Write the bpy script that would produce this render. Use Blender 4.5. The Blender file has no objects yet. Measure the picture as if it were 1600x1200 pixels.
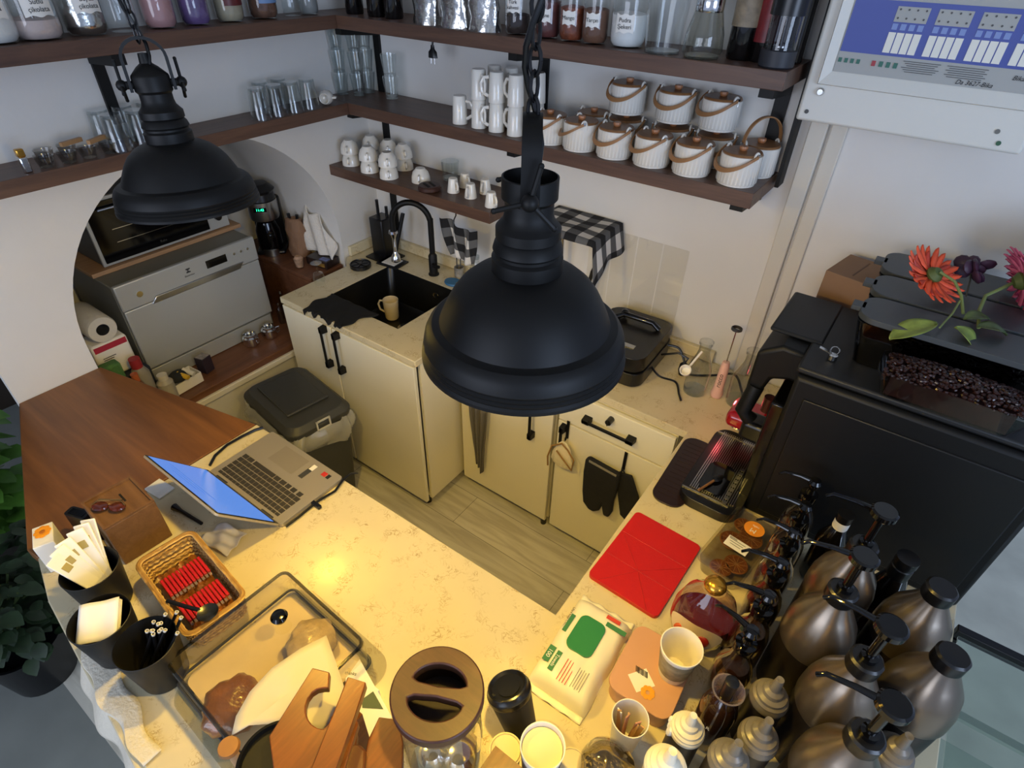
import bpy, bmesh, math, random
from mathutils import Vector, Matrix
random.seed(7)
PI = math.pi
scn = bpy.context.scene
COL = scn.collection

# ------------------------------------------------------------------ camera, world, lights, exposure
FPX = 912.57
CAMZ = 2.2404
RM = Matrix(((0.81117869, -0.37116815, 0.45191077),
             (0.58442152, 0.48678061, -0.64922732),
             (0.0209911, 0.79074575, 0.61178471)))
cd = bpy.data.cameras.new('camera')
cam = bpy.data.objects.new('camera', cd); COL.objects.link(cam)
cd.sensor_fit = 'HORIZONTAL'; cd.sensor_width = 36.0; cd.lens = FPX / 1600 * 36.0
cd.clip_start = 0.02; cd.clip_end = 60
cam.matrix_world = Matrix.Translation((0, 0, CAMZ)) @ RM.to_4x4()
scn.camera = cam

def sr(c):
    if isinstance(c, str):
        c = [int(c[i:i + 2], 16) / 255 for i in (0, 2, 4)]
    return tuple(((x / 12.92) if x <= 0.04045 else ((x + 0.055) / 1.055) ** 2.4) for x in c)

wd = bpy.data.worlds.new('world'); scn.world = wd; wd.use_nodes = True
bg = wd.node_tree.nodes['Background']
bg.inputs[0].default_value = (0.55, 0.68, 1.0, 1); bg.inputs[1].default_value = 0.45

def area(name, loc, target, sx, sy, power, color):
    l = bpy.data.lights.new(name, 'AREA'); l.shape = 'RECTANGLE'; l.size = sx; l.size_y = sy
    l.energy = power; l.color = color
    o = bpy.data.objects.new(name, l); COL.objects.link(o); o.location = loc
    o.rotation_euler = (Vector(target) - Vector(loc)).to_track_quat('-Z', 'Y').to_euler()
    return o
area('window_daylight', (2.9, -0.6, 2.0), (-1.8, 1.2, 1.4), 1.6, 1.5, 50, (0.58, 0.73, 1.0))
area('shopfront_daylight', (-0.8, -3.2, 1.9), (-0.8, 1.4, 1.2), 2.6, 1.6, 52, (0.74, 0.82, 1.0))

scn.view_settings.view_transform = 'Standard'
scn.view_settings.look = 'None'
scn.view_settings.gamma = 1.0
scn.view_settings.exposure = 0.3
scn.view_settings.use_curve_mapping = False

# ------------------------------------------------------------------ helpers
def P(u, v, x=None, y=None, z=None):
    """point of the room seen at picture position (u, v) on the plane x=, y= or z="""
    r = RM @ Vector((u - 800.0, 600.0 - v, -FPX))
    t = x / r.x if x is not None else (y / r.y if y is not None else (z - CAMZ) / r.z)
    return r * t + Vector((0, 0, CAMZ))

MATS = {}
def mat(name, col=(0.8, 0.8, 0.8), rough=0.5, metal=0.0, trans=0.0, emit=None, es=1.0, bump=0.0, bscale=60,
        var=0.0, vscale=8.0, coat=0.0, spec=0.5):
    if name in MATS: return MATS[name]
    m = bpy.data.materials.new(name); m.use_nodes = True
    nt = m.node_tree; b = nt.nodes['Principled BSDF']
    c = sr(col)
    b.inputs['Base Color'].default_value = (*c, 1); b.inputs['Roughness'].default_value = rough
    b.inputs['Metallic'].default_value = metal; b.inputs['Transmission Weight'].default_value = trans
    b.inputs['Coat Weight'].default_value = coat; b.inputs['Specular IOR Level'].default_value = spec
    if emit:
        b.inputs['Emission Color'].default_value = (*sr(emit), 1); b.inputs['Emission Strength'].default_value = es
    if var or bump:
        tc = nt.nodes.new('ShaderNodeTexCoord'); n = nt.nodes.new('ShaderNodeTexNoise')
        n.inputs['Scale'].default_value = vscale; n.inputs['Detail'].default_value = 5
        nt.links.new(tc.outputs['Object'], n.inputs['Vector'])
    if var:
        r = nt.nodes.new('ShaderNodeValToRGB')
        r.color_ramp.elements[0].position = 0.3; r.color_ramp.elements[1].position = 0.7
        r.color_ramp.elements[0].color = (*[x * (1 - var) for x in c], 1)
        r.color_ramp.elements[1].color = (*[min(1, x * (1 + var)) for x in c], 1)
        nt.links.new(n.outputs['Fac'], r.inputs[0]); nt.links.new(r.outputs[0], b.inputs['Base Color'])
    if bump:
        n2 = nt.nodes.new('ShaderNodeTexNoise'); n2.inputs['Scale'].default_value = bscale
        n2.inputs['Detail'].default_value = 4
        nt.links.new(tc.outputs['Object'], n2.inputs['Vector'])
        bp = nt.nodes.new('ShaderNodeBump'); bp.inputs['Strength'].default_value = bump
        bp.inputs['Distance'].default_value = 0.01
        nt.links.new(n2.outputs['Fac'], bp.inputs['Height']); nt.links.new(bp.outputs[0], b.inputs['Normal'])
    MATS[name] = m
    return m

def glass(name, tint=(0.93, 0.95, 0.95), rough=0.03, ior=1.45, dens=0.0):
    """thin glass: clear film with a fresnel reflection"""
    if name in MATS: return MATS[name]
    m = bpy.data.materials.new(name); m.use_nodes = True; nt = m.node_tree
    for n in list(nt.nodes): nt.nodes.remove(n)
    out = nt.nodes.new('ShaderNodeOutputMaterial'); mix = nt.nodes.new('ShaderNodeMixShader')
    t = nt.nodes.new('ShaderNodeBsdfTransparent'); g = nt.nodes.new('ShaderNodeBsdfGlossy')
    lw = nt.nodes.new('ShaderNodeLayerWeight'); lw.inputs['Blend'].default_value = 0.5
    pw = nt.nodes.new('ShaderNodeMath'); pw.operation = 'POWER'; pw.inputs[1].default_value = 3.2; nt.links.new(lw.outputs['Facing'], pw.inputs[0])
    t.inputs[0].default_value = (*tint, 1); g.inputs['Color'].default_value = (1, 1, 1, 1); g.inputs['Roughness'].default_value = rough
    last = t.outputs[0]
    if dens:
        d = nt.nodes.new('ShaderNodeBsdfDiffuse'); d.inputs[0].default_value = (*tint, 1)
        mx = nt.nodes.new('ShaderNodeMixShader'); mx.inputs[0].default_value = dens
        nt.links.new(t.outputs[0], mx.inputs[1]); nt.links.new(d.outputs[0], mx.inputs[2]); last = mx.outputs[0]
    ma = nt.nodes.new('ShaderNodeMath'); ma.operation = 'MULTIPLY_ADD'
    ma.inputs[1].default_value = 0.95 * (ior - 1) / 0.45; ma.inputs[2].default_value = 0.05; ma.use_clamp = True
    nt.links.new(pw.outputs[0], ma.inputs[0]); nt.links.new(ma.outputs[0], mix.inputs[0])
    nt.links.new(last, mix.inputs[1]); nt.links.new(g.outputs[0], mix.inputs[2])
    nt.links.new(mix.outputs[0], out.inputs[0])
    MATS[name] = m
    return m

def wood(name, c1, c2, scale=1.0, axis='X', rough=0.45, contrast=0.5, bump=0.15):
    if name in MATS: return MATS[name]
    m = bpy.data.materials.new(name); m.use_nodes = True; nt = m.node_tree
    b = nt.nodes['Principled BSDF']; b.inputs['Roughness'].default_value = rough
    tc = nt.nodes.new('ShaderNodeTexCoord'); mp = nt.nodes.new('ShaderNodeMapping')
    s = {'X': (1.2, 14, 14), 'Y': (14, 1.2, 14), 'Z': (14, 14, 1.2)}[axis]
    mp.inputs['Scale'].default_value = [x * scale for x in s]
    n = nt.nodes.new('ShaderNodeTexNoise'); n.inputs['Scale'].default_value = 1.6; n.inputs['Detail'].default_value = 8
    n.inputs['Roughness'].default_value = 0.62; n.inputs['Distortion'].default_value = 0.9
    n2 = nt.nodes.new('ShaderNodeTexNoise'); n2.inputs['Scale'].default_value = 9; n2.inputs['Detail'].default_value = 3
    r = nt.nodes.new('ShaderNodeValToRGB')
    r.color_ramp.elements[0].position = 0.5 - contrast / 2; r.color_ramp.elements[1].position = 0.5 + contrast / 2
    r.color_ramp.elements[0].color = (*sr(c1), 1); r.color_ramp.elements[1].color = (*sr(c2), 1)
    mx = nt.nodes.new('ShaderNodeMath'); mx.operation = 'MULTIPLY_ADD'; mx.inputs[1].default_value = 0.25
    L = nt.links.new
    L(tc.outputs['Object'], mp.inputs[0]); L(mp.outputs[0], n.inputs[0]); L(mp.outputs[0], n2.inputs[0])
    L(n2.outputs['Fac'], mx.inputs[0])
    sub = nt.nodes.new('ShaderNodeMath'); sub.operation = 'SUBTRACT'; sub.inputs[1].default_value = 0.125
    L(n.outputs['Fac'], sub.inputs[0]); L(sub.outputs[0], mx.inputs[2])
    L(mx.outputs[0], r.inputs[0]); L(r.outputs[0], b.inputs['Base Color'])
    if bump:
        bp = nt.nodes.new('ShaderNodeBump'); bp.inputs['Strength'].default_value = bump; bp.inputs['Distance'].default_value = 0.002
        L(mx.outputs[0], bp.inputs['Height']); L(bp.outputs[0], b.inputs['Normal'])
    MATS[name] = m
    return m

class B:
    """collects shapes and links them as ONE mesh object"""
    def __init__(s): s.bm = bmesh.new(); s.mi = 0
    def _new(s, geom_faces):
        for f in geom_faces: f.material_index = s.mi
    def box(s, c, d, rz=0.0, rx=0.0, ry=0.0, taper=None):
        M4 = Matrix.Translation(c) @ Matrix.Rotation(rz, 4, 'Z') @ Matrix.Rotation(ry, 4, 'Y') @ Matrix.Rotation(rx, 4, 'X')
        v = []
        for k in (-1, 1):
            tp = taper if (taper and k > 0) else 1.0
            for j in (-1, 1):
                for i in (-1, 1):
                    v.append(s.bm.verts.new(M4 @ Vector((i * d[0] / 2 * tp, j * d[1] / 2 * tp, k * d[2] / 2))))
        for q in ((0, 2, 3, 1), (4, 5, 7, 6), (0, 1, 5, 4), (2, 6, 7, 3), (0, 4, 6, 2), (1, 3, 7, 5)):
            s.bm.faces.new([v[a] for a in q]).material_index = s.mi
        return s
    def lathe(s, prof, seg=32, c=(0, 0, 0), M4=None, sx=1.0, sy=1.0, close=False, fn=None):
        M4 = M4 or Matrix.Translation(c)
        rings = []
        for (r, z) in prof:
            if r < 1e-5:
                rings.append([s.bm.verts.new(M4 @ Vector((0, 0, z)))])
            else:
                ring = []
                for i in range(seg):
                    a = 2 * PI * i / seg
                    rr = r * (fn(a, z) if fn else 1)
                    ring.append(s.bm.verts.new(M4 @ Vector((rr * math.cos(a) * sx, rr * math.sin(a) * sy, z))))
                rings.append(ring)
        for a, b in zip(rings, rings[1:] + ([rings[0]] if close else [])):
            if len(a) == 1 and len(b) == 1: continue
            for i in range(seg):
                j = (i + 1) % seg
                if len(a) == 1: f = s.bm.faces.new((a[0], b[j], b[i]))
                elif len(b) == 1: f = s.bm.faces.new((a[i], a[j], b[0]))
                else: f = s.bm.faces.new((a[i], a[j], b[j], b[i]))
                f.material_index = s.mi
        return s
    def cyl(s, r, z0, z1, seg=24, c=(0, 0, 0), M4=None):
        return s.lathe([(0, z0), (r, z0), (r, z1), (0, z1)], seg, c, M4)
    def tube(s, pts, r, seg=8, flat=None, caps=True):
        pts = [Vector(p) for p in pts]
        rings = []; up = None
        for i, p in enumerate(pts):
            t = (pts[min(i + 1, len(pts) - 1)] - pts[max(i - 1, 0)]).normalized()
            if up is None: up = Vector((0, 0, 1)) if abs(t.z) < 0.9 else Vector((1, 0, 0))
            side = t.cross(up)
            if side.length < 1e-4: side = t.cross(Vector((0.3, 1, 0.2)))
            side.normalize(); up = side.cross(t).normalized()
            rr = r[i] if isinstance(r, (list, tuple)) else r
            fa = flat if flat else 1.0
            rings.append([s.bm.verts.new(p + side * math.cos(2 * PI * k / seg) * rr + up * math.sin(2 * PI * k / seg) * rr * fa) for k in range(seg)])
        for a, b in zip(rings, rings[1:]):
            for k in range(seg):
                j = (k + 1) % seg
                s.bm.faces.new((a[k], a[j], b[j], b[k])).material_index = s.mi
        if caps:
            s.bm.faces.new(list(reversed(rings[0]))).material_index = s.mi
            s.bm.faces.new(rings[-1]).material_index = s.mi
        return s
    def prism(s, poly, a0, a1, plane='xy', holes=None):
        """polygon extruded between a0 and a1 along the third axis; holes are inner rings bridged by fill"""
        def mk(p, a):
            if plane == 'xy': return Vector((p[0], p[1], a))
            if plane == 'xz': return Vector((p[0], a, p[1]))
            return Vector((a, p[0], p[1]))
        loops = [poly] + (holes or [])
        layers = []
        for a in (a0, a1):
            edges = []; vs = []
            for lp in loops:
                v = [s.bm.verts.new(mk(p, a)) for p in lp]; vs.append(v)
                for i in range(len(v)): edges.append(s.bm.edges.new((v[i], v[(i + 1) % len(v)])))
            g = bmesh.ops.triangle_fill(s.bm, use_beauty=True, use_dissolve=False, edges=edges)
            for f in g['geom']:
                if isinstance(f, bmesh.types.BMFace): f.material_index = s.mi
            layers.append(vs)
        for va, vb in zip(*layers):
            for i in range(len(va)):
                j = (i + 1) % len(va)
                s.bm.faces.new((va[i], va[j], vb[j], vb[i])).material_index = s.mi
        return s
    def grid(s, fn, nu, nv):
        vs = [[s.bm.verts.new(fn(i / nu, j / nv)) for j in range(nv + 1)] for i in range(nu + 1)]
        for i in range(nu):
            for j in range(nv):
                s.bm.faces.new((vs[i][j], vs[i + 1][j], vs[i + 1][j + 1], vs[i][j + 1])).material_index = s.mi
        return s
    def ball(s, c, r, seg=12, sq=(1, 1, 1), rot=None):
        n = seg // 2
        M4 = Matrix.Translation(c) @ (rot or Matrix.Identity(4)) @ Matrix.Diagonal((*sq, 1))
        return s.lathe([(r * math.sin(PI * i / n) if 0 < i < n else 0, -r * math.cos(PI * i / n)) for i in range(n + 1)], seg, M4=M4)

def put(name, b, m, parent=None, loc=None, rot=None, bevel=0.0, bseg=2, solid=0.0, sub=0, ang=35, smooth=True):
    bm = b.bm
    bmesh.ops.recalc_face_normals(bm, faces=bm.faces)
    me = bpy.data.meshes.new(name); bm.to_mesh(me); bm.free()
    for x in (m if isinstance(m, (list, tuple)) else [m]): me.materials.append(x)
    if smooth:
        me.polygons.foreach_set('use_smooth', [True] * len(me.polygons)); me.set_sharp_from_angle(angle=math.radians(ang))
    o = bpy.data.objects.new(name, me); COL.objects.link(o)
    if parent: o.parent = parent
    if loc is not None: o.location = loc
    if rot is not None: o.rotation_euler = rot
    if solid:
        md = o.modifiers.new('solid', 'SOLIDIFY'); md.thickness = solid; md.offset = 0
    if bevel:
        md = o.modifiers.new('bevel', 'BEVEL'); md.width = bevel; md.segments = bseg; md.limit_method = 'ANGLE'
        md.angle_limit = math.radians(40); md.harden_normals = False
    if sub:
        md = o.modifiers.new('sub', 'SUBSURF'); md.levels = sub; md.render_levels = sub
    return o

def tag(o, label, cat, group=None, kind=None):
    o['label'] = label; o['category'] = cat
    if group: o['group'] = group
    if kind: o['kind'] = kind
    return o
def thing(name, label, cat, loc=(0, 0, 0), rz=0.0, group=None, rx=0.0, ry=0.0):
    o = bpy.data.objects.new(name, None); COL.objects.link(o); o.empty_display_size = 0.05
    o.location = loc; o.rotation_euler = (rx, ry, rz)
    return tag(o, label, cat, group)
def struct(name, b, m, **k):
    o = put(name, b, m, **k); o['kind'] = 'structure'; return o
KIDS = {}
def dup(root, label, loc=None, rz=None, group=None, scale=None, rot=None):
    r = root.copy(); COL.objects.link(r)
    if loc is not None: r.location = loc
    if rz is not None: r.rotation_euler = (0, 0, rz)
    if rot is not None: r.rotation_euler = rot
    if scale is not None: r.scale = scale if isinstance(scale, tuple) else (scale,) * 3
    r['label'] = label
    if group: r['group'] = group
    for ch in list(root.children):
        c = ch.copy(); COL.objects.link(c); c.parent = r
        for g in list(ch.children):
            d = g.copy(); COL.objects.link(d); d.parent = c
    return r
def words(name, s, size, m, parent=None, loc=(0, 0, 0), rot=(0, 0, 0), ext=0.0002, align='CENTER', shear=0.0):
    cu = bpy.data.curves.new(name, 'FONT'); cu.body = s; cu.size = size; cu.extrude = ext
    cu.align_x = align; cu.align_y = 'CENTER'; cu.shear = shear; cu.resolution_u = 3
    t = bpy.data.objects.new(name + '_tmp', cu); COL.objects.link(t)
    bpy.context.view_layer.update()
    me = bpy.data.meshes.new_from_object(t.evaluated_get(bpy.context.evaluated_depsgraph_get()))
    bpy.data.objects.remove(t)
    me.materials.clear(); me.materials.append(m)
    o = bpy.data.objects.new(name, me); COL.objects.link(o)
    if parent: o.parent = parent
    o.location = loc; o.rotation_euler = rot
    return o
def arc(c, r, a0, a1, n, plane='xz'):
    out = []
    for i in range(n + 1):
        a = math.radians(a0 + (a1 - a0) * i / n)
        x, y = r * math.cos(a), r * math.sin(a)
        out.append(Vector(c) + (Vector((x, 0, y)) if plane == 'xz' else Vector((0, x, y)) if plane == 'yz' else Vector((x, y, 0))))
    return out
def curve(pts, n=6):
    pts = [Vector(p) for p in pts]; out = []
    for i in range(len(pts) - 1):
        a, b, c, d = pts[max(i - 1, 0)], pts[i], pts[i + 1], pts[min(i + 2, len(pts) - 1)]
        for k in range(n):
            t = k / n
            out.append(0.5 * ((2 * b) + (c - a) * t + (2 * a - 5 * b + 4 * c - d) * t * t + (3 * b - a - 3 * c + d) * t ** 3))
    return out + [pts[-1]]
def rrect(w, h, r, n=5, cx=0, cy=0):
    out = []
    for sx, sy, a0 in ((1, 1, 0), (-1, 1, 90), (-1, -1, 180), (1, -1, 270)):
        for i in range(n + 1):
            a = math.radians(a0 + 90 * i / n)
            out.append((cx + sx * (w / 2 - r) + r * math.cos(a), cy + sy * (h / 2 - r) + r * math.sin(a)))
    return out
def turn(poly, a, cx=0, cy=0):
    ca, sa = math.cos(a), math.sin(a)
    return [(cx + x * ca - y * sa, cy + x * sa + y * ca) for x, y in poly]
ORD = ['first', 'second', 'third', 'fourth', 'fifth', 'sixth', 'seventh', 'eighth', 'ninth', 'tenth', 'eleventh', 'twelfth', 'thirteenth', 'fourteenth']

# ------------------------------------------------------------------ materials
def wallmat(name, c, v=0.05):
    return mat(name, c, 0.75, bump=0.12, bscale=22, var=v, vscale=2.0, spec=0.25)
m_wall = wallmat('wall_paint', 'D9D6D0')
m_wood_shelf = wood('shelf_wood', '402C24', '6A4C3A', 1.0, 'X', 0.42, 0.55)
m_wood_shelf_y = wood('shelf_wood_side', '402C24', '6A4C3A', 1.0, 'Y', 0.42, 0.55)
m_wood_bar = wood('bar_wood', '5E3A20', '8A5A30', 0.5, 'X', 0.38, 0.5)
m_wood_ledge = wood('ledge_wood', '5A3826', '7C5138', 1.0, 'Y', 0.45, 0.5)
m_wood_oak = wood('bamboo_wood', '542A0E', '844A1A', 2.0, 'Y', 0.35, 0.6)
m_wood_lid = wood('lid_wood', '2C1711', '472A1F', 2.5, 'X', 0.45, 0.6)
m_wood_pot = wood('pot_lid_wood', '6F4A2C', '93683F', 5, 'X', 0.4, 0.6)
m_wood_box = wood('ballot_box_wood', '5B3E26', '7D5A3A', 1.5, 'X', 0.55, 0.6)
m_board = wood('pale_board', 'A07A58', 'B8926C', 2, 'Y', 0.5, 0.5)
m_black = mat('matte_black', '0C0B0A', 0.5, spec=0.3)
m_blackm = mat('black_metal', '121215', 0.35, metal=0.3)
m_blackp = mat('black_plastic', '0E0E10', 0.3)
m_blackg = mat('gloss_black', '060608', 0.08)
m_chrome = mat('chrome', 'D8D8D8', 0.12, metal=1.0)
m_steel = mat('brushed_steel', 'B9B9B7', 0.28, metal=1.0)
m_white = mat('white_paper', 'EDEAE2', 0.65)
m_cream = mat('cream_laminate', 'EAE3CA', 0.32, var=0.03, vscale=2)
m_ceramic = mat('white_ceramic', 'E4E0D6', 0.16, coat=0.4)
m_leather = mat('tan_leather', '9A6E44', 0.5, bump=0.1)
m_glass = glass('clear_glass')
m_glass2 = glass('grey_glass', (0.80, 0.83, 0.83), 0.04)
m_dark = mat('dark_gap', '0B0A09', 0.7)
m_ink = mat('ink', '1A1A1E', 0.6)
m_green = mat('leaf_green', '4E7A2C', 0.45, var=0.3, vscale=14)
m_red = mat('bright_red', 'BE1408', 0.42, bump=0.15, bscale=300)
def marble(name, base, vein, rough=0.16):
    m = bpy.data.materials.new(name); m.use_nodes = True; nt = m.node_tree; b = nt.nodes['Principled BSDF']
    L = nt.links.new
    tc = nt.nodes.new('ShaderNodeTexCoord')
    n1 = nt.nodes.new('ShaderNodeTexNoise'); n1.inputs['Scale'].default_value = 34; n1.inputs['Detail'].default_value = 8; n1.inputs['Distortion'].default_value = 1.6
    n1.inputs['Roughness'].default_value = 0.62
    ab = nt.nodes.new('ShaderNodeMath'); ab.operation = 'SUBTRACT'; ab.inputs[1].default_value = 0.5
    a2 = nt.nodes.new('ShaderNodeMath'); a2.operation = 'ABSOLUTE'
    r1 = nt.nodes.new('ShaderNodeValToRGB'); r1.color_ramp.elements[0].position = 0.0; r1.color_ramp.elements[0].color = (1, 1, 1, 1)
    r1.color_ramp.elements[1].position = 0.028; r1.color_ramp.elements[1].color = (0, 0, 0, 1)
    n2 = nt.nodes.new('ShaderNodeTexNoise'); n2.inputs['Scale'].default_value = 22; n2.inputs['Detail'].default_value = 3
    r2 = nt.nodes.new('ShaderNodeValToRGB'); r2.color_ramp.elements[0].position = 0.50; r2.color_ramp.elements[1].position = 0.66
    n3 = nt.nodes.new('ShaderNodeTexNoise'); n3.inputs['Scale'].default_value = 3; n3.inputs['Detail'].default_value = 8
    mu = nt.nodes.new('ShaderNodeMath'); mu.operation = 'MULTIPLY'
    mx = nt.nodes.new('ShaderNodeMixRGB'); mx.inputs[1].default_value = (*sr(base), 1); mx.inputs[2].default_value = (*sr(vein), 1)
    m2 = nt.nodes.new('ShaderNodeMixRGB'); m2.blend_type = 'MULTIPLY'; m2.inputs[0].default_value = 0.3
    L(tc.outputs['Object'], n1.inputs[0]); L(tc.outputs['Object'], n2.inputs[0]); L(tc.outputs['Object'], n3.inputs[0])
    L(n1.outputs['Fac'], ab.inputs[0]); L(ab.outputs[0], a2.inputs[0]); L(a2.outputs[0], r1.inputs[0])
    L(n2.outputs['Fac'], r2.inputs[0]); L(r1.outputs[0], mu.inputs[0]); L(r2.outputs[0], mu.inputs[1])
    L(mu.outputs[0], mx.inputs[0]); L(mx.outputs[0], m2.inputs[1]); L(n3.outputs['Fac'], m2.inputs[2]); L(m2.outputs[0], b.inputs['Base Color'])
    b.inputs['Roughness'].default_value = rough
    return m
m_marble = marble('quartz_worktop', 'E4D6B0', 'AE9364')

def planks(name, c1, c2, c3, w=0.19, ln=1.25, rough=0.4):
    m = bpy.data.materials.new(name); m.use_nodes = True; nt = m.node_tree; b = nt.nodes['Principled BSDF']; L = nt.links.new
    tc = nt.nodes.new('ShaderNodeTexCoord')
    br = nt.nodes.new('ShaderNodeTexBrick'); br.inputs['Scale'].default_value = 1; br.inputs['Brick Width'].default_value = ln; br.inputs['Row Height'].default_value = w
    br.inputs['Mortar Size'].default_value = 0.0015; br.inputs['Color1'].default_value = (*sr(c1), 1); br.inputs['Color2'].default_value = (*sr(c2), 1); br.inputs['Mortar'].default_value = (*sr(c3), 1)
    mp = nt.nodes.new('ShaderNodeMapping'); mp.inputs['Scale'].default_value = (1.5, 14, 1)
    n = nt.nodes.new('ShaderNodeTexNoise'); n.inputs['Scale'].default_value = 2; n.inputs['Detail'].default_value = 8; n.inputs['Distortion'].default_value = 0.8
    r = nt.nodes.new('ShaderNodeValToRGB'); r.color_ramp.elements[0].position = 0.35; r.color_ramp.elements[0].color = (0.55, 0.52, 0.48, 1); r.color_ramp.elements[1].position = 0.62
    mx = nt.nodes.new('ShaderNodeMixRGB'); mx.blend_type = 'MULTIPLY'; mx.inputs[0].default_value = 0.6
    L(tc.outputs['Object'], br.inputs[0]); L(tc.outputs['Object'], mp.inputs[0]); L(mp.outputs[0], n.inputs[0]); L(n.outputs['Fac'], r.inputs[0])
    L(br.outputs[0], mx.inputs[1]); L(r.outputs[0], mx.inputs[2]); L(mx.outputs[0], b.inputs['Base Color'])
    b.inputs['Roughness'].default_value = rough
    return m

# ------------------------------------------------------------------ the setting
WX, WY, CZ = -2.296, 2.03, 0.9          # left wall, back wall, worktop height
ZT, ZM, ZL = 1.971, 1.655, 1.368       # tops of the three shelves
SF = 1.775                             # front of the back shelves
SLX = -2.12                            # front of the left shelves
b = B(); b.prism([(-3.2, -0.1), (0.50, -0.12), (0.50, 2.13), (-3.2, 2.13)], -0.05, 0.0)
struct('floor', b, planks('laminate_floor', 'D8D4C6', 'CECABC', '8F8A7C'), smooth=False)
b = B(); b.prism([(0.50, -3.5), (4.2, -3.5), (4.2, 5.4), (0.50, 5.4)], -0.05, 0.0)
struct('floor_right', b, mat('concrete_floor', 'C4C3B2', 0.6, var=0.14, vscale=5), smooth=False)
b = B(); b.box((-3.9, -0.6, 1.45), (0.1, 4.2, 2.9)); struct('wall_dark_void', b, wallmat('dark_void_tone', '352C22'), smooth=False)  # added dark wall standing in for the dark void past the left wall
b = B(); b.prism([(-4.5, -3.5), (0.50, -3.5), (0.50, -0.12), (-3.2, -0.1), (-3.2, 0.5), (-4.5, 0.5)], -0.05, 0.0)
fl2 = mat('grey_tiles', '82857F', 0.5, var=0.15, vscale=3)
struct('floor_outside', b, fl2, smooth=False)
# left wall with its arch, 0.75 deep
ay, az, ar = 1.155, 1.0, 0.605
arch = [(ay + ar, 0.549)] + [(ay + ar * math.cos(math.radians(t)), az + ar * math.sin(math.radians(t))) for t in range(0, 181, 5)] + [(ay - ar, 0.549)]
outer = [(0.50, 0.0), (WY, 0.0), (WY, 2.95), (0.50, 2.95)]
b = B(); b.prism(outer, WX, WX - 0.72, 'yz', holes=[arch]); b.prism([(0.284, 0.0), (0.50, 0.0), (0.50, 2.95), (0.284, 2.95)], WX, WX - 0.03, 'yz')
struct('wall_left', b, m_wall, ang=25)
b = B(); b.prism([(0.50, 0), (2.05, 0), (2.05, 2.95), (0.50, 2.95)], WX - 0.72, WX - 0.76, 'yz')
struct('wall_niche', b, m_wall, smooth=False)
b = B(); b.box(((-3.05 + 0.50) / 2, WY + 0.05, 1.475), (3.55, 0.1, 2.95))
struct('wall_back', b, m_wall, smooth=False)
b = B(); b.prism([(-4.5, -3.5), (3.2, -3.5), (3.2, 3.4), (-4.5, 3.4)], 2.95, 3.0)
struct('ceiling', b, wallmat('ceiling_paint', 'D0D0D0'), smooth=False)
# flat cable duct running down the wall right of the shelves
b = B(); b.box((-0.325, WY - 0.012, 1.45), (0.05, 0.024, 1.1)); b.box((-0.27, WY - 0.006, 1.45), (0.045, 0.012, 1.1))
struct('trim_1', b, wallmat('duct_paint', 'CFC9BC'), bevel=0.004)
# wooden ledge in the niche
b = B(); b.box((WX - 0.36, ay, 0.565), (0.70, 2 * ar - 0.004, 0.03)); b.box((WX - 0.014, ay, 0.565), (0.028, 2 * ar - 0.004, 0.036))
tag(put('niche_shelf', b, m_wood_ledge, bevel=0.002), 'brown wooden ledge board at the bottom of the arched niche', 'shelf')
b = B(); b.box((WX + 0.009, 1.04, 0.535), (0.016, 1.0, 0.03))
tag(put('edge_trim', b, mat('edge_white', 'E8E2D2', 0.5), bevel=0.004), 'long white edging strip along the top of the low wall under the arch', 'trim', kind='structure')

# ---- worktops
b = B()

b.prism([(-1.55, 0.045), (-1.39, 0.005), (-0.857, -0.057), (-0.30, -0.11), (0.46, -0.12), (0.46, WY - 0.01), (-1.37, WY - 0.01), (-1.37, 1.567), (-0.356, 1.567), (-0.356, 0.728), (-1.55, 0.715)], CZ - 0.03, CZ)
w1 = tag(put('worktop', b, m_marble, bevel=0.003, ang=30), 'pale speckled stone worktop running from the laptop round to the toaster', 'worktop')
b = B()
def sk(u, v): p = P(u, v, z=CZ); return (p.x, p.y)
hole = [(-2.05, 1.44), (-2.05, 1.84), (-1.60, 1.84), (-1.60, 1.44), (-1.76, 1.44), (-1.90, 1.44)]
b.prism([(-2.215, 1.305), (-1.375, 1.305), (-1.375, WY - 0.01), (WX + 0.003, WY - 0.01), (WX + 0.003, 1.77), (-2.215, 1.70)], CZ - 0.03, CZ, holes=[hole])
tag(put('sink_worktop', b, m_marble, bevel=0.003, ang=30), 'pale stone worktop around the black sink', 'worktop')
# upstands
b = B(); b.box(((-1.375 + WX) / 2, WY - 0.012, CZ + 0.027), (0.91, 0.02, 0.05)); b.box((WX + 0.012, 1.895, CZ + 0.027), (0.02, 0.21, 0.05))
b.box((-0.9, WY - 0.012, CZ + 0.027), (0.93, 0.02, 0.05))
tag(put('upstand', b, m_marble, bevel=0.003), 'low stone upstand strip along the foot of the back wall', 'upstand')
# wooden bar top at the left
b = B(); b.prism([(-1.552, 0.715), (-1.552, 0.045), (-2.027, 0.185), (WX, 0.284), (WX + 0.002, 0.555), (-2.25, 0.60)], CZ - 0.035, CZ + 0.001)
b2 = B(); b2.prism([(-1.552, 0.712), (-1.552, 0.045), (-1.60, 0.04), (-2.03, 0.19), (WX + 0.002, 0.284), (WX + 0.002, 0.558)], CZ - 0.035, CZ + 0.002)
b.bm.free()
tag(put('wooden_counter', b2, m_wood_bar, bevel=0.003), 'reddish brown wooden bar top left of the laptop', 'worktop')

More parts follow.
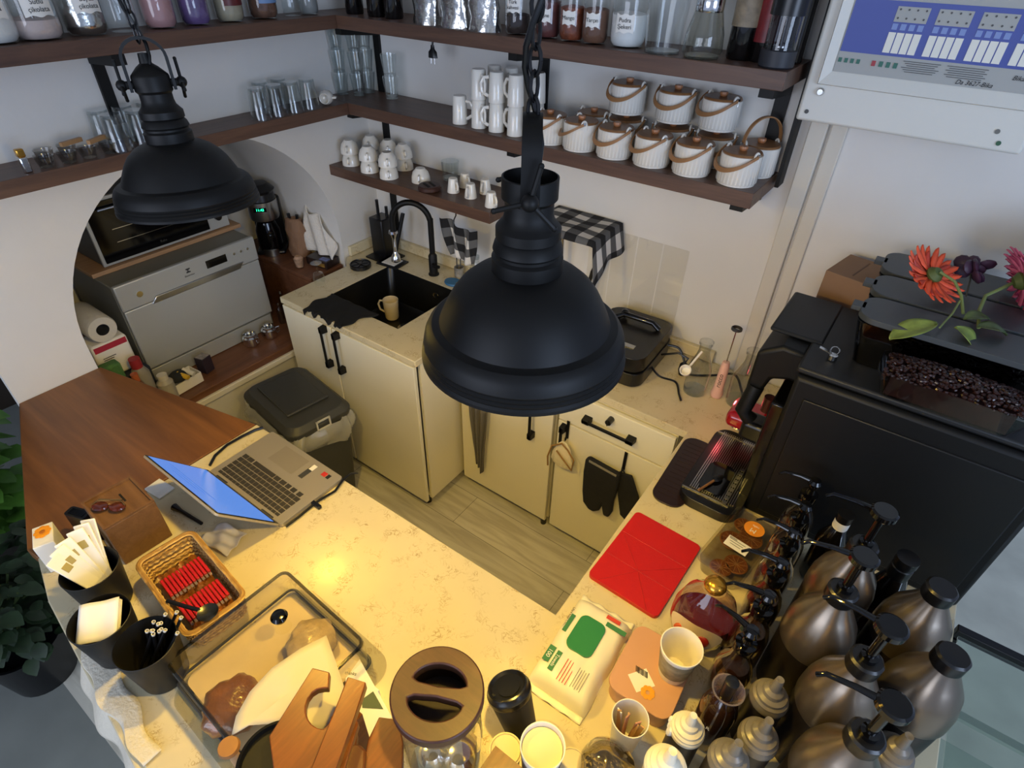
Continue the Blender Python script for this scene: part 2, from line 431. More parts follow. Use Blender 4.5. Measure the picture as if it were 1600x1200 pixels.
# counter bodies
m_panel = mat('white_panel', 'DAD4BE', 0.45)
b = B(); b.prism([(-2.29, 0.29), (-2.03, 0.23), (-1.5, 0.10), (-0.85, 0.0), (0.40, -0.05), (0.40, 0.68), (-1.5, 0.68), (-2.29, 0.53)], 0.0, CZ - 0.036)
tag(put('counter_base', b, m_panel, smooth=False), 'white counter body carrying the laptop and the wooden bar top', 'counter')
b = B(); b.prism([(-0.33, 0.70), (0.42, 0.70), (0.42, 1.94), (-0.33, 1.94)], 0.0, CZ - 0.032)
tag(put('counter_base', b, m_panel, smooth=False), 'white counter body under the coffee machine', 'counter')

# ---- sink cabinet
def handle(parent, name, ln, loc, rot):
    b = B(); b.box((0, 0, 0.028), (ln, 0.012, 0.008))
    for s in (-1, 1):
        b.box((s * (ln / 2 - 0.016), 0, 0.016), (0.034, 0.024, 0.032), taper=0.85)
    return put(name, b, m_black, parent, loc, rot, bevel=0.002)
t = thing('sink_cabinet', 'cream two door cabinet under the black sink', 'cabinet', (-2.205, 1.32, 0))
bw = 0.822
b = B(); b.box((0.008, 0.335, 0.468), (0.016, 0.63, 0.80)); b.box((bw - 0.008, 0.335, 0.468), (0.016, 0.63, 0.80)); b.box((bw / 2, 0.335, 0.078), (bw - 0.034, 0.62, 0.016)); b.box((bw / 2, 0.64, 0.468), (bw - 0.034, 0.012, 0.78))
put('body', b, m_cream, t)
for i, (x0, x1) in enumerate(((0.0, 0.33), (0.335, bw))):
    b = B(); b.box(((x0 + x1) / 2, -0.009, 0.468), (x1 - x0 - 0.003, 0.018, 0.795))
    d = put('door', b, m_cream, t, bevel=0.002)
    handle(d, 'handle', 0.215, ((0.295 if i == 0 else 0.378), -0.018, 0.76), (PI / 2, PI / 2, 0))
for x, y in ((0.05, 0.04), (bw - 0.05, 0.04), (bw - 0.05, 0.58)):
    b = B(); b.cyl(0.018, 0, 0.07, 14); put('foot', b, m_blackp, t, (x, y, 0))
# back cabinets
t = thing('base_cabinet', 'cream base cabinet with a grey cloth hanging on its door', 'cabinet', (-1.36, 1.567, 0))
b = B(); b.box((0.25, 0.215, 0.468), (0.48, 0.41, 0.80)); put('body', b, m_cream, t)
b = B(); b.box((0.245, -0.009, 0.465), (0.484, 0.018, 0.79)); d = put('door', b, m_cream, t, bevel=0.002)
handle(d, 'handle', 0.19, (0.395, -0.018, 0.65), (PI / 2, PI / 2, 0))
b = B(); b.cyl(0.014, 0, 0.07, 12); put('foot', b, m_blackp, t, (0.46, 0.02, 0))
t = thing('base_cabinet', 'cream base cabinet with a drawer over a door, oven mitts hanging in front', 'cabinet', (-0.862, 1.567, 0))
b = B(); b.box((0.245, 0.215, 0.468), (0.47, 0.41, 0.80)); put('body', b, m_cream, t)
b = B(); b.box((0.247, -0.009, 0.79), (0.465, 0.018, 0.145)); d = put('drawer', b, m_cream, t, bevel=0.002)
handle(d, 'handle', 0.215, (0.235, -0.018, 0.785), (PI / 2, 0, 0))
b = B(); b.cyl(0.012, 0, 0.03, 14); b.box((0.0, 0, 0.026), (0.004, 0.02, 0.02)); put('child_lock', b, m_blackp, d, (0.235, -0.018, 0.83), (PI / 2, 0, 0))
b = B(); b.box((0.247, -0.009, 0.39), (0.465, 0.018, 0.64)); d = put('door', b, m_cream, t, bevel=0.002)
handle(d, 'handle', 0.17, (0.045, -0.018, 0.62), (PI / 2, PI / 2, 0))

# ---- sink
t = thing('sink', 'black composite sink set in the worktop near the corner', 'sink', (-1.825, 1.64, CZ))
b = B()
hw, hd = 0.225, 0.20
prof = [(0.0, 0.0), (-0.012, -0.19)]
r0 = rrect(2 * hw, 2 * hd, 0.03); r1 = rrect(2 * hw - 0.03, 2 * hd - 0.03, 0.04)
def ringloop(pts, z): return [b.bm.verts.new((x, y, z)) for x, y in pts]
A_ = ringloop(rrect(2 * hw - 0.001, 2 * hd - 0.001, 0.002), -0.001); B_ = ringloop(r0, -0.012); C_ = ringloop(r1, -0.18); D_ = ringloop(rrect(2 * hw - 0.07, 2 * hd - 0.07, 0.03), -0.192)
for a, c in ((A_, B_), (B_, C_), (C_, D_)):
    for i in range(len(a)):
        j = (i + 1) % len(a); b.bm.faces.new((a[i], a[j], c[j], c[i]))
b.bm.faces.new(D_)
m_sink = mat('sink_black', '0F0F0E', 0.35, var=0.1, vscale=200)
put('basin', b, m_sink, t, ang=50)
b = B(); b.cyl(0.035, -0.19, -0.186, 24); b.cyl(0.012, -0.187, -0.182, 16); put('drain', b, m_chrome, t, (0.02, 0.03, 0))
b = B(); b.lathe([(0.009, 0), (0.017, 0), (0.017, 0.004), (0.009, 0.004)], 20, close=True); put('overflow_ring', b, m_chrome, t, (0.09, hd - 0.01, -0.06), (PI / 2, 0, 0))
# dark wet mat hanging over the front edge of the sink
def mat_fn(a, c):
    x = -2.045 + (0.30 - 0.05 * c) * a + 0.012 * math.sin(c * 9 + a * 7)
    L = c * (0.172 + 0.014 * math.sin(a * 23) + 0.01 * math.sin(a * 41))
    y = 1.465 - L
    if y > 1.30: z = CZ + 0.005 + 0.002 * math.sin(a * 20)
    else: z = CZ + 0.005 - (1.30 - y) * 0.9 - 0.004 * math.sin(a * 33); y = 1.297 - 0.003 * math.sin(a * 18)
    return Vector((x, y, z))
b = B(); b.grid(mat_fn, 24, 22)
tag(put('drying_mat', b, mat('wet_cloth_black', '050505', 0.85), solid=0.004), 'black cloth lying over the front rim of the sink', 'cloth')
# faucet
fb = P(681, 427, z=CZ)
t = thing('faucet', 'matte black gooseneck kitchen faucet behind the sink', 'faucet', (fb.x, 1.905, CZ))
b = B(); b.lathe([(0, 0), (0.026, 0), (0.026, 0.006), (0.021, 0.01), (0.021, 0.10), (0.014, 0.112), (0, 0.112)], 24); put('base', b, m_black, t)
tp = P(622, 400, x=None, y=1.80)
b = B(); rr = 0.092
pts = [Vector((0, 0, 0.1)), Vector((0, 0, 0.27))]
dx, dy = -0.182, -0.10; ln = math.hypot(dx, dy)
for i in range(1, 17):
    a = PI * i / 16; pts.append(Vector((dx / ln * rr * (1 - math.cos(a)), dy / ln * rr * (1 - math.cos(a)), 0.258 + rr * math.sin(a) * 1.05)))
end = pts[-1]; pts.append(end + Vector((0, 0, -0.05)))
b.tube(curve(pts, 3), 0.0135, 14); put('spout', b, m_black, t)
b = B(); b.lathe([(0, 0), (0.02, 0), (0.022, -0.012), (0.016, -0.02), (0.013, -0.03), (0.009, -0.035), (0.008, -0.105), (0.01, -0.11), (0.014, -0.12), (0.021, -0.13), (0.023, -0.155), (0, -0.155)], 20)
put('spray_tip', b, m_chrome, t, end + Vector((0, 0, -0.045)))
b = B(); b.tube([(0, 0, 0.06), (0.03, -0.03, 0.065), (0.065, -0.03, 0.07)], 0.008, 10); put('lever', b, m_black, t)

# ---- shelves with their brackets
def shelf(name, label, bx, m):
    b = B()
    for c, d in bx: b.box(c, d)
    return tag(put(name, b, m, bevel=0.0015), label, 'shelf')
th = 0.046
shelf('wall_shelf', 'top dark walnut shelf on the left wall holding ingredient jars', [(((WX + SLX) / 2, (0.30 + SF) / 2, ZT - th / 2), (SLX - WX - 0.002, SF - 0.30, th))], m_wood_shelf_y)
shelf('wall_shelf', 'top dark walnut shelf on the back wall holding labelled jars and foil bags', [(((WX - 0.40) / 2, (SF + WY) / 2, ZT - th / 2), (-0.40 - WX - 0.002, WY - SF - 0.002, th))], m_wood_shelf)
shelf('wall_shelf', 'middle dark walnut shelf on the left wall above the arch', [(((WX + SLX) / 2, (0.30 + SF) / 2, ZM - th / 2), (SLX - WX - 0.002, SF - 0.30, th))], m_wood_shelf_y)
shelf('wall_shelf', 'middle dark walnut shelf on the back wall holding the white sugar pots', [(((WX - 0.40) / 2, (SF + WY) / 2, ZM - th / 2), (-0.40 - WX - 0.002, WY - SF - 0.002, th))], m_wood_shelf)
lx1 = P(765, 337, y=1.76).x
shelf('wall_shelf', 'short lowest walnut shelf above the faucet holding upturned cups', [(((WX + lx1) / 2, (1.76 + WY) / 2, ZL - th / 2), (lx1 - WX - 0.002, WY - 1.76 - 0.002, th))], m_wood_shelf)
def rail(label, x, z0, z1, arms, w=0.035):
    t = thing('shelf_rail', label, 'shelf bracket', (x, WY - 0.006, z0))
    for i, (a, c) in enumerate(zip([z0] + [q for q in arms], [q - th for q in arms] + [z1])):
        pass
    segs = []; lo = z0
    for q in sorted(arms):
        segs.append((lo, q - th - 0.001)); lo = q + 0.001
    segs.append((lo, z1))
    b = B()
    for a, c in segs:
        if c - a > 0.01: b.box((0, 0, (a + c) / 2 - z0), (w, 0.012, c - a))
    put('upright', b, m_black, t)
    for q in arms:
        b = B(); b.prism([(-0.008, 0), (-0.205, 0), (-0.205, -0.028), (-0.008, -0.045)], -w / 2, w / 2, 'yz')
        put('bracket_arm', b, m_black, t, (0, 0, q - th - z0 - 0.001))
    return t
rail('black steel shelf rail nearest the corner, running down to the faucet', -2.17, 0.96, 2.2, [ZT, ZM, ZL])
rail('black steel shelf rail behind the upturned tall mugs', -1.30, 1.60, 2.2, [ZT, ZM])
rail('black steel shelf rail at the right end of the sugar pot shelf', -0.45, 1.56, 2.3, [ZT, ZM], 0.04)
b = B(); b.box((-0.385, WY - 0.03, 2.0), (0.012, 0.06, 0.75))
tag(put('end_panel', b, m_black), 'narrow black upright strip closing the shelves beside the white alarm panel', 'panel')
t = thing('shelf_bracket', 'small black bracket under the top left shelf', 'shelf bracket', (WX + 0.004, 0.93, ZT - th - 0.001))
b = B(); b.prism([(0.0, 0), (0.165, 0), (0.165, -0.03), (0.0, -0.04)], -0.02, 0.02, 'xz'); put('arm', b, m_black, t)
b = B(); b.box((0.006, 0, -0.2), (0.012, 0.035, 0.20)); put('upright', b, m_black, t, (0, 0, 0.08))

# ---- power plug hanging from the top shelf
pg = P(675, 62, y=1.9)
t = thing('power_plug', 'black power plug hanging on its cord under the top shelf', 'plug', (pg.x, 1.9, ZT - th))
b = B(); b.tube([(0, 0, -0.001), (0.003, 0, -0.02), (0, 0, -0.035)], 0.004, 8); put('cord', b, m_blackp, t)
b = B(); b.lathe([(0, -0.03), (0.008, -0.032), (0.01, -0.045), (0.02, -0.055), (0.022, -0.075), (0, -0.077)], 16, sy=0.5); put('plug_body', b, m_blackp, t)
for s in (-1, 1):
    b = B(); b.cyl(0.0025, -0.096, -0.076, 8); put('pin', b, m_chrome, t, (s * 0.009, 0, 0))
# ------------------------------------------------------------------ pendant lamps
m_shade_in = mat('shade_inner', 'D8CDB0', 0.35)
m_bulb = mat('bulb_glow', 'FFE2A0', 0.3, emit='FFC860', es=6.0)
def pendant(label, loc, yoke, tilt, face):
    t = thing('pendant_lamp', label, 'lamp', loc, 0, 'matching black pendant lamps')
    t.rotation_euler = tilt
    b = B()
    # outer skin, then down the inside
    b.lathe([(0.0355, 0.106), (0.046, 0.103), (0.060, 0.096), (0.072, 0.086), (0.081, 0.074), (0.088, 0.061), (0.093, 0.050), (0.0955, 0.044), (0.0975, 0.043), (0.104, 0.0415), (0.109, 0.037), (0.1125, 0.030),
             (0.1145, 0.020), (0.1135, 0.017), (0.1155, 0.015), (0.1145, 0.012), (0.1165, 0.010), (0.1155, 0.007), (0.1175, 0.004), (0.1175, 0.0)], 72)
    put('shade', b, m_black, t, ang=28)
    b = B(); b.lathe([(0.1165, 0.0005), (0.113, 0.010), (0.111, 0.026), (0.099, 0.038), (0.084, 0.052), (0.070, 0.080), (0.045, 0.094), (0.0, 0.099)], 56)
    put('shade_lining', b, m_shade_in, t)
    b = B(); b.lathe([(0.0, 0.100), (0.0365, 0.102), (0.0375, 0.106), (0.0375, 0.120), (0.034, 0.123), (0.034, 0.126), (0.0365, 0.129), (0.0345, 0.136),
                      (0.031, 0.140), (0.0335, 0.142), (0.0335, 0.152), (0.030, 0.156), (0.026, 0.161), (0.0245, 0.168), (0.0245, 0.178), (0.028, 0.182), (0.028, 0.202)] +
                     ([(0.0262, 0.2025), (0.0252, 0.186), (0.0, 0.185)] if face == 'open' else [(0.027, 0.205), (0.016, 0.216), (0.009, 0.221), (0.0075, 0.235), (0.0, 0.236)]), 48)
    hs = put('socket_housing', b, m_black, t, ang=30)
    b = B(); b.ball((0, 0, 0.052), 0.026, 16, (1, 1, 1.15)); b.cyl(0.013, 0.078, 0.1, 16); put('bulb', b, m_bulb, t)
    # yoke: flat bar bent over the housing
    yk = thing_part('yoke', t, yoke)
    # thumb screws on both sides
    for s in (-1, 1):
        ca, sa = math.cos(yoke), math.sin(yoke)
        d = Vector((ca * s, sa * s, 0)); q = Vector((-sa, ca, 0))
        b = B(); b.tube([d * 0.026 + Vector((0, 0, 0.192)), d * 0.040 + Vector((0, 0, 0.192))], 0.006, 10); b.ball(d * 0.043 + Vector((0, 0, 0.192)), 0.0085, 14)
        for k, a in enumerate((75, 195, 315)):
            e = q * math.cos(math.radians(a)) + Vector((0, 0, math.sin(math.radians(a))))
            o = d * 0.043 + Vector((0, 0, 0.192)); b.tube([o, o + e * 0.034], 0.0026, 8); b.ball(o + e * 0.034, 0.003, 8)
        put('thumb_screw', b, m_black, t)
    l = bpy.data.lights.new('bulb_light', 'POINT'); l.energy = LAMP_W; l.color = (1.0, 0.67, 0.115); l.shadow_soft_size = 0.025
    lo = bpy.data.objects.new('bulb_light', l); COL.objects.link(lo); lo.parent = t; lo.location = (0, 0, 0.018); lo.rotation_euler = (0, 0, 0) if face == 'open' else (math.radians(2.4), math.radians(-1.5), 0)
    # the reflector bulb's own beam: a bright core with faint rings round it
    l.use_nodes = True; nt = l.node_tree; em = nt.nodes.get('Emission'); L = nt.links.new
    tc = nt.nodes.new('ShaderNodeTexCoord'); sp = nt.nodes.new('ShaderNodeSeparateXYZ'); L(tc.outputs['Normal'], sp.inputs[0])
    ac = nt.nodes.new('ShaderNodeMath'); ac.operation = 'ARCCOSINE'
    ng = nt.nodes.new('ShaderNodeMath'); ng.operation = 'MULTIPLY'; ng.inputs[1].default_value = -1.0
    L(sp.outputs['Z'], ng.inputs[0]); L(ng.outputs[0], ac.inputs[0]); dv = nt.nodes.new('ShaderNodeMath'); dv.operation = 'DIVIDE'; dv.inputs[1].default_value = 1.6; L(ac.outputs[0], dv.inputs[0])
    rp = nt.nodes.new('ShaderNodeValToRGB'); L(dv.outputs[0], rp.inputs[0])
    cr = rp.color_ramp; cr.interpolation = 'EASE'
    pts = [(0.0, 9.0), (0.022, 5.0), (0.04, 2.6), (0.055, 3.0), (0.07, 2.0), (0.095, 2.4), (0.105, 1.8), (0.14, 2.0), (0.155, 1.5), (0.5, 1.45), (0.68, 1.8), (0.95, 1.5), (1.25, 0.8), (1.5, 0.5)]
    while len(cr.elements) < len(pts): cr.elements.new(0.5)
    for e_, (q, v) in zip(cr.elements, pts): e_.position = q / 1.6; e_.color = (v / 9, v / 9, v / 9, 1)
    ml = nt.nodes.new('ShaderNodeMath'); ml.operation = 'MULTIPLY'; ml.inputs[1].default_value = 9.0
    L(rp.outputs[0], ml.inputs[0]); L(ml.outputs[0], em.inputs['Strength'])
    return t
def thing_part(name, t, yoke):
    b = B(); ca, sa = math.cos(yoke), math.sin(yoke)
    d = Vector((ca, sa, 0)); q = Vector((-sa, ca, 0)); w = 0.009
    path = [(0.0315, 0.182), (0.0315, 0.228)] + [(0.0315 * math.cos(math.radians(a)), 0.228 + 0.028 * math.sin(math.radians(a))) for a in range(15, 180, 15)] + [(-0.0315, 0.228), (-0.0315, 0.182)]
    ring = []
    for i, (x, z) in enumerate(path):
        a = Vector(path[max(i - 1, 0)]); c = Vector(path[min(i + 1, len(path) - 1)]); tt = (c - a).normalized(); n = Vector((tt.y, -tt.x))
        vs = []
        for sx, sw in ((0.0022, w), (0.0022, -w), (-0.0022, -w), (-0.0022, w)):
            vs.append(b.bm.verts.new(d * (x + n.x * sx) + Vector((0, 0, z + n.y * sx)) + q * sw))
        ring.append(vs)
    for a, c in zip(ring, ring[1:]):
        for k in range(4): b.bm.faces.new((a[k], a[(k + 1) % 4], c[(k + 1) % 4], c[k]))
    b.bm.faces.new(ring[0]); b.bm.faces.new(ring[-1])
    return put(name, b, m_black, t)
LAMP_W = 14.5
PT1 = (-0.302, 0.455, 1.866); PT2 = (-0.996, 0.470, 1.868)
p1 = pendant('nearer black metal pendant lamp in the middle, its flat yoke seen edge on', PT1, math.radians(-56), (0, 0, 0), 'open')
p2 = pendant('farther black metal pendant lamp hanging in front of the arch', PT2, math.radians(65), (math.radians(-2), math.radians(-4), 0), 'cap')
# suspension of both lamps: chain links and twisted cord up to the ceiling
def suspension(t, z0, z1):
    n = 0; z = z0
    b = B()
    while z < z0 + 0.36:
        a = (n % 2) * PI / 2; d = Vector((math.cos(a), math.sin(a), 0)); pts = []
        for k in range(13):
            th_ = 2 * PI * k / 12; pts.append(d * 0.0058 * math.cos(th_) + Vector((0, 0, z + 0.010 + 0.012 * math.sin(th_))))
        b.tube(pts, 0.0018, 6, caps=False); z += 0.0200; n += 1
    b.tube([(0, 0, z0 + 0.36), (0, 0, z1)], 0.003, 6)
    put('chain', b, m_blackm, t)
    b = B(); b.tube([Vector((0.009 * math.cos(k * 0.7), 0.009 * math.sin(k * 0.7), 0.215 + k * 0.016)) for k in range(28)], 0.0028, 8); b.tube([(0.008, 0, 0.64), (0.004, 0, z1)], 0.0028, 6)
    put('power_cord', b, m_blackp, t)
    b = B(); b.lathe([(0.0, z1), (0.05, z1), (0.05, z1 - 0.02), (0.012, z1 - 0.035), (0, z1 - 0.035)], 24); put('ceiling_rose', b, m_black, t)
p1.scale = (0.97,) * 3; p2.scale = (0.94,) * 3
suspension(p1, 0.250, (2.95 - PT1[2]) / 0.97); suspension(p2, 0.250, (2.95 - PT2[2]) / 0.94)
# ------------------------------------------------------------------ things on the shelves
def jar(name, label, cat, x, y, z, r, h, fill, fillh, lid=None, lab=None, face=0.0, group=None, gm=None, tag_txt=None, txt_c=None, tall=0.0):
    t = thing(name, label, cat, (x, y, z), face, group)
    b = B(); b.lathe([(0, 0.001), (r * 0.80, 0.001), (r * 0.96, 0.012), (r, 0.03), (r, h * 0.74), (r * 0.86, h * 0.86), (r * 0.74, h * 0.90), (r * 0.74, h * 0.95)], 32)
    put('glass_body', b, gm or m_glass, t)
    if fill:
        b = B(); b.lathe([(0, 0.005), (r * 0.78, 0.005), (r * 0.925, 0.015), (r * 0.96, 0.03), (r * 0.96, fillh), (r * 0.7, fillh + 0.004), (0, fillh + 0.008)], 28); put('contents', b, fill, t)
    if lid:
        b = B(); b.lathe([(0, h * 0.93), (r * 0.80, h * 0.93), (r * 0.80, h), (0, h)], 28); put('lid', b, lid, t)
    if lab:
        w, hh, zc = lab
        b = B()
        def f(u, v):
            a = -PI / 2 + (u - 0.5) * w / r; rr = r + 0.0012
            wob = 1 + 0.0
            return Vector((rr * math.cos(a), rr * math.sin(a), zc + (v - 0.5) * hh * (1 + 0.10 * math.cos(u * 4 * PI))))
        b.grid(f, 12, 3); put('label', b, m_white, t)
        if txt_c:
            for k, s in enumerate(tag_txt.split('|')):
                nn = len(tag_txt.split('|'))
                words('writing', s, hh * (0.34 if nn > 1 else 0.42), m_ink, t, (0, -r - 0.0022, zc + (0.5 * (nn - 1) - k) * hh * 0.36), (PI / 2, 0, 0))
    return t
f_white = mat('white_powder', 'E6E4E0', 0.9, var=0.05); f_pink = mat('pale_pink_powder', 'CDB9B2', 0.9, var=0.15, vscale=20)
f_foil = mat('silver_foil', 'C9C7C2', 0.18, metal=0.95, bump=1.0, bscale=11); f_coffee = mat('ground_coffee', '2E2019', 0.9, var=0.4, vscale=60)
f_orange = mat('dried_fruit', '7A3A1E', 0.6, var=0.5, vscale=40, bump=0.6, bscale=40); f_cinn = mat('cinnamon', '6E4A36', 0.95, var=0.1)
f_pinkd = mat('pink_pack', 'B98C8C', 0.5); f_purple = mat('purple_pack', '6D5788', 0.35, var=0.4, vscale=20); f_grey = mat('grey_powder', '8F8F8C', 0.9)
f_red = mat('dark_red_label', '5A1D1C', 0.4); f_cream = mat('cream_content', 'A69C84', 0.8, var=0.1); f_brown = mat('brown_blend', '6B4A38', 0.8, var=0.5, vscale=30)
f_blue = mat('blue_label', '6C8BB4', 0.5)
y90 = PI / 2   # labels on the left wall face into the room
def LJ(u, v, x=-2.20):
    p = P(u, v, z=ZT); return p.y
left = [('white powder', 8, 70, 0.062, f_white, 0.13, ('Pudra',)), ('pale pink powder', 80, 66, 0.062, f_pink, 0.05, ('Sütlü|çikolata',)),
        ('crumpled silver foil', 155, 56, 0.056, f_foil, 0.12, ('Beyaz|çikolata',)), (None, 210, 50, 0.045, None, 0, None),
        ('a folded pink packet', 270, 45, 0.048, f_pinkd, 0.16, None), ('purple wrapped sweets', 325, 40, 0.046, f_purple, 0.14, None),
        ('cream powder and a dark red label', 378, 35, 0.047, f_cream, 0.14, None), ('brown blend and a pale blue label', 430, 28, 0.05, f_brown, 0.06, None),
        (None, 474, 22, 0.036, None, 0, None), ('grey powder', 500, 19, 0.036, f_grey, 0.05, None)]
for i, (what, u, v, r, fill, fh, wr) in enumerate(left):
    p = P(u, v, z=ZT)
    x = -2.205; y = P(u, v, x=x + r * 0.6).y if False else p.y
    q = P(u, v - 4, x=-2.14)
    lab = 'glass jar with %s on the top left shelf' % what if what else ('empty clear glass jar on the top left shelf, next to the pink packet jar' if i == 3 else 'small empty glass jar near the corner of the top left shelf')
    t = jar('storage_jar', lab, 'jar', x, q.y, ZT, r, 0.23, fill, fh, m_wood_pot, (0.075, 0.05, 0.085) if wr else None, y90, 'ingredient jars on the top left shelf', None, wr[0] if wr else None, True)
    if i in (6, 7):
        b = B(); rr = r + 0.001
        b.grid(lambda a, c: Vector((rr * math.cos(-PI / 2 + (a - 0.5) * 1.6), rr * math.sin(-PI / 2 + (a - 0.5) * 1.6), 0.05 + c * 0.07)), 10, 2)
        put('label', b, f_red if i == 6 else f_blue, t)
# corner: dark bottles
def bottle(name, label, cat, x, y, z, r, h, m, cap, band=None, neck=0.35, group=None, band_z=(0.25, 0.6)):
    t = thing(name, label, cat, (x, y, z), 0, group)
    b = B(); b.lathe([(0, 0), (r * 0.93, 0), (r, 0.006), (r, h * 0.62), (r * 0.9, h * 0.70), (r * neck, h * 0.80), (r * neck, h * 0.92), (0, h * 0.92)], 32); put('bottle_body', b, m, t)
    b = B(); b.lathe([(0, h * 0.90), (r * neck * 1.15, h * 0.90), (r * neck * 1.15, h), (0, h)], 20); put('cap', b, cap, t)
    if band:
        b = B(); b.lathe([(r + 0.0008, h * band_z[0]), (r + 0.0008, h * band_z[1])], 32); put('label', b, band, t)
    return t
m_dbot = mat('dark_bottle', '0D0B0B', 0.10, coat=0.6); m_redlab = mat('red_label', '7A1B1E', 0.4, var=0.3, vscale=40); m_tanlab = mat('tan_label', '8A7C66', 0.5, var=0.3, vscale=50)
for i, (u, v, r, lab) in enumerate([(548, 22, 0.035, 'dark glass bottle in the corner of the top shelf'), (578, 27, 0.038, 'dark glass bottle just right of the corner one on the top shelf'), (606, 30, 0.036, 'dark glass bottle beside the foil bags')]):
    p = P(u, v, z=ZT); bottle('syrup_bottle', lab, 'bottle', p.x, 1.86, ZT, r, 0.30, m_dbot, m_blackp, group='dark bottles in the shelf corner')
# foil coffee bags
for i, (u, v) in enumerate([(655, 42), (700, 48), (745, 50)]):
    p = P(u, v, y=1.79)
    t = thing('foil_bag', 'crinkled silver foil coffee bag, %s of three on the top shelf' % ['leftmost', 'middle', 'rightmost'][i], 'bag', (p.x, 1.83, ZT), 0.1 * (i - 1), 'silver foil bags on the top shelf')
    b = B(); rnd = random.Random(i)
    ph = [rnd.uniform(0, 6) for _ in range(6)]
    def prof(a, z, ph=ph): return 1 + 0.07 * math.sin(3 * a + ph[0] + z * 40) + 0.05 * math.sin(7 * a + ph[1] - z * 60) + 0.04 * math.sin(11 * a + z * 90 + ph[2])
    b.lathe([(0, 0.004), (0.062, 0.0), (0.060, 0.012), (0.054, 0.04), (0.056, 0.07), (0.055, 0.11), (0.058, 0.15), (0.055, 0.19)], 40, sy=0.55, fn=prof)
    put('bag_body', b, f_foil, t, ang=60)
    b = B(); b.box((0, 0, 0.20), (0.115, 0.003, 0.03)); put('top_seal', b, f_foil, t)
back = [('ground coffee, the label reading Türk kahvesi', 797, 52, 0.042, f_coffee, 0.055, 'Türk|kahvesi', (0.046, 0.042, 0.085)),
        ('dark red dried fruit behind the lamp chain', 845, 60, 0.040, mat('dried_red', '5A2A26', 0.7, var=0.4, vscale=40), 0.10, 'Vişne', (0.04, 0.035, 0.065)),
        ('orange brown dried fruit, labelled Mango', 882, 64, 0.040, f_orange, 0.09, 'Mango', (0.042, 0.036, 0.065)),
        ('brown cinnamon powder, labelled Tarçın', 918, 70, 0.040, f_cinn, 0.09, 'Tarçın', (0.042, 0.036, 0.065)),
        ('white powdered sugar, labelled Pudra Şekeri', 966, 76, 0.054, f_white, 0.085, 'Pudra|Şekeri', (0.055, 0.046, 0.065))]
for what, u, v, r, fill, fh, tx, lb in back:
    p = P(u, v, y=SF + 0.035)
    jar('storage_jar', 'glass jar of ' + what, 'jar', p.x, SF + 0.035 + r, ZT, r, 0.20, fill, fh, m_wood_pot, lb, math.radians(12), 'labelled jars on the top back shelf', None, tx, True)
def openglass(name, label, cat, x, y, z, prof, m, group=None, rz=0, extra=None):
    t = thing(name, label, cat, (x, y, z), rz, group)
    b = B(); b.lathe(prof, 32); put('glass_wall', b, m, t)
    b = B(); r = prof[1][0]; b.lathe([(0, 0.001), (r * 0.96, 0.001), (r * 0.99, 0.007), (0, 0.008)], 28); put('thick_base', b, glass('glass_base', (0.84, 0.87, 0.87), 0.05), t)
    return t
p = P(1025, 82, y=1.80)
openglass('glass_jug', 'clear cut glass jug right of the powdered sugar jar', 'jug', p.x, 1.84, ZT, [(0, 0.0), (0.05, 0.0), (0.053, 0.05), (0.062, 0.16), (0.066, 0.22)], m_glass)
p = P(1088, 88, y=1.80)
t = openglass('glass_carafe', 'clear waisted glass carafe with bright highlights on the top shelf', 'carafe', p.x, 1.835, ZT, [(0, 0.0), (0.048, 0.0), (0.056, 0.02), (0.052, 0.06), (0.036, 0.12), (0.034, 0.16), (0.045, 0.21)], glass('carafe_glass', (0.75, 0.75, 0.70), 0.05, 1.6))
b = B(); b.lathe([(0.0365, 0.11), (0.038, 0.115), (0.038, 0.145), (0.0355, 0.15)], 28); put('collar', b, m_chrome, t)
p = P(1135, 95, y=1.84)
bottle('syrup_bottle', 'black glass bottle with a tan picture label on the top shelf', 'bottle', p.x + 0.02, 1.895, ZT, 0.042, 0.32, m_dbot, m_blackp, m_tanlab)
p = P(1180, 98, y=1.84)
bottle('syrup_bottle', 'dark bottle with a red label left of the french press', 'bottle', p.x + 0.0, 1.90, ZT, 0.04, 0.32, m_dbot, m_blackp, m_redlab, band_z=(0.15, 0.6))
p = P(1205, 100, y=1.79)
t = thing('french_press', 'black and glass french press at the right end of the top shelf', 'coffee press', (p.x, 1.835, ZT), 0)
b = B(); b.lathe([(0, 0.0), (0.043, 0.0), (0.046, 0.004), (0.046, 0.04), (0.043, 0.042), (0, 0.042)], 32); put('base', b, mat('dark_grey_plastic', '2A2B30', 0.5), t)
b = B(); b.lathe([(0.041, 0.042), (0.041, 0.12)], 32); put('glass_beaker', b, glass('press_glass', (0.45, 0.45, 0.45), 0.03, 1.7), t)
b = B(); b.lathe([(0, 0.118), (0.045, 0.118), (0.045, 0.16), (0.03, 0.175), (0.006, 0.18), (0.006, 0.21), (0, 0.21)], 32); put('lid', b, m_blackp, t)
b = B(); b.cyl(0.02, 0.046, 0.05, 20); b.cyl(0.003, 0.05, 0.2, 8); put('plunger', b, m_chrome, t)
b = B(); b.box((-0.433, 1.945, ZT + 0.15), (0.05, 0.07, 0.30))
t = thing('thermos_bottle', 'tall glossy black bottle standing at the far right end of the top shelf', 'bottle', (-0.445, 1.925, ZT)); b.bm.free()
b = B(); b.lathe([(0, 0), (0.036, 0), (0.038, 0.004), (0.038, 0.26), (0.03, 0.29), (0, 0.29)], 32); put('bottle_body', b, m_dbot, t)
b = B(); b.cyl(0.03, 0.291, 0.33); put('cap', b, m_blackp, t)

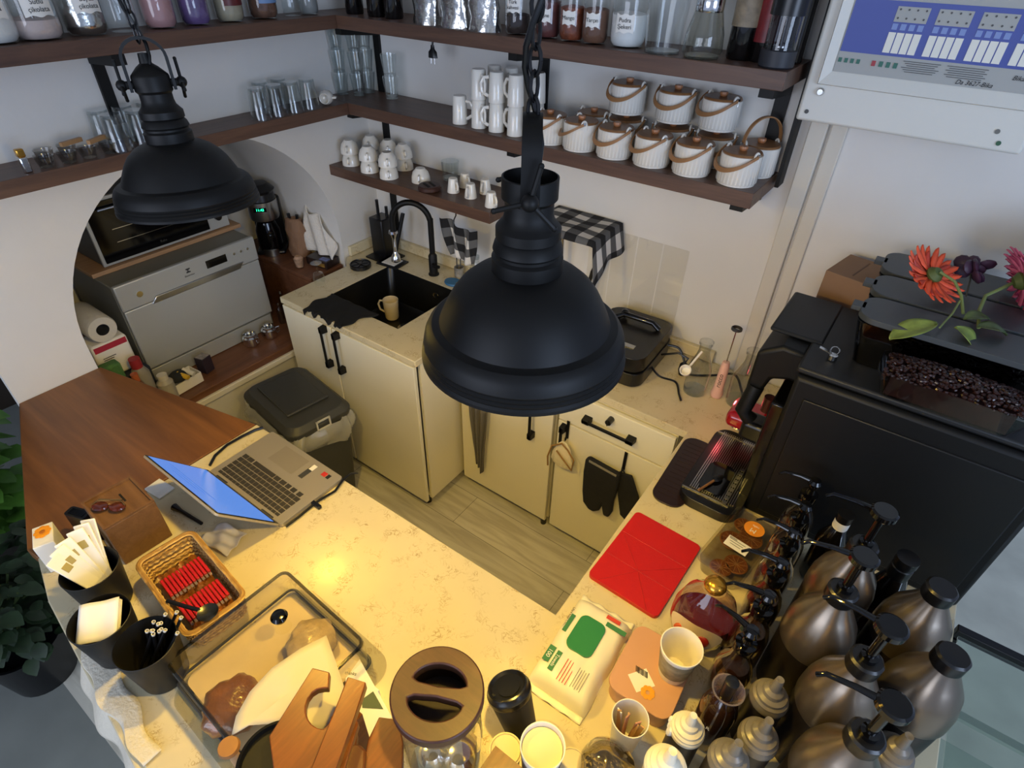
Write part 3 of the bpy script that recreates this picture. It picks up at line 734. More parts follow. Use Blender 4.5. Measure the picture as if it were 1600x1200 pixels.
# ---- glasses on the middle shelf
def tumbler(label, x, y, z, r0, r1, h, flip=False, group=None):
    t = thing('drinking_glass', label, 'glass', (x, y, z), 0, group)
    zz = (lambda q: h - q) if flip else (lambda q: q)
    b = B(); b.lathe([(r0 * 0.9, zz(0.004)), (r0, zz(0.008)), (r1, zz(h - 0.001)), (r1 - 0.0022, zz(h)), (r0 - 0.002, zz(0.012))], 28)
    put('glass_wall', b, m_glass, t)
    b = B(); b.lathe([(0, zz(0)), (r0, zz(0.0)), (r0, zz(0.010)), (0, zz(0.013))], 28); put('thick_base', b, MATS['glass_base'], t)
    return t
k = 0
g0 = None
stacks = [((608, 155), 2, 'front right'), ((557, 150), 3, 'front left'), ((583, 143), 3, 'rear'), ((530, 148), 3, 'leftmost')]
for (u, v), n, nm in stacks:
    p = P(u, v, z=ZM)
    for j in range(n):
        lab = '%s tall glass of the %s stack in the shelf corner' % (['bottom', 'second', 'third'][j], nm)
        g = tumbler(lab, p.x, min(p.y + 0.02, 1.975), ZM + 0.001 + j * 0.078, 0.026, 0.035, 0.085, False, 'stacked tall glasses in the shelf corner') if g0 is None else dup(g0, lab, (p.x, min(p.y + 0.02, 1.975), ZM + 0.001 + j * 0.086))
        g0 = g0 or g
g1 = None
for i, (u, v) in enumerate([(418, 170), (442, 166), (466, 161), (490, 156), (452, 158), (475, 150)]):
    p = P(u, v - 6, x=-2.165 if i < 4 else -2.235)
    lab = ['first', 'second', 'third', 'fourth'][i] + ' glass from the left in the front row of upturned glasses on the left shelf' if i < 4 else '%s glass of the rear pair of upturned glasses on the left shelf' % ['left', 'right'][i - 4]
    lo = (-2.162 if i < 4 else -2.245, 1.385 + 0.077 * i if i < 4 else 1.46 + 0.085 * (i - 4), ZM + 0.001)
    if g1 is None: g1 = tumbler(lab, *lo, 0.029, 0.037, 0.108, True, 'upturned glasses on the left shelf')
    else: dup(g1, lab, lo)
g2 = None
for i in range(6):
    r_, c_ = divmod(i, 3)
    lo = (-2.162 - 0.083 * r_, 0.86 + 0.078 * c_, ZM + 0.001)
    lab = '%s upturned glass of the %s row beside the pendant lamp on the left shelf' % (['left', 'middle', 'right'][c_], ['front', 'rear'][r_])
    if g2 is None: g2 = dup(g1, lab, lo, group='upturned glasses left of the far lamp')
    else: dup(g2, lab, lo)
# small clear cups and dishes at the far left
m_amber = mat('pale_wood_pick', 'A98258', 0.5)
sc0 = None
for i, (x, y) in enumerate([(-2.16, 0.64), (-2.155, 0.70), (-2.16, 0.76), (-2.225, 0.665), (-2.225, 0.73), (-2.16, 0.825)]):
    lab = '%s small clear tasting cup in the cluster at the left end of the middle shelf' % ORD[i]
    if sc0 is None:
        sc0 = thing('glass_cup', lab, 'cup', (x, y, ZM), 0, 'small clear cups on the left shelf')
        b = B(); b.lathe([(0, 0.001), (0.019, 0.001), (0.021, 0.006), (0.026, 0.032)], 24); put('glass_wall', b, glass('smoky_glass', (0.62, 0.6, 0.57), 0.06, 1.6), sc0)
        b = B(); b.lathe([(0.026, 0.031), (0.0275, 0.033), (0.026, 0.035)], 24); put('rim', b, m_glass2, sc0)
    else: dup(sc0, lab, (x, y, ZM))
for i, (y, a) in enumerate([(0.74, 0.3), (0.80, 0.5)]):
    b = B(); b.box((0, 0, 0), (0.012, 0.07, 0.012)); tag(put('cork_stick', b, m_amber, None, (-2.20 + 0.03 * i, y, ZM + 0.044), (0, 0.0, a)), '%s pale wooden stick lying across the small clear cups' % ['left', 'right'][i], 'stick')
t = thing('lighter', 'gold and chrome lighter standing at the left end of the middle shelf', 'lighter', (-2.15, 0.585, ZM))
b = B(); b.box((0, 0, 0.022), (0.02, 0.02, 0.043)); put('body', b, m_chrome, t, bevel=0.003)
b = B(); b.box((0, 0, 0.055), (0.02, 0.02, 0.022)); put('cap', b, mat('gold', 'C99A45', 0.2, metal=1), t, bevel=0.003)
p = P(508, 155, z=ZM)
t = thing('creamer_cup', 'small white milk creamer lying on its side left of the stacked glasses', 'cup', (-2.16, 1.70, ZM + 0.028), 0.6, rx=PI / 2)
b = B(); b.lathe([(0, -0.03), (0.018, -0.03), (0.028, -0.01), (0.027, 0.015), (0.020, 0.03), (0.018, 0.029), (0.024, 0.012), (0, -0.02)], 24); put('cup_body', b, m_ceramic, t)
b = B(); b.tube([(0.025, 0, 0.01), (0.04, 0, 0.005), (0.038, 0, -0.012), (0.026, 0, -0.015)], 0.0035, 8); put('handle', b, m_ceramic, t)

# ---- upturned mugs
def mug_mesh(t, r, h, hd=True, ha=0.0, taper=0.86):
    b = B(); b.lathe([(0, h), (r * taper * 0.9, h), (r * taper, h - 0.004), (r, 0.004), (r, 0), (r - 0.003, 0), (r * taper - 0.004, h - 0.008), (0, h - 0.01)], 32); put('cup_body', b, m_ceramic, t)
    if hd:
        d = Vector((math.cos(ha), math.sin(ha), 0))
        pts = [d * (r * 0.93) + Vector((0, 0, h * 0.82)), d * (r + h * 0.16) + Vector((0, 0, h * 0.80)), d * (r + h * 0.27) + Vector((0, 0, h * 0.6)), d * (r + h * 0.25) + Vector((0, 0, h * 0.35)), d * (r + 0.006) + Vector((0, 0, h * 0.22)), d * (r * 0.97) + Vector((0, 0, h * 0.2))]
        b = B(); b.tube(pts, 0.0048, 8, flat=1.3); put('handle', b, m_ceramic, t)
mg = None
tall = [((711, 187), 1, 0.2, 'leftmost'), ((741, 199), 2, -0.5, 'second'), ((768, 206), 2, -2.6, 'third'), ((797, 211), 2, 3.0, 'fourth'), ((765, 180), 2, -1.2, 'rear left'), ((790, 182), 2, -1.2, 'rear middle'), ((838, 196), 2, -1.4, 'rightmost')]
for (u, v), n, ha, nm in tall:
    p = P(u, v, z=ZM); y = 1.83 if not nm.startswith('rear') else 1.925
    x = P(u, v, y=y - 0.03).x
    if nm == 'rightmost': x, y = P(838, 190, y=1.92).x, 1.92
    for j in range(n):
        lab = '%s tall white mug of the %s stack, upturned on the middle shelf' % (['lower', 'upper'][j] if n > 1 else 'only', nm)
        if mg is None:
            mg = thing('tall_mug', lab, 'mug', (x, y, ZM + 0.001), ha, 'upturned tall white mugs'); mug_mesh(mg, 0.0295, 0.098, True, 0)
        else: dup(mg, lab, (x, y, ZM + 0.001 + j * 0.099), ha)
cup = None
cups = [((540, 254), 2, 'leftmost front'), ((568, 261), 2, 'second front'), ((598, 268), 2, 'third front'), ((648, 270), 1, 'single right')]
for (u, v), n, nm in cups + [((0, 0), 2, 'rear left'), ((1, 0), 2, 'rear middle'), ((2, 0), 2, 'rear right')]:
    if nm.startswith('rear'):
        x, y = [(-2.195, 1.94), (-2.085, 1.945), (-1.985, 1.94)][u]
    else:
        p = P(u, v, z=ZL); x, y = p.x, p.y + 0.02
        y = {'leftmost front': 1.83, 'second front': 1.815, 'third front': 1.81, 'single right': 1.86}[nm]; x = P(u, v + 3, y=y - 0.036).x
        x = max(x, WX + 0.042)
    for j in range(n):
        lab = '%s rounded white cup of the %s stack, upturned on the lowest shelf' % (['lower', 'upper'][j] if n > 1 else 'only', nm)
        if cup is None:
            cup = thing('coffee_cup', lab, 'cup', (x, y, ZL + 0.001), -1.0, 'upturned rounded white cups')
            b = B(); b.lathe([(0, 0.058), (0.020, 0.058), (0.022, 0.054), (0.033, 0.043), (0.040, 0.022), (0.0415, 0.0), (0.039, 0.0), (0.030, 0.038), (0, 0.05)], 32); put('cup_body', b, m_ceramic, cup)
            b = B(); b.tube([(0.036, 0, 0.038), (0.052, 0, 0.036), (0.056, 0, 0.022), (0.040, 0, 0.010)], 0.004, 8); put('handle', b, m_ceramic, cup)
        else: dup(cup, lab, (x, y, ZL + 0.001 + j * 0.052), -1.0 + 0.2 * (u % 3))
p = P(703, 282, y=1.93)
tumbler('ribbed clear glass on the lowest shelf behind the small espresso cups', P(701, 285, y=1.95).x, 1.965, ZL + 0.001, 0.034, 0.040, 0.08)
ec = None
for i, (u, v, y) in enumerate([(704, 298, 1.85), (731, 302, 1.845), (722, 285, 1.93), (754, 292, 1.925), (763, 306, 1.82)]):
    p = P(u, v, y=y - 0.018)
    lab = ['leftmost small white espresso cup upturned on the lowest shelf', 'middle front small white espresso cup upturned on the lowest shelf', 'rear small white espresso cup behind the middle one', 'small white espresso cup half behind the lamp collar', 'front right small espresso cup beside the lamp collar'][i]
    if ec is None:
        ec = thing('espresso_cup', lab, 'cup', (p.x, y, ZL + 0.001), -0.4, 'small white espresso cups'); mug_mesh(ec, 0.026, 0.058, True, 0.0, 0.72)
    else: dup(ec, lab, (p.x, y, ZL + 0.001), -0.4 - 0.9 * (i % 2))
p = P(671, 290, z=ZL + 0.02)
t = thing('slotted_coaster', 'round wooden lid with two slots lying on the lowest shelf', 'coaster', (p.x, p.y, ZL))
t.scale = (1.3, 1.3, 1.2)
b = B(); b.lathe([(0, 0.002), (0.034, 0.002), (0.038, 0.006), (0.038, 0.016), (0.034, 0.02), (0, 0.02)], 32); put('disc', b, m_wood_lid, t)
for s in (-1, 1):
    b = B(); b.box((0, s * 0.010, 0.0208), (0.04, 0.008, 0.002)); put('slot', b, m_dark, t, rot=(0, 0, -0.4), bevel=0.0008)

# ---- white sugar pots with leather handles
def pot(label, loc, rz, tilt_handle=True):
    t = thing('sugar_pot', label, 'pot', loc, rz, 'white ribbed pots with leather handles')
    r, h = 0.0595, 0.085
    b = B(); b.lathe([(0, 0.003), (r * 0.90, 0.003), (r * 0.94, 0.0), (r * 0.94, 0.006), (r, 0.008), (r, h), (r * 0.94, h + 0.001), (r * 0.93, h - 0.01), (0, h - 0.012)], 96,
                     fn=lambda a, z: 1 + (0.010 * math.cos(32 * a) if 0.007 < z < h - 0.002 else 0)); put('pot_body', b, m_ceramic, t, ang=60)
    b = B(); b.lathe([(0, h - 0.004), (r * 0.95, h - 0.004), (r * 0.97, h + 0.003), (r * 0.92, h + 0.007), (0, h + 0.008)], 40); b2 = put('lid', b, m_wood_pot, t)
    b = B(); b.lathe([(0, h + 0.008), (0.010, h + 0.008), (0.013, h + 0.014), (0.012, h + 0.020), (0, h + 0.021)], 24); put('knob', b, mat('light_knob', 'A9714A', 0.4), b2)
    for s in (-1, 1):
        b = B(); pts = [Vector((s * r * 0.96, math.cos(a) * 0.009, h - 0.004 + math.sin(a) * 0.018)) for a in [math.radians(q) for q in range(-30, 211, 20)]]
        b.tube(pts, 0.0035, 8); put('lug', b, m_ceramic, t)
        b = B(); b.cyl(0.004, -0.003, 0.003, 12); put('rivet', b, m_chrome, t, (s * r * 1.10, 0, h + 0.008), (0, PI / 2, 0))
    # leather strap hanging over the front or standing upright
    b = B(); n = 22; up = not tilt_handle
    rows = []
    for i in range(n + 1):
        a = PI * i / n
        if up: c = Vector((r * 1.07 * math.cos(a), 0, h + 0.006 + 0.075 * math.sin(a) ** 0.9)); nrm = Vector((0, 1, 0))
        else:
            c = Vector((r * 1.10 * math.cos(a), -(r * 1.22) * math.sin(a) ** 0.8 - 0.0, h + 0.006 - 0.044 * math.sin(a))); nrm = Vector((0, 0.45, 0.9))
        rows.append((c, nrm))
    prev = None
    for c, nrm in rows:
        out = Vector((c.x, c.y if not up else 0, 0 if not up else c.z - h)).normalized()
        vs = [b.bm.verts.new(c + nrm * 0.0065 * s1 + out * 0.0018 * s2) for s1, s2 in ((1, 1), (-1, 1), (-1, -1), (1, -1))]
        if prev:
            for k in range(4): b.bm.faces.new((prev[k], prev[(k + 1) % 4], vs[(k + 1) % 4], vs[k]))
        else: b.bm.faces.new(vs)
        prev = vs
    b.bm.faces.new(prev); put('leather_handle', b, m_leather, t)
    return t
fr = [(848, 222), (898, 232), (951, 246), (1007, 262), (1073, 272), (1136, 290)]
pt = None
for i, (u, v) in enumerate(fr):
    p = P(u, v, z=ZM); x = [-1.150, -1.025, -0.893, -0.758, -0.622, -0.478][i]; lo = (x, 1.782 + 0.060, ZM + 0.001)
    lab = '%s white sugar pot from the left in the front row on the middle shelf' % ORD[i]
    if pt is None: pt = pot(lab, lo, -0.45); 
    else: dup(pt, lab, lo, [-0.4, -0.9, -0.35, -0.6, -0.45, -0.5][i])
low = []
xs = [P(u, v, y=1.782).x for u, v in fr]
for i in range(1, 5):
    pass
ups = [((966, 178), 'left'), ((1040, 193), 'middle'), ((1110, 202), 'right')]
for i, ((u, v), nm) in enumerate(ups):
    x = P(u, v, y=1.91).x
    dup(pt, '%s white sugar pot of the upper tier stacked behind the front row' % nm, (x, 1.968, ZM + 0.110), [-0.2, -0.15, -0.5][i])
    dup(pt, 'white sugar pot of the rear row carrying the %s pot of the upper tier' % nm, (x + 0.004, 1.968, ZM + 0.001), 0.2)
x = P(925, 190, y=1.94).x
dup(pt, 'white sugar pot of the rear row at its left end, only its lid showing', (x - 0.01, 1.968, ZM + 0.001), 2.9)
pot('white sugar pot at the right end of the middle shelf with its handle standing up', (-0.462, 1.963, ZM + 0.001), 0.9, False)

# ---- grey alarm panel on the wall
t = thing('alarm_panel', 'large off white alarm control panel with a blue and grey front on the wall', 'control panel', (-0.377, WY, 1.837))
m_pan = mat('panel_plastic', 'DAD8CE', 0.45, bump=0.05, bscale=300); m_blue = mat('panel_blue', '34489A', 0.4); m_pg = mat('panel_grey', 'A8A9A4', 0.5)
W_, H_, D_p = 0.53, 0.46, 0.12
b = B(); inner = [(0.045, 0.115), (0.485, 0.115), (0.485, 0.42), (0.045, 0.42)]
b.prism([(0, 0), (W_, 0), (W_, H_), (0, H_)], -D_p, -0.001, 'xz'); put('housing', b, m_pan, t, bevel=0.008, bseg=3)
b = B()   # raised sloping frame with recessed window
def q4(a, c, d, e): b.bm.faces.new([b.bm.verts.new(v) for v in (a, c, d, e)])
fo = [Vector((0.03, -D_p - 0.001, 0.095)), Vector((0.50, -D_p - 0.001, 0.095)), Vector((0.50, -D_p - 0.001, 0.43)), Vector((0.03, -D_p - 0.001, 0.43))]
ft = [Vector((0.034, -D_p - 0.014, 0.099)), Vector((0.496, -D_p - 0.014, 0.099)), Vector((0.496, -D_p - 0.014, 0.426)), Vector((0.034, -D_p - 0.014, 0.426))]
fi = [Vector((0.058, -D_p - 0.002, 0.130)), Vector((0.485, -D_p - 0.002, 0.130)), Vector((0.485, -D_p - 0.002, 0.42)), Vector((0.058, -D_p - 0.002, 0.42))]
for k in range(4):
    q4(fo[k], fo[(k + 1) % 4], ft[(k + 1) % 4], ft[k]); q4(ft[k], ft[(k + 1) % 4], fi[(k + 1) % 4], fi[k])
put('frame', b, m_pan, t, smooth=False)
b = B(); b.box(((0.058 + 0.485) / 2, -D_p - 0.0028, 0.275), (0.425, 0.002, 0.29)); dsp = put('front_sheet', b, m_pg, t)
b = B(); b.box(((0.060 + 0.485) / 2, -D_p - 0.0042, 0.235), (0.423, 0.001, 0.115)); put('blue_field', b, m_blue, dsp)
yf = -D_p - 0.0055
m_strip = mat('white_strip', 'E8E6DA', 0.5); m_lb = mat('light_blue_key', '7E93C8', 0.5); m_dot = mat('lamp_dot', '3A3B3A', 0.4); m_dg = mat('green_key', '2E6B5C', 0.5); m_rk = mat('red_key', 'A03440', 0.5)
for g in range(4):
    gx = 0.158 + g * 0.088
    b = B()
    for k in range(4): b.box((gx + k * 0.0185 + 0.008, yf, 0.206), (0.016, 0.001, 0.044))
    put('name_strips', b, m_strip, dsp)
    b = B()
    for k in range(4): b.box((gx + k * 0.0185 + 0.008, yf, 0.240), (0.012, 0.001, 0.013))
    put('keys', b, m_lb, dsp)
    b = B(); b.box((gx + 0.036, yf, 0.266), (0.070, 0.001, 0.032)); put('lamp_field', b, m_pg, dsp)
    b = B()
    for k in range(4):
        for r_ in range(2): b.cyl(0.0023, -0.0006, 0.0006, 10, M4=Matrix.Translation((gx + k * 0.0185 + 0.008, yf - 0.001, 0.258 + r_ * 0.018)) @ Matrix.Rotation(PI / 2, 4, 'X'))
    put('indicator_lamps', b, m_dot, dsp)
b = B()
for k in range(4): b.box((0.068 + k * 0.0145, yf, 0.158), (0.008, 0.001, 0.010))
for k in range(3): b.box((0.165 + k * 0.0165, yf, 0.158), (0.009, 0.001, 0.012))
put('green_keys', b, m_dg, dsp)
b = B(); b.box((0.148, yf, 0.158), (0.009, 0.001, 0.012)); put('red_key', b, m_rk, dsp)
b = B()
for k in range(6):
    b.box((0.253, yf, 0.170 - k * 0.0045), (0.082 - 0.01 * (k % 3), 0.001, 0.0012)); b.box((0.35, yf, 0.170 - k * 0.0045), (0.085 - 0.012 * (k % 2), 0.001, 0.0012))
put('small_print', b, m_dot, dsp)
words('model_writing', 'Da 3627-Bika', 0.014, m_ink, dsp, (0.375, yf, 0.139), (PI / 2, 0, 0), shear=0.3)
words('maker_writing', 'Bika', 0.014, m_ink, dsp, (0.455, yf, 0.160), (PI / 2, 0, 0), shear=0.3)
b = B(); b.lathe([(0, 0), (0.009, 0), (0.010, 0.005), (0.007, 0.009), (0, 0.009)], 20); b.box((0, 0, 0.010), (0.012, 0.002, 0.004)); put('key_lock', b, m_chrome, t, (0.045, -D_p - 0.001, 0.078), (PI / 2, 0, 0))
for x, z, m in ((0.025, 0.025, m_dot), (0.465, 0.045, mat('screw_grey', '6E6E68', 0.5)), (0.478, 0.020, mat('green_dot', '2A5B40', 0.5))):
    b = B(); b.cyl(0.0055, 0, 0.002, 16); put('screw', b, m, t, (x, -D_p - 0.0005, z), (PI / 2, 0, 0))
# ------------------------------------------------------------------ inside the arched niche
t = thing('dishwasher', 'silver countertop dishwasher standing on the ledge in the arch', 'dishwasher', (-2.51, 0.77, 0.581))
m_sil = mat('silver_paint', 'B9BBB8', 0.42, metal=0.35); m_dgrey = mat('dark_grey', '3A3B3C', 0.5)
b = B(); b.box((-0.225, 0.323, 0.245), (0.43, 0.646, 0.49)); put('body', b, mat('grey_case', '77776F', 0.5), t, bevel=0.004)
b = B(); b.box((0.002, 0.323, 0.235), (0.020, 0.640, 0.290)); dr = put('door', b, m_sil, t, bevel=0.004)
b = B(); b.box((0.002, 0.323, 0.4395), (0.022, 0.646, 0.115)); cp = put('control_strip', b, m_sil, t, bevel=0.005)
b = B(); b.box((-0.004, 0.323, 0.04), (0.014, 0.62, 0.076)); put('plinth', b, m_sil, t, bevel=0.002)
b = B(); b.prism([(0.115, 0.372), (0.54, 0.372), (0.565, 0.402), (0.14, 0.402)], 0.010, 0.018, 'yz'); put('handle', b, m_steel, cp, bevel=0.004)
b = B(); b.box((0.0135, 0.44, 0.448), (0.002, 0.10, 0.036)); put('display', b, m_blackg, cp)
b = B(); b.cyl(0.013, 0, 0.004, 20); put('knob', b, m_chrome, cp, (0.012, 0.085, 0.435), (0, PI / 2, 0))
for k in range(3):
    b = B(); b.cyl(0.006, 0, 0.004, 14); put('button', b, m_chrome, cp, (0.012, 0.53 + k * 0.035, 0.452), (0, PI / 2, 0))
b = B(); b.prism([(0.296, 0.445), (0.316, 0.445), (0.316, 0.449), (0.304, 0.455), (0.316, 0.461), (0.316, 0.465), (0.296, 0.465), (0.296, 0.461), (0.308, 0.455), (0.296, 0.449)], 0.013, 0.0137, 'yz'); put('logo', b, m_dgrey, cp)
words('logo_writing', 'Electrolux', 0.011, m_dgrey, cp, (0.0145, 0.306, 0.433), (PI / 2, 0, PI / 2))
b = B(); b.box((0.0, 0, 0.009), (0.30, 0.69, 0.018))
tag(put('oven_board', b, m_board, None, (-2.80, 1.11, 1.072), bevel=0.002), 'pale brown board lying on top of the dishwasher', 'board')
t = thing('mini_oven', 'compact oven with a black glass door on the pale board', 'oven', (-2.67, 0.83, 1.0905))
b = B(); b.box((-0.14, 0.29, 0.14), (0.26, 0.58, 0.272)); put('case', b, mat('oven_case', '54534E', 0.5), t, bevel=0.004)
b = B(); b.box((-0.005, 0.29, 0.14), (0.014, 0.585, 0.275)); fr_ = put('front_frame', b, m_sil, t, bevel=0.003)
b = B(); b.box((0.004, 0.245, 0.14), (0.006, 0.47, 0.25)); put('glass_door', b, m_blackg, fr_, bevel=0.002)
b = B(); b.tube([(0.02, 0.05, 0.235), (0.02, 0.44, 0.235)], 0.006, 10); put('handle', b, m_chrome, fr_)
for k in range(3):
    b = B(); b.cyl(0.016, 0, 0.014, 20); put('knob', b, m_blackp, fr_, (0.003, 0.53, 0.06 + k * 0.08), (0, PI / 2, 0))
for k in range(2):
    b = B(); b.box((0.0075, 0.23, 0.09 + 0.055 * k), (0.001, 0.30, 0.0025)); put('rack_line', b, m_chrome, fr_)
words('maker_writing', 'Raks', 0.016, m_chrome, fr_, (0.0076, 0.26, 0.035), (PI / 2, 0, PI / 2))
t = thing('black_box', 'black boxy appliance standing on the oven behind the far lamp', 'appliance', (-2.80, 1.27, 1.367))
b = B(); b.box((0, 0, 0.07), (0.22, 0.30, 0.13)); put('body', b, m_blackp, t, bevel=0.012)
b = B(); b.ball((0.112, 0.10, 0.09), 0.012, 12); put('knob', b, m_chrome, t)
# board with the coffee maker
b = B(); b.box((-2.62, 1.652, 0.85), (0.62, 0.205, 0.02)); b.box((-2.62, 1.562, 0.708), (0.62, 0.02, 0.255)); b.box((-2.92, 1.652, 0.71), (0.02, 0.2, 0.26))
tag(put('niche_side_shelf', b, m_wood_ledge, bevel=0.002), 'dark brown wooden stand to the right of the dishwasher carrying the coffee maker', 'shelf')
t = thing('coffee_maker', 'black and steel filter coffee maker with a green clock display', 'coffee maker', (-2.72, 1.635, 0.861), -0.75)
b = B(); b.box((-0.03, 0, 0.012), (0.17, 0.145, 0.022)); b.box((-0.085, 0, 0.14), (0.06, 0.145, 0.26)); put('body', b, m_blackp, t, bevel=0.01)
b = B(); b.lathe([(0, 0.022), (0.055, 0.022), (0.062, 0.05), (0.06, 0.13), (0.045, 0.175), (0, 0.18)], 32); put('carafe', b, m_blackg, t, (0.012, 0, 0))
b = B(); b.lathe([(0, 0.0), (0.046, 0.0), (0.046, 0.035), (0.04, 0.04), (0, 0.04)], 28); put('warming_foot', b, m_steel, t, (0.03, 0, 0.0))
b = B(); b.lathe([(0, 0.19), (0.07, 0.19), (0.073, 0.2), (0.073, 0.285), (0, 0.287)], 40, sx=1.1); put('filter_housing', b, m_steel, t)
b = B(); b.box((0.079, 0.0, 0.255), (0.006, 0.062, 0.022)); ds = put('display', b, m_blackg, t, bevel=0.001)
words('clock_digits', '11:43', 0.018, mat('green_digits', '20E0A0', 0.5, emit='20F0A8', es=3.0), ds, (0.0828, 0, 0.255), (PI / 2, 0, PI / 2))
b = B(); b.lathe([(0, 0.287), (0.07, 0.287), (0.066, 0.32), (0.075, 0.335), (0.045, 0.365), (0, 0.37)], 32); put('lid', b, m_blackp, t)
t = thing('paper_bag', 'crumpled brown paper bag with two black handles poking out, right of the coffee maker', 'bag', (-2.575, 1.70, 0.861), 0.3)
b = B(); rnd = random.Random(4)
b.lathe([(0, 0.0), (0.052, 0.0), (0.058, 0.03), (0.05, 0.09), (0.056, 0.14), (0.045, 0.19), (0.03, 0.2), (0, 0.19)], 30, sy=0.7, fn=lambda a, z: 1 + 0.10 * math.sin(5 * a + z * 50) + 0.06 * math.sin(9 * a - z * 80))
put('bag_body', b, mat('kraft_crumpled', '8C6A50', 0.8, bump=0.6, bscale=30, var=0.15), t, ang=40)
for s in (-1, 1):
    b = B(); b.tube([(s * 0.02, 0, 0.17), (s * 0.026, 0.0, 0.22)], 0.008, 8); put('tong_handle', b, m_blackp, t)
t = thing('cookie_cup', 'small clear cup of pale brown sweets in front of the coffee maker', 'cup', (-2.455, 1.60, 0.861))
b = B(); b.lathe([(0, 0.001), (0.019, 0.001), (0.027, 0.055)], 24); put('glass_wall', b, m_glass, t)
b = B(); b.lathe([(0, 0.003), (0.018, 0.004), (0.024, 0.05), (0.014, 0.062), (0, 0.06)], 20, fn=lambda a, z: 1 + 0.08 * math.sin(5 * a + z * 90)); put('sweets', b, mat('sweets_beige', 'B08C70', 0.7, var=0.3, vscale=60, bump=0.4), t)
t = thing('chocolate_box', 'dark printed chocolate box lying on the wooden stand beside the white cloth', 'box', (-2.395, 1.70, 0.861), 0.12)
b = B(); b.box((0, 0, 0.02), (0.14, 0.09, 0.04)); put('box_body', b, mat('choc_box', '2A1D18', 0.35, var=0.5, vscale=30), t, bevel=0.002)
b = B(); b.box((0.02, -0.0455, 0.018), (0.07, 0.001, 0.02)); put('gold_print', b, mat('gold_print', '8E6A2E', 0.35, var=0.5, vscale=70), t)
b = B(); b.box((0.035, -0.02, 0.0405), (0.05, 0.03, 0.001)); put('blue_print', b, mat('blue_print', '4A5C9A', 0.3, var=0.5, vscale=60), t)
# white cloth leaning in the corner of the arch
b = B()
def cl(a, c):
    x = -2.53 + 0.215 * a; zt = 1.16 - 0.17 * a - 0.03 * math.sin(a * 9); z = 0.905 + (zt - 0.905) * c if a < 2 else 0
    y = 1.742 - 0.03 * (1 - c) - 0.012 * math.sin(a * 14 + c * 5)
    return Vector((x, y, z))
b.grid(cl, 24, 14)
tag(put('white_cloth', b, mat('white_cloth', 'D8D2C8', 0.85, bump=0.4, bscale=120), solid=0.005), 'folded white cloth leaning against the right side of the arch', 'cloth')
# small chrome kettles on the ledge
ck = None
for i, (x, y) in enumerate([(-2.45, 1.235), (-2.44, 1.335)]):
    lab = ['left small chrome pot with a ring lid on the ledge', 'right small chrome pot with a ring lid on the ledge, nearer the sink cabinet'][i]
    if ck is None:
        ck = thing('chrome_pot', lab, 'pot', (x, y, 0.5825), 0.3, 'small chrome pots on the ledge')
        b = B(); b.lathe([(0, 0), (0.034, 0), (0.038, 0.01), (0.037, 0.045), (0.030, 0.052), (0.031, 0.06), (0.024, 0.062), (0.022, 0.05), (0, 0.048)], 32); put('pot_body', b, m_chrome, ck)
        b = B(); b.lathe([(0, 0.05), (0.01, 0.05), (0.008, 0.06), (0.012, 0.068), (0.008, 0.075), (0, 0.076)], 20); put('knob', b, m_chrome, ck)
        b = B(); b.tube([(0.03, 0, 0.045), (0.05, 0, 0.05), (0.052, 0, 0.025), (0.036, 0, 0.015)], 0.003, 8); put('handle', b, m_chrome, ck)
    else: dup(ck, lab, (x, y, 0.5825), 1.0)
for i, (x, y, h) in enumerate([(-2.50, 1.455, 0.12), (-2.53, 1.50, 0.16)]):
    bottle('small_bottle', ['shorter small clear bottle with a metal top beside the dishwasher', 'taller small clear bottle with a metal top beside the dishwasher'][i], 'bottle', x, y, 0.5825, 0.017, h, m_glass2, m_chrome, group=None)
# white box and dark box
t = thing('cardboard_tray', 'open white cardboard box with bits inside, on the front of the ledge', 'box', (-2.40, 0.835, 0.5835), 0.08)
b = B(); w_, d_, h_ = 0.085, 0.165, 0.05
b.box((0, 0, 0.002), (w_, d_, 0.004)); b.box((w_ / 2, 0, h_ / 2), (0.003, d_, h_)); b.box((-w_ / 2, 0, h_ / 2), (0.003, d_, h_)); b.box((0, d_ / 2, h_ / 2), (w_, 0.003, h_)); b.box((0, -d_ / 2, h_ / 2), (w_, 0.003, h_))
put('box_body', b, m_white, t)
b = B(); b.box((0, -0.01, 0.015), (0.06, 0.11, 0.022)); put('papers', b, mat('grey_paper', 'A8A092', 0.8, bump=0.5), t)
b = B(); b.ball((0.01, 0.06, 0.03), 0.016, 12); put('bead', b, m_chrome, t)
t = thing('small_box', 'small dark purple box standing beside the open white box on the ledge', 'box', (-2.425, 0.975, 0.5835), 0.25)
b = B(); b.box((0, 0, 0.04), (0.05, 0.05, 0.08)); put('box_body', b, mat('aubergine', '2E2530', 0.4), t, bevel=0.002)
b = B(); b.box((0, 0, 0.0805), (0.044, 0.044, 0.001)); put('printed_top', b, mat('lid_print', '8C8684', 0.5, var=0.3, vscale=90), t)
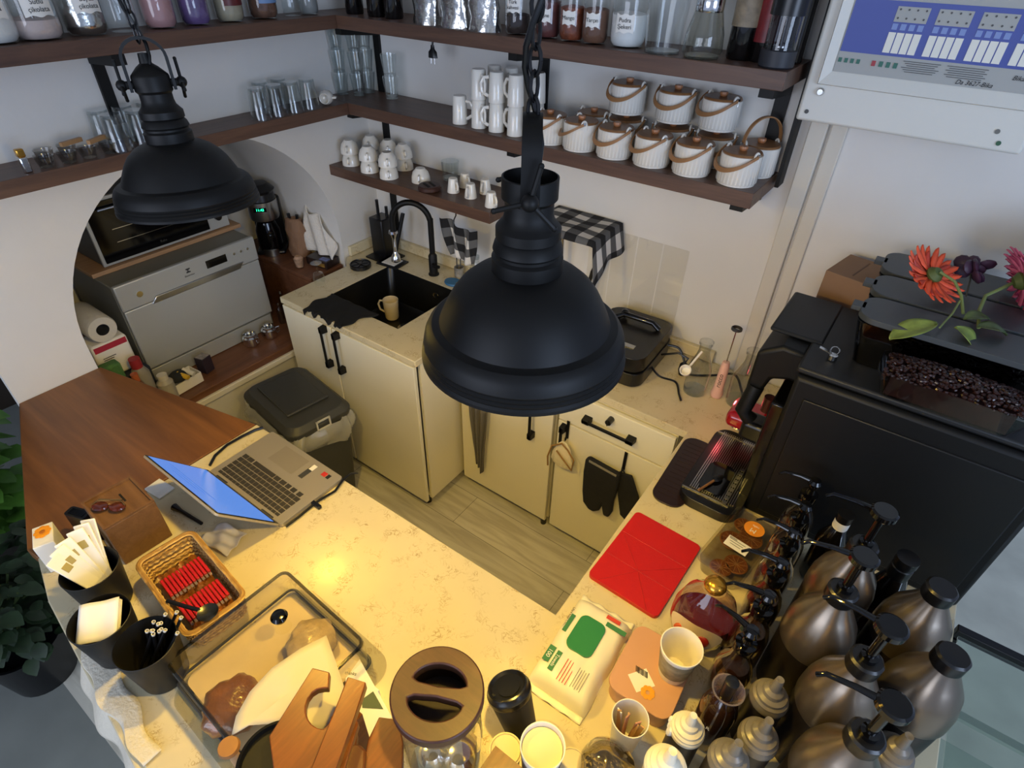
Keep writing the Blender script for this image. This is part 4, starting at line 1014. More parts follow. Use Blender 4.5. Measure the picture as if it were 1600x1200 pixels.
# left end of the niche: paper roll on its box, cleaning things
t = thing('paper_towel_roll', 'white paper towel roll lying on its packet left of the dishwasher, round core facing out', 'paper roll', (-2.55, 0.662, 0.955), 0, ry=PI / 2)
b = B(); b.lathe([(0.024, -0.1), (0.052, -0.1), (0.056, -0.09), (0.056, 0.09), (0.052, 0.1), (0.024, 0.1)], 32); put('roll', b, mat('tissue', 'CFC9BC', 0.9, bump=0.3), t)
b = B(); b.lathe([(0.024, -0.1), (0.024, 0.1)], 24); b.cyl(0.0235, -0.02, 0.02, 24); put('core', b, m_dgrey, t)
t = thing('tissue_packet', 'white packet with a red band standing under the paper roll', 'packet', (-2.52, 0.665, 0.735))
b = B(); b.box((0, 0, 0.08), (0.12, 0.14, 0.16)); put('packet_body', b, m_white, t, bevel=0.012)
b = B(); b.box((0.0605, 0, 0.14), (0.001, 0.125, 0.025)); put('red_band', b, mat('band_red', 'B02A40', 0.5), t)
b = B(); b.box((0.0605, -0.02, 0.095), (0.001, 0.05, 0.003)); b.box((0.0605, -0.025, 0.086), (0.001, 0.04, 0.003)); put('print_lines', b, m_ink, t)
t = thing('storage_crate', 'dark crate of cleaning things under the white packet', 'crate', (-2.53, 0.665, 0.5825))
b = B(); b.box((0, 0, 0.075), (0.20, 0.19, 0.148)); put('crate_body', b, mat('navy', '232C3C', 0.6), t, bevel=0.004)
stuff_ = [('green_sponge', 'green cleaning sponge left of the dishwasher', 'sponge', (-2.40, 0.635, 0.5825), (0.04, 0.07, 0.10), '4C7A48'),
          ('red_cap_bottle', None, None, None, None, None)]
b = B(); b.box((0, 0, 0.13), (0.05, 0.07, 0.26)); tag(put('cleaning_sponge', b, mat('sponge_green', '4C7A48', 0.9, bump=0.6, bscale=80), None, (-2.395, 0.612, 0.5825), bevel=0.01), 'green folded cleaning cloth left of the dishwasher', 'cloth')
for i, (x, y, r, h, c, cc, lab) in enumerate([(-2.385, 0.70, 0.035, 0.24, '8E8A82', '9A2A30', 'grey spray bottle with a red cap left of the dishwasher'), (-2.36, 0.765, 0.033, 0.13, 'A8A49C', 'D0CCC2', 'squat grey tub with a pale lid left of the dishwasher'), (-2.345, 0.665, 0.022, 0.2, '7A4A2C', 'B5603A', 'brown bottle behind the wooden bar top')]):
    t = thing('cleaner_bottle', lab, 'bottle', (x, y, 0.5825))
    b = B(); b.lathe([(0, 0), (r, 0), (r, h * 0.7), (r * 0.6, h * 0.82), (0, h * 0.82)], 24); put('bottle_body', b, mat('cl' + c, c, 0.4), t)
    b = B(); b.cyl(r * 0.62, h * 0.82, h, 20); put('cap', b, mat('cl' + cc, cc, 0.4), t)
t = thing('tool_pouch', 'dark pouch with yellow and white tipped markers lying on the ledge', 'pouch', (-2.36, 0.745, 0.73), 0.2)
t.location = (-2.43, 0.715, 0.5825 + 0.0)
t.location = (-2.375, 0.84, 0.64)
b = B(); b.ball((0, -0.01, 0.02), 0.045, 16, (0.8, 1.0, 0.55)); put('pouch_body', b, mat('dark_fabric', '1C2022', 0.85, bump=0.4), t)
for k, (c, yy) in enumerate((('D8B030', 0.0), ('E0DCCB', 0.03))):
    b = B(); b.tube([(0.0, yy - 0.01, 0.035), (0.05, yy, 0.02)], 0.011, 10); put('marker', b, mat('mk' + c, c, 0.4), t)

# ------------------------------------------------------------------ sink side things
t = thing('knife_block', 'black box shaped knife holder with dark rods in the corner behind the sink', 'knife holder', (-2.165, 1.925, CZ + 0.001), 0.0)
b = B(); b.box((0, 0, 0.10), (0.09, 0.09, 0.20)); put('block', b, m_blackp, t, bevel=0.006)
b = B(); b.box((0.03, -0.03, 0.004), (0.15, 0.13, 0.008)); put('foot_plate', b, m_blackp, t)
for k, (x, y, h) in enumerate([(-0.02, 0.0, 0.28), (0.02, 0.02, 0.25)]):
    b = B(); b.cyl(0.008, 0.2, h, 10); put('knife_handle', b, m_blackp, t, (x, y, 0))
b = B(); b.tube([(-2.075, 1.90, CZ + 0.012), (-2.045, 1.96, CZ + 0.235)], 0.010, 12)
tag(put('black_rod', b, m_black), 'black rod leaning against the wall left of the faucet', 'rod')
b = B(); b.box((0, 0, 0.001), (0.10, 0.13, 0.002))
tp_ = P(622, 388, z=CZ + 0.012)
t = thing('dish_tray', 'small black tray with a white sheet on it behind the faucet tip', 'tray', (-2.055, 1.865, CZ + 0.001), 0.1)
b.bm.free()
b = B(); b.box((0, 0, 0.004), (0.13, 0.10, 0.008)); put('tray', b, m_blackp, t, bevel=0.002)
b = B(); b.box((0, 0, 0.010), (0.08, 0.07, 0.002)); put('white_sheet', b, m_white, t)
p = P(563, 412, z=CZ + 0.02)
t = thing('sink_strainer', 'round black ribbed sink strainer on the worktop left of the sink', 'strainer', (p.x, p.y, CZ + 0.001))
b = B(); b.lathe([(0, 0), (0.048, 0), (0.052, 0.004), (0.052, 0.020), (0.047, 0.024), (0.044, 0.018), (0, 0.016)], 36); put('disc', b, m_blackp, t)
b = B()
for k in range(6): b.box((0.021 * math.cos(k * PI / 3), 0.021 * math.sin(k * PI / 3), 0.0185), (0.036, 0.004, 0.004), k * PI / 3)
b.cyl(0.008, 0.016, 0.023, 14); put('spokes', b, m_blackp, t)
p = P(500, 432, z=CZ)
t = thing('wine_glass', 'thin clear stemmed glass standing upside down on the left of the sink worktop', 'glass', (-2.17, 1.50, CZ + 0.001))
b = B(); b.lathe([(0.024, 0.0), (0.028, 0.03), (0.022, 0.055), (0.003, 0.062), (0.003, 0.10), (0.024, 0.106)], 24); put('glass_wall', b, m_glass, t)
b = B(); b.lathe([(0, 0.105), (0.026, 0.106), (0.026, 0.108), (0, 0.109)], 24); put('glass_foot', b, m_glass, t)
cpn = P(612, 495, z=CZ - 0.185)
t = thing('cream_cup', 'cream mug standing in the black sink', 'mug', (cpn.x + 0.005, cpn.y - 0.0, CZ - 0.187), 0)
b = B(); b.lathe([(0, 0.0), (0.030, 0.0), (0.033, 0.006), (0.038, 0.1), (0.0375, 0.102), (0.035, 0.1), (0.030, 0.01), (0, 0.008)], 32); put('cup_body', b, mat('cream_ceramic', 'E0CFAC', 0.25), t)
ha = math.radians(205)
b = B(); d = Vector((math.cos(ha), math.sin(ha), 0))
b.tube([d * 0.035 + Vector((0, 0, 0.09)), d * 0.055 + Vector((0, 0, 0.09)), d * 0.065 + Vector((0, 0, 0.07)), d * 0.058 + Vector((0, 0, 0.04)), d * 0.034 + Vector((0, 0, 0.028))], 0.005, 8); put('handle', b, MATS['cream_ceramic'], t)
p = P(706, 441, z=CZ + 0.01)
t = thing('blue_scraper', 'blue round dish scraper on the worktop behind the sink', 'scraper', (p.x, 1.89, CZ + 0.001))
b = B(); b.lathe([(0, 0), (0.042, 0), (0.045, 0.006), (0.042, 0.012), (0, 0.013)], 28, sy=0.8); put('pad', b, mat('scraper_blue', '2F6A93', 0.5), t)
b = B(); b.box((0.05, 0, 0.01), (0.05, 0.022, 0.012)); put('grip', b, mat('grip_grey', '8A8378', 0.5), t, bevel=0.003)
p = P(712, 405, z=CZ)
t = thing('toothpick_holder', 'small grey banded cup with two thin rods right of the faucet', 'holder', (-1.70, 1.965, CZ + 0.001))
b = B(); b.lathe([(0, 0), (0.022, 0), (0.024, 0.05), (0.021, 0.05), (0.02, 0.005), (0, 0.004)], 24); put('cup', b, mat('banded_grey', '8F8A80', 0.4, var=0.5, vscale=30), t)
for k, x in enumerate((-0.012, 0.012)):
    b = B(); b.cyl(0.0025, 0.006, 0.13, 8); put('rod', b, m_dgrey, t, (x, 0, 0))
t = thing('clear_bottle', 'clear bottle half hidden behind the near lamp, beside the blue scraper', 'bottle', (-1.58, 1.95, CZ + 0.001))
b = B(); b.lathe([(0, 0), (0.028, 0), (0.03, 0.01), (0.03, 0.09), (0.014, 0.115), (0.014, 0.14)], 28); put('glass_wall', b, m_glass, t)
b = B(); b.cyl(0.016, 0.135, 0.15, 18); put('cap', b, m_glass2, t)

# ---- checked towels
def check(name, n1, n2):
    m = bpy.data.materials.new(name); m.use_nodes = True; nt = m.node_tree; b = nt.nodes['Principled BSDF']; L = nt.links.new
    b.inputs['Roughness'].default_value = 0.9
    uv = nt.nodes.new('ShaderNodeUVMap'); sp = nt.nodes.new('ShaderNodeSeparateXYZ'); L(uv.outputs[0], sp.inputs[0])
    outs = []
    for ax, n in (('X', n1), ('Y', n2)):
        a = nt.nodes.new('ShaderNodeMath'); a.operation = 'MULTIPLY'; a.inputs[1].default_value = n
        f = nt.nodes.new('ShaderNodeMath'); f.operation = 'FRACT'
        g = nt.nodes.new('ShaderNodeMath'); g.operation = 'GREATER_THAN'; g.inputs[1].default_value = 0.5
        L(sp.outputs[ax], a.inputs[0]); L(a.outputs[0], f.inputs[0]); L(f.outputs[0], g.inputs[0]); outs.append(g)
    ad = nt.nodes.new('ShaderNodeMath'); ad.operation = 'ADD'; L(outs[0].outputs[0], ad.inputs[0]); L(outs[1].outputs[0], ad.inputs[1])
    hf = nt.nodes.new('ShaderNodeMath'); hf.operation = 'MULTIPLY'; hf.inputs[1].default_value = 0.5; L(ad.outputs[0], hf.inputs[0])
    r = nt.nodes.new('ShaderNodeValToRGB'); r.color_ramp.interpolation = 'CONSTANT'
    e = r.color_ramp.elements; e[0].position = 0; e[0].color = (*sr('121214'), 1); e[1].position = 0.3; e[1].color = (*sr('5A5A5A'), 1)
    x = e.new(0.8); x.color = (*sr('D8D4CC'), 1)
    L(hf.outputs[0], r.inputs[0]); L(r.outputs[0], b.inputs['Base Color'])
    MATS[name] = m
    return m
def cloth(name, fn, nu, nv, m, label, cat, solid=0.003, parent=None):
    b = B(); b.grid(fn, nu, nv); bm = b.bm
    uvl = bm.loops.layers.uv.new('UVMap'); bm.verts.index_update()
    for f in bm.faces:
        for lp in f.loops:
            i = lp.vert.index; lp[uvl].uv = ((i // (nv + 1)) / nu, (i % (nv + 1)) / nv)
    o = put(name, b, m, parent, solid=solid, ang=80)
    return tag(o, label, cat) if label else o
m_chk = check('black_white_check', 4.2, 3.4)
# big towel over a stand
zt_ = 1.36
c00, c10, c01, c11 = P(884, 303, z=zt_), P(985, 325, z=zt_), P(842, 352, z=zt_), P(905, 384, z=zt_)
x0_, x1_, y1_, y0_ = -1.20, -0.905, 2.02, 1.80
def tw(a, c):
    u = -0.10 + a * 1.42; v = -0.02 + c * 1.12      # u across, v from wall to the front
    x = x0_ + (x1_ - x0_) * min(max(u, 0), 1); y = y1_ - (y1_ - y0_) * min(max(v, 0), 1); z = zt_ + 0.004 * math.sin(u * 8) * math.sin(v * 6)
    over = max(u - 1, 0) * 0.30
    if over > 0: z -= over * 1.1; x += over * 0.25 + 0.01 * math.sin(v * 9) * over * 6
    ol = max(-u, 0) * 0.3
    if ol > 0: z -= ol
    ov = max(v - 1, 0) * 0.22
    if ov > 0: z -= ov * 0.9; y -= ov * 0.5
    if over > 0 and v > 0.6: z -= (v - 0.6) * over * 1.4
    return Vector((x, y, z))
cloth('checked_towel', tw, 36, 28, m_chk, 'black and white checked towel draped over a stand right of the near lamp', 'towel')
t = thing('towel_stand', 'thin stand with a curved black leg under the checked towel', 'stand', (-1.05, 1.95, CZ))
b = B(); b.box((-0.005, -0.03, 0.447), (0.28, 0.17, 0.012)); put('top_plate', b, m_blackp, t, bevel=0.003)
b = B(); b.tube([(0.125, -0.01, 0.44), (0.115, -0.0, 0.36), (0.075, 0.0, 0.26), (0.055, 0.0, 0.14), (0.05, 0.0, 0.0)], 0.008, 10); put('curved_leg', b, m_blackp, t)
b = B(); b.tube([(-0.08, 0.0, 0.44), (-0.07, 0.0, 0.2), (-0.07, 0, 0.0)], 0.008, 10); put('straight_leg', b, m_chrome, t)
# small hanging towel
def tw2(a, c):
    p0 = Vector((-1.70, 1.86, 1.235)); x = p0.x + a * 0.21 * (1 - 0.35 * c) + 0.055 * c; z = p0.z - c * 0.16 - 0.015 * a + 0.01 * math.sin(a * 7)
    return Vector((x, 1.86 - 0.012 * (1 + math.sin(a * 16 + c * 3)), z))
m_chk2 = check('black_white_check_small', 2.4, 2.0)
cloth('checked_cloth', tw2, 28, 16, m_chk2, 'small checked black and white cloth hanging under the lowest shelf', 'towel')
b = B(); b.tube([(-1.62, 1.866, ZL - th), (-1.62, 1.866, 1.26), (-1.62, 1.852, 1.245), (-1.62, 1.848, 1.226)], 0.003, 8)
tag(put('cloth_hook', b, m_blackp), 'black hook under the lowest shelf carrying the small checked cloth', 'hook')
# transparent splash sheet on the wall
b = B()
for k in range(4): b.box((-0.99 + k * 0.105, WY - 0.004, 1.15), (0.1, 0.003, 0.34))
tag(put('splash_panel', b, glass('splash_sheet', (0.98, 0.975, 0.96), 0.08)), 'clear splash panel standing on the upstand behind the toaster', 'panel')

# ---- toaster grill
t = thing('sandwich_toaster', 'black sandwich toaster with rounded ends on the back worktop', 'toaster', (-0.735, 1.83, CZ + 0.001), math.radians(2))
b = B(); b.prism(rrect(0.27, 0.34, 0.05, 6), 0.006, 0.062); put('lower_body', b, m_blackp, t, bevel=0.008)
b = B(); b.prism(rrect(0.262, 0.33, 0.055, 6), 0.066, 0.125); put('upper_lid', b, m_blackp, t, bevel=0.014, bseg=3)
b = B(); b.box((0.0, -0.09, 0.127), (0.14, 0.022, 0.003)); put('steel_badge', b, m_steel, t, rot=(0, 0, 0.0))
b = B(); b.box((0, -0.175, 0.062), (0.12, 0.02, 0.012)); put('latch', b, m_steel, t, bevel=0.003)
b = B(); b.tube([(-0.08, 0.07, 0.13), (-0.05, 0.075, 0.15), (0.07, 0.075, 0.15), (0.10, 0.07, 0.132)], 0.011, 12); b.ball((-0.055, 0.09, 0.145), 0.017, 12); put('carry_handle', b, m_blackg, t)
for x, y in ((-0.1, -0.12), (0.1, -0.12), (0.1, 0.12), (-0.1, 0.12)):
    b = B(); b.cyl(0.01, 0, 0.007, 12); put('foot', b, m_blackp, t, (x, y, 0))
b = B(); b.tube(curve([(-0.60, 1.93, 0.965), (-0.555, 1.935, 0.965), (-0.52, 1.92, 0.93), (-0.50, 1.90, 0.908), (-0.47, 1.88, 0.907), (-0.40, 1.93, 0.907), (-0.33, 1.95, 0.93), (-0.28, 1.90, 0.907), (-0.235, 1.80, 0.906), (-0.20, 1.70, 0.906)]), 0.0045, 8)
tag(put('extension_lead', b, m_blackp), 'black power cord winding behind the two clear bottles', 'cord')
b = B(); b.tube(curve([(-0.61, 1.80, 0.94), (-0.56, 1.78, 0.92), (-0.50, 1.80, 0.907), (-0.46, 1.74, 0.906), (-0.44, 1.71, 0.906)]), 0.004, 8)
b2 = b
tag(put('extension_lead', b2, m_blackp), 'second black cord lying on the worktop beside the toaster', 'cord')
t = thing('wall_plug', 'black plug standing up beside the toaster', 'plug', (-0.50, 1.86, 0.909), 0.3)
b = B(); b.lathe([(0, 0), (0.014, 0), (0.018, 0.02), (0.016, 0.045), (0.006, 0.055), (0, 0.056)], 16); put('plug_body', b, m_blackp, t)
b = B(); b.tube([(0, 0, 0.05), (0.01, 0, 0.075), (-0.03, 0.01, 0.085), (-0.09, 0.03, 0.05)], 0.004, 8); put('cord', b, m_blackp, t)

# ---- clear bottles and milk frother
m_glass3 = glass('bottle_clear', (0.84, 0.86, 0.86), 0.03, 1.6)
def milk_bottle(label, loc, r, h):
    t = thing('milk_bottle', label, 'bottle', loc)
    b = B(); b.lathe([(0, 0.001), (r * 0.95, 0.001), (r, 0.01), (r, h * 0.42), (r * 0.93, h * 0.52), (r * 0.55, h * 0.76), (r * 0.48, h * 0.84), (r * 0.48, h * 0.94), (r * 0.58, h * 0.955), (r * 0.58, h), (r * 0.50, h)], 36); put('glass_wall', b, m_glass3, t)
    b = B(); b.lathe([(0, 0.002), (r * 0.93, 0.002), (r * 0.96, 0.012), (0, 0.016)], 32); put('thick_base', b, MATS['glass_base'], t)
    return t
milk_bottle('clear glass milk bottle with a white scoop hanging on it', (-0.425, 1.80, CZ + 0.001), 0.043, 0.22)
milk_bottle('clear glass milk bottle nearer the coffee machine', (-0.268, 1.835, CZ + 0.001), 0.050, 0.225)
t = thing('milk_frother', 'pink milk frother standing between the clear bottles, its whisk pointing up', 'milk frother', (-0.348, 1.82, CZ + 0.001), 0, rx=math.radians(-3)); t.scale = (1.2, 1.2, 1.2)
b = B(); b.lathe([(0, 0.0), (0.016, 0.0), (0.019, 0.012), (0.015, 0.03), (0.013, 0.11), (0.010, 0.125), (0, 0.127)], 24); put('handle_body', b, mat('frother_pink', 'D9AFA0', 0.5), t)
words('writing', 'rocco', 0.020, m_dgrey, t, (0.0, -0.0155, 0.065), (PI / 2, -PI / 2, 0))
b = B(); b.cyl(0.0018, 0.125, 0.235, 8); put('shaft', b, m_chrome, t)
b = B(); b.lathe([(0.013, 0.232), (0.0155, 0.234), (0.0155, 0.240), (0.013, 0.242)], 24, close=True); b.box((0, 0, 0.236), (0.028, 0.002, 0.002)); put('whisk_ring', b, m_dgrey, t)
t = thing('white_scoop', 'small white measuring scoop leaning on the left clear bottle', 'scoop', (-0.452, 1.725, 1.02), 0)
b = B(); b.lathe([(0, 0), (0.016, 0.0), (0.02, 0.012), (0.0205, 0.02), (0.018, 0.02), (0.014, 0.004), (0, 0.003)], 24, M4=Matrix.Rotation(math.radians(35), 4, 'X')); put('bowl', b, m_white, t)
b = B(); b.tube([(0.005, 0.012, 0.02), (0.03, 0.03, 0.085)], 0.004, 8); put('scoop_handle', b, m_white, t)

# ------------------------------------------------------------------ things hanging on the back cabinets
def gc(a, c):
    w = 0.10 * (1 - 0.25 * c) * (0.75 + 0.25 * math.cos(c * 3)); x = -1.235 + (a - 0.5) * w + 0.004 * c
    z = 0.60 - c * 0.36 - 0.02 * math.sin(a * 3) * c - (0.03 if a > 0.5 else 0) * c
    return Vector((x, 1.520 - 0.010 * math.sin(a * 19 + c * 2) + 0.004 * c, z))
b = B(); b.grid(gc, 30, 16)
tag(put('grey_cloth', b, mat('grey_cloth', '6C675E', 0.9, bump=0.3, bscale=200), solid=0.003), 'grey cloth hanging on the left base cabinet door', 'cloth')
b = B(); b.tube([(-1.235, 1.546, 0.58), (-1.235, 1.528, 0.582), (-1.235, 1.526, 0.605)], 0.003, 8)
tag(put('cloth_hook', b, m_blackp), 'small black hook carrying the grey cloth', 'hook')
def strap_hook(label, x, z):
    b = B(); b.box((0, 0, 0), (0.012, 0.003, 0.09)); b.box((0, 0.02, 0.045), (0.012, 0.043, 0.003)) if False else None
    b.tube([(0, -0.002, -0.04), (0, -0.012, -0.048), (0, -0.012, -0.035)], 0.003, 8)
    return tag(put('door_hook', b, m_black, None, (x, 1.544, z)), label, 'hook')
strap_hook('black over door hook carrying the white bag', -0.800, 0.685)
strap_hook('black over door hook carrying the oven mitts', -0.545, 0.665)
t = thing('oven_mitt', 'black quilted oven mitt hanging in front on the cabinet door', 'oven mitt', (-0.60, 1.515, 0.60), 0.0)
mit = [(0.06, 0.02), (-0.075, 0.03), (-0.09, 0.02), (-0.092, -0.05), (-0.085, -0.16), (-0.075, -0.22), (-0.05, -0.245), (-0.02, -0.245), (0.0, -0.225), (0.008, -0.19), (0.02, -0.235), (0.045, -0.235), (0.055, -0.20), (0.052, -0.14), (0.058, -0.08)]
m_mitt = mat('mitt_fabric', '15151A', 0.9, bump=0.3, bscale=40)
b = B(); b.prism(mit, -0.012, 0.012, 'xz'); put('mitt_body', b, m_mitt, t, bevel=0.008, bseg=3)
b = B(); b.box((-0.012, -0.0125, 0.018), (0.12, 0.002, 0.010), ry=0.07); put('cuff_opening', b, mat('lining', '8A8478', 0.9), t)
b = B(); b.tube([(0.055, 0, 0.018), (0.06, 0, 0.04), (0.05, 0.0, 0.02)], 0.003, 6); put('loop', b, m_mitt, t)
t = thing('oven_mitt', 'second black oven mitt hanging behind and to the right of the first', 'oven mitt', (-0.525, 1.528, 0.60), 0.0, ry=math.radians(-14))
b = B(); b.prism([(0.03, 0.02), (-0.03, 0.02), (-0.04, -0.1), (-0.04, -0.2), (-0.01, -0.23), (0.03, -0.22), (0.05, -0.15), (0.05, -0.08)], -0.006, 0.006, 'xz'); put('mitt_body', b, m_mitt, t, bevel=0.004)
b = B(); b.tube([(0.0, 0, 0.02), (-0.01, 0, 0.045), (-0.015, 0.0, 0.02)], 0.003, 6); put('loop', b, m_mitt, t)
t = thing('cloth_bag', 'crumpled white bag with brown straps hanging between the cabinet doors', 'bag', (-0.795, 1.515, 0.60))
b = B(); b.lathe([(0.0, 0.045), (0.012, 0.04), (0.03, 0.015), (0.045, -0.03), (0.05, -0.07), (0.035, -0.09), (0, -0.09)], 36, sy=0.28, fn=lambda a, z: 1 + 0.08 * math.sin(7 * a + z * 30)); put('bag_body', b, mat('bag_cream', 'E4D8B8', 0.85, bump=0.3), t, ang=60)
for k, pts in enumerate(([(0, -0.014, 0.045), (-0.045, -0.016, 0.01), (-0.062, -0.014, -0.06), (-0.058, -0.014, -0.11)], [(0, -0.016, 0.045), (0.03, -0.02, 0.03), (0.06, -0.018, -0.01), (0.055, -0.018, -0.07), (0.02, -0.024, -0.03), (-0.02, -0.02, 0.0)])):
    b = B(); b.tube(pts, 0.0035, 8); put('brown_strap', b, mat('strap_brown', '9A7238', 0.7), t)

# ------------------------------------------------------------------ bin
t = thing('waste_bin', 'large dark grey swing lid bin with a clear bag below the arch', 'waste bin', (-1.925, 1.09, 0.0), math.radians(-8))
m_bin = mat('bin_grey', '3B3C3B', 0.5)
bw_, bd_ = 0.44, 0.31
def frustum(b, w0, d0, w1, d1, z0, z1, r=0.04):
    a = [b.bm.verts.new((x, y, z0)) for x, y in rrect(w0, d0, r)]; c = [b.bm.verts.new((x, y, z1)) for x, y in rrect(w1, d1, r)]
    for i in range(len(a)): b.bm.faces.new((a[i], a[(i + 1) % len(a)], c[(i + 1) % len(a)], c[i]))
    b.bm.faces.new(a); b.bm.faces.new(c)
b = B(); frustum(b, bw_ * 0.78, bd_ * 0.78, bw_ * 0.94, bd_ * 0.94, 0.001, 0.53); put('bin_body', b, m_bin, t)
b = B(); frustum(b, bw_ * 0.98, bd_ * 0.98, bw_, bd_, 0.545, 0.575, 0.05); frustum(b, bw_, bd_, bw_ * 0.90, bd_ * 0.86, 0.575, 0.60, 0.05); ld = put('lid', b, m_bin, t, bevel=0.006)
b = B(); b.box((-0.03, 0.0, 0.603), (0.26, 0.19, 0.01), ry=0.03); put('swing_flap', b, mat('bin_grey_flap', '353635', 0.42), ld, bevel=0.004)
b = B(); b.box((0.11, 0.0, 0.607), (0.012, 0.2, 0.012)); put('ridge', b, m_bin, ld, bevel=0.004)
b = B()
for s, q in ((0, 1), (1, 1)):
    pass
for c, d in (((0.224, 0.0, 0.598), (0.006, 0.06, 0.006)), ((0.224, 0.0, 0.555), (0.006, 0.06, 0.006)), ((0.224, 0.03, 0.577), (0.006, 0.006, 0.048)), ((0.224, -0.03, 0.577), (0.006, 0.006, 0.048))): b.box(c, d)
put('clip', b, mat('clip_white', 'C9C8C2', 0.4), ld)
def bagf(a, c):
    ang = a * 2 * PI; k = 1.0 + 0.04 * math.sin(ang * 9) + 0.03 * math.sin(ang * 17 + c * 5)
    w = (bw_ * 0.5 + 0.018 * math.sin(c * PI)) * k; d = (bd_ * 0.5 + 0.018 * math.sin(c * PI)) * k
    n = 5.0; cx = math.copysign(abs(math.cos(ang)) ** (2 / n), math.cos(ang)); cy = math.copysign(abs(math.sin(ang)) ** (2 / n), math.sin(ang))
    return Vector((w * cx, d * cy, 0.556 - c * (0.11 + 0.02 * math.sin(ang * 5))))
b = B(); b.grid(bagf, 96, 8)
put('bin_bag', b, glass('thin_plastic', (0.86, 0.85, 0.78), 0.25, 1.5, dens=0.35), t, ang=180)
t = thing('white_bucket', 'white rounded tub on the floor between the bin and the counter', 'bucket', (-1.80, 0.80, 0.0))
b = B(); b.lathe([(0, 0), (0.07, 0), (0.085, 0.4), (0.088, 0.42), (0.08, 0.435), (0, 0.44)], 32); put('tub', b, mat('tub_white', 'C9C3B0', 0.5), t)
b = B(); b.tube([(0.086, 0, 0.36), (0.08, 0.03, 0.30), (0.086, 0.0, 0.33)], 0.003, 6); put('wire_handle', b, m_chrome, t)
# ------------------------------------------------------------------ laptop
T = CZ + 0.001
t = thing('laptop', 'open silver laptop with a blue lit screen on the stone worktop', 'laptop', (-1.290, 0.603, T), 0)
m_lap = mat('laptop_silver', 'A8A093', 0.38, metal=0.4); m_key = mat('key_grey', '37332D', 0.5)
b = B(); b.prism(rrect(0.345, 0.228, 0.010), 0.001, 0.014); put('base', b, m_lap, t, bevel=0.002)
# rows run along x; the hinge is at the low y side
rows = [(17, -0.094, 0.009), (16, -0.079, 0.0145), (16, -0.0615, 0.0145), (15, -0.044, 0.0145), (14, -0.0265, 0.0145)]
b = B()
for n, y, d in rows:
    wtot = 0.292; kw = wtot / n
    for k in range(n): b.box((-0.150 + kw * (k + 0.5) , y, 0.0148), (kw - 0.0025, d, 0.0016))
for x, w in ((-0.138, 0.020), (-0.113, 0.024), (-0.045, 0.098), (0.019, 0.022), (0.046, 0.022), (0.071, 0.018), (0.096, 0.018), (0.124, 0.018)): b.box((x, -0.009, 0.0148), (w, 0.0145, 0.0016))
put('keyboard', b, m_key, t)
b = B(); b.box((-0.02, 0.062, 0.0141), (0.115, 0.070, 0.0006)); put('trackpad', b, mat('trackpad', '9A9284', 0.3, metal=0.3), t)
b = B(); b.box((0.068, 0.060, 0.0143), (0.018, 0.05, 0.0006)); st = put('sticker_strip', b, m_dgrey, t)
b = B(); b.box((0.07, 0.085, 0.0149), (0.016, 0.022, 0.0006)); put('white_sticker', b, m_white, st)
b = B(); b.box((0.118, 0.088, 0.0143), (0.018, 0.016, 0.0006)); put('red_sticker', b, mat('sticker_red', 'C0302A', 0.4), t)
b = B(); b.box((0.136, 0.088, 0.0143), (0.012, 0.016, 0.0006)); put('black_sticker', b, m_ink, t)
for s in (-1, 1):
    b = B(); b.cyl(0.006, -0.025, 0.025, 12, M4=Matrix.Translation((s * 0.11, -0.112, 0.012)) @ Matrix.Rotation(PI / 2, 4, 'Y')); put('hinge', b, m_dgrey, t)
ph = math.radians(52)
b = B(); b.prism(rrect(0.345, 0.226, 0.010, cx=0, cy=0.113), -0.003, 0.003); lidp = put('screen_lid', b, m_lap, t, (0, -0.114, 0.014), (PI - ph, 0, 0), bevel=0.0015)
b = B(); b.box((0, 0.115, -0.0036), (0.338, 0.216, 0.001)); put('bezel', b, m_blackg, lidp)
m_scr = bpy.data.materials.new('screen_glow'); m_scr.use_nodes = True; nt = m_scr.node_tree; bb = nt.nodes['Principled BSDF']
bb.inputs['Base Color'].default_value = (0.01, 0.02, 0.05, 1); bb.inputs['Roughness'].default_value = 0.15
bb.inputs['Emission Color'].default_value = (*sr('5C8FE6'), 1); bb.inputs['Emission Strength'].default_value = 0.75
b = B(); b.box((0, 0.119, -0.0044), (0.326, 0.196, 0.0006)); put('display', b, m_scr, lidp)
m_ln = mat('screen_text', '3A62B8', 0.5, emit='3A62B8', es=0.8)
b = B()
for k in range(3): b.box((-0.03, 0.165 + 0.012 * k, -0.0049), (0.22 - 0.05 * k, 0.003, 0.0002))
put('screen_lines', b, m_ln, lidp)
b = B(); b.tube([P(u, v, z=T + 0.006) for u, v in [(328, 727), (336, 712), (355, 695), (378, 682), (398, 672), (411, 668)]], 0.0045, 8)
pc = put('power_cord', b, m_blackp); tag(pc, 'thick black cable lying along the left edge of the laptop', 'cable')
b = B(); b.tube([P(u, v, z=T + 0.006) + Vector((0.010, 0, 0)) for u, v in [(443, 820), (462, 806), (484, 788), (497, 778), (520, 765), (532, 748), (545, 738), (556, 736)]], 0.0038, 8)
tag(put('charging_cable', b, m_blackp), 'black cable running along the right edge of the laptop', 'cable')
pc['category'] = 'cable'; pc.name = 'laptop_cable'
b = B(); q = P(490, 786, z=T + 0.007) + Vector((0.012, 0, 0)); b.box(tuple(q), (0.035, 0.012, 0.012), rz=math.radians(0)); tag(put('cable_adapter', b, m_blackp, bevel=0.002), 'small black adapter on the cable at the laptop side', 'adapter')

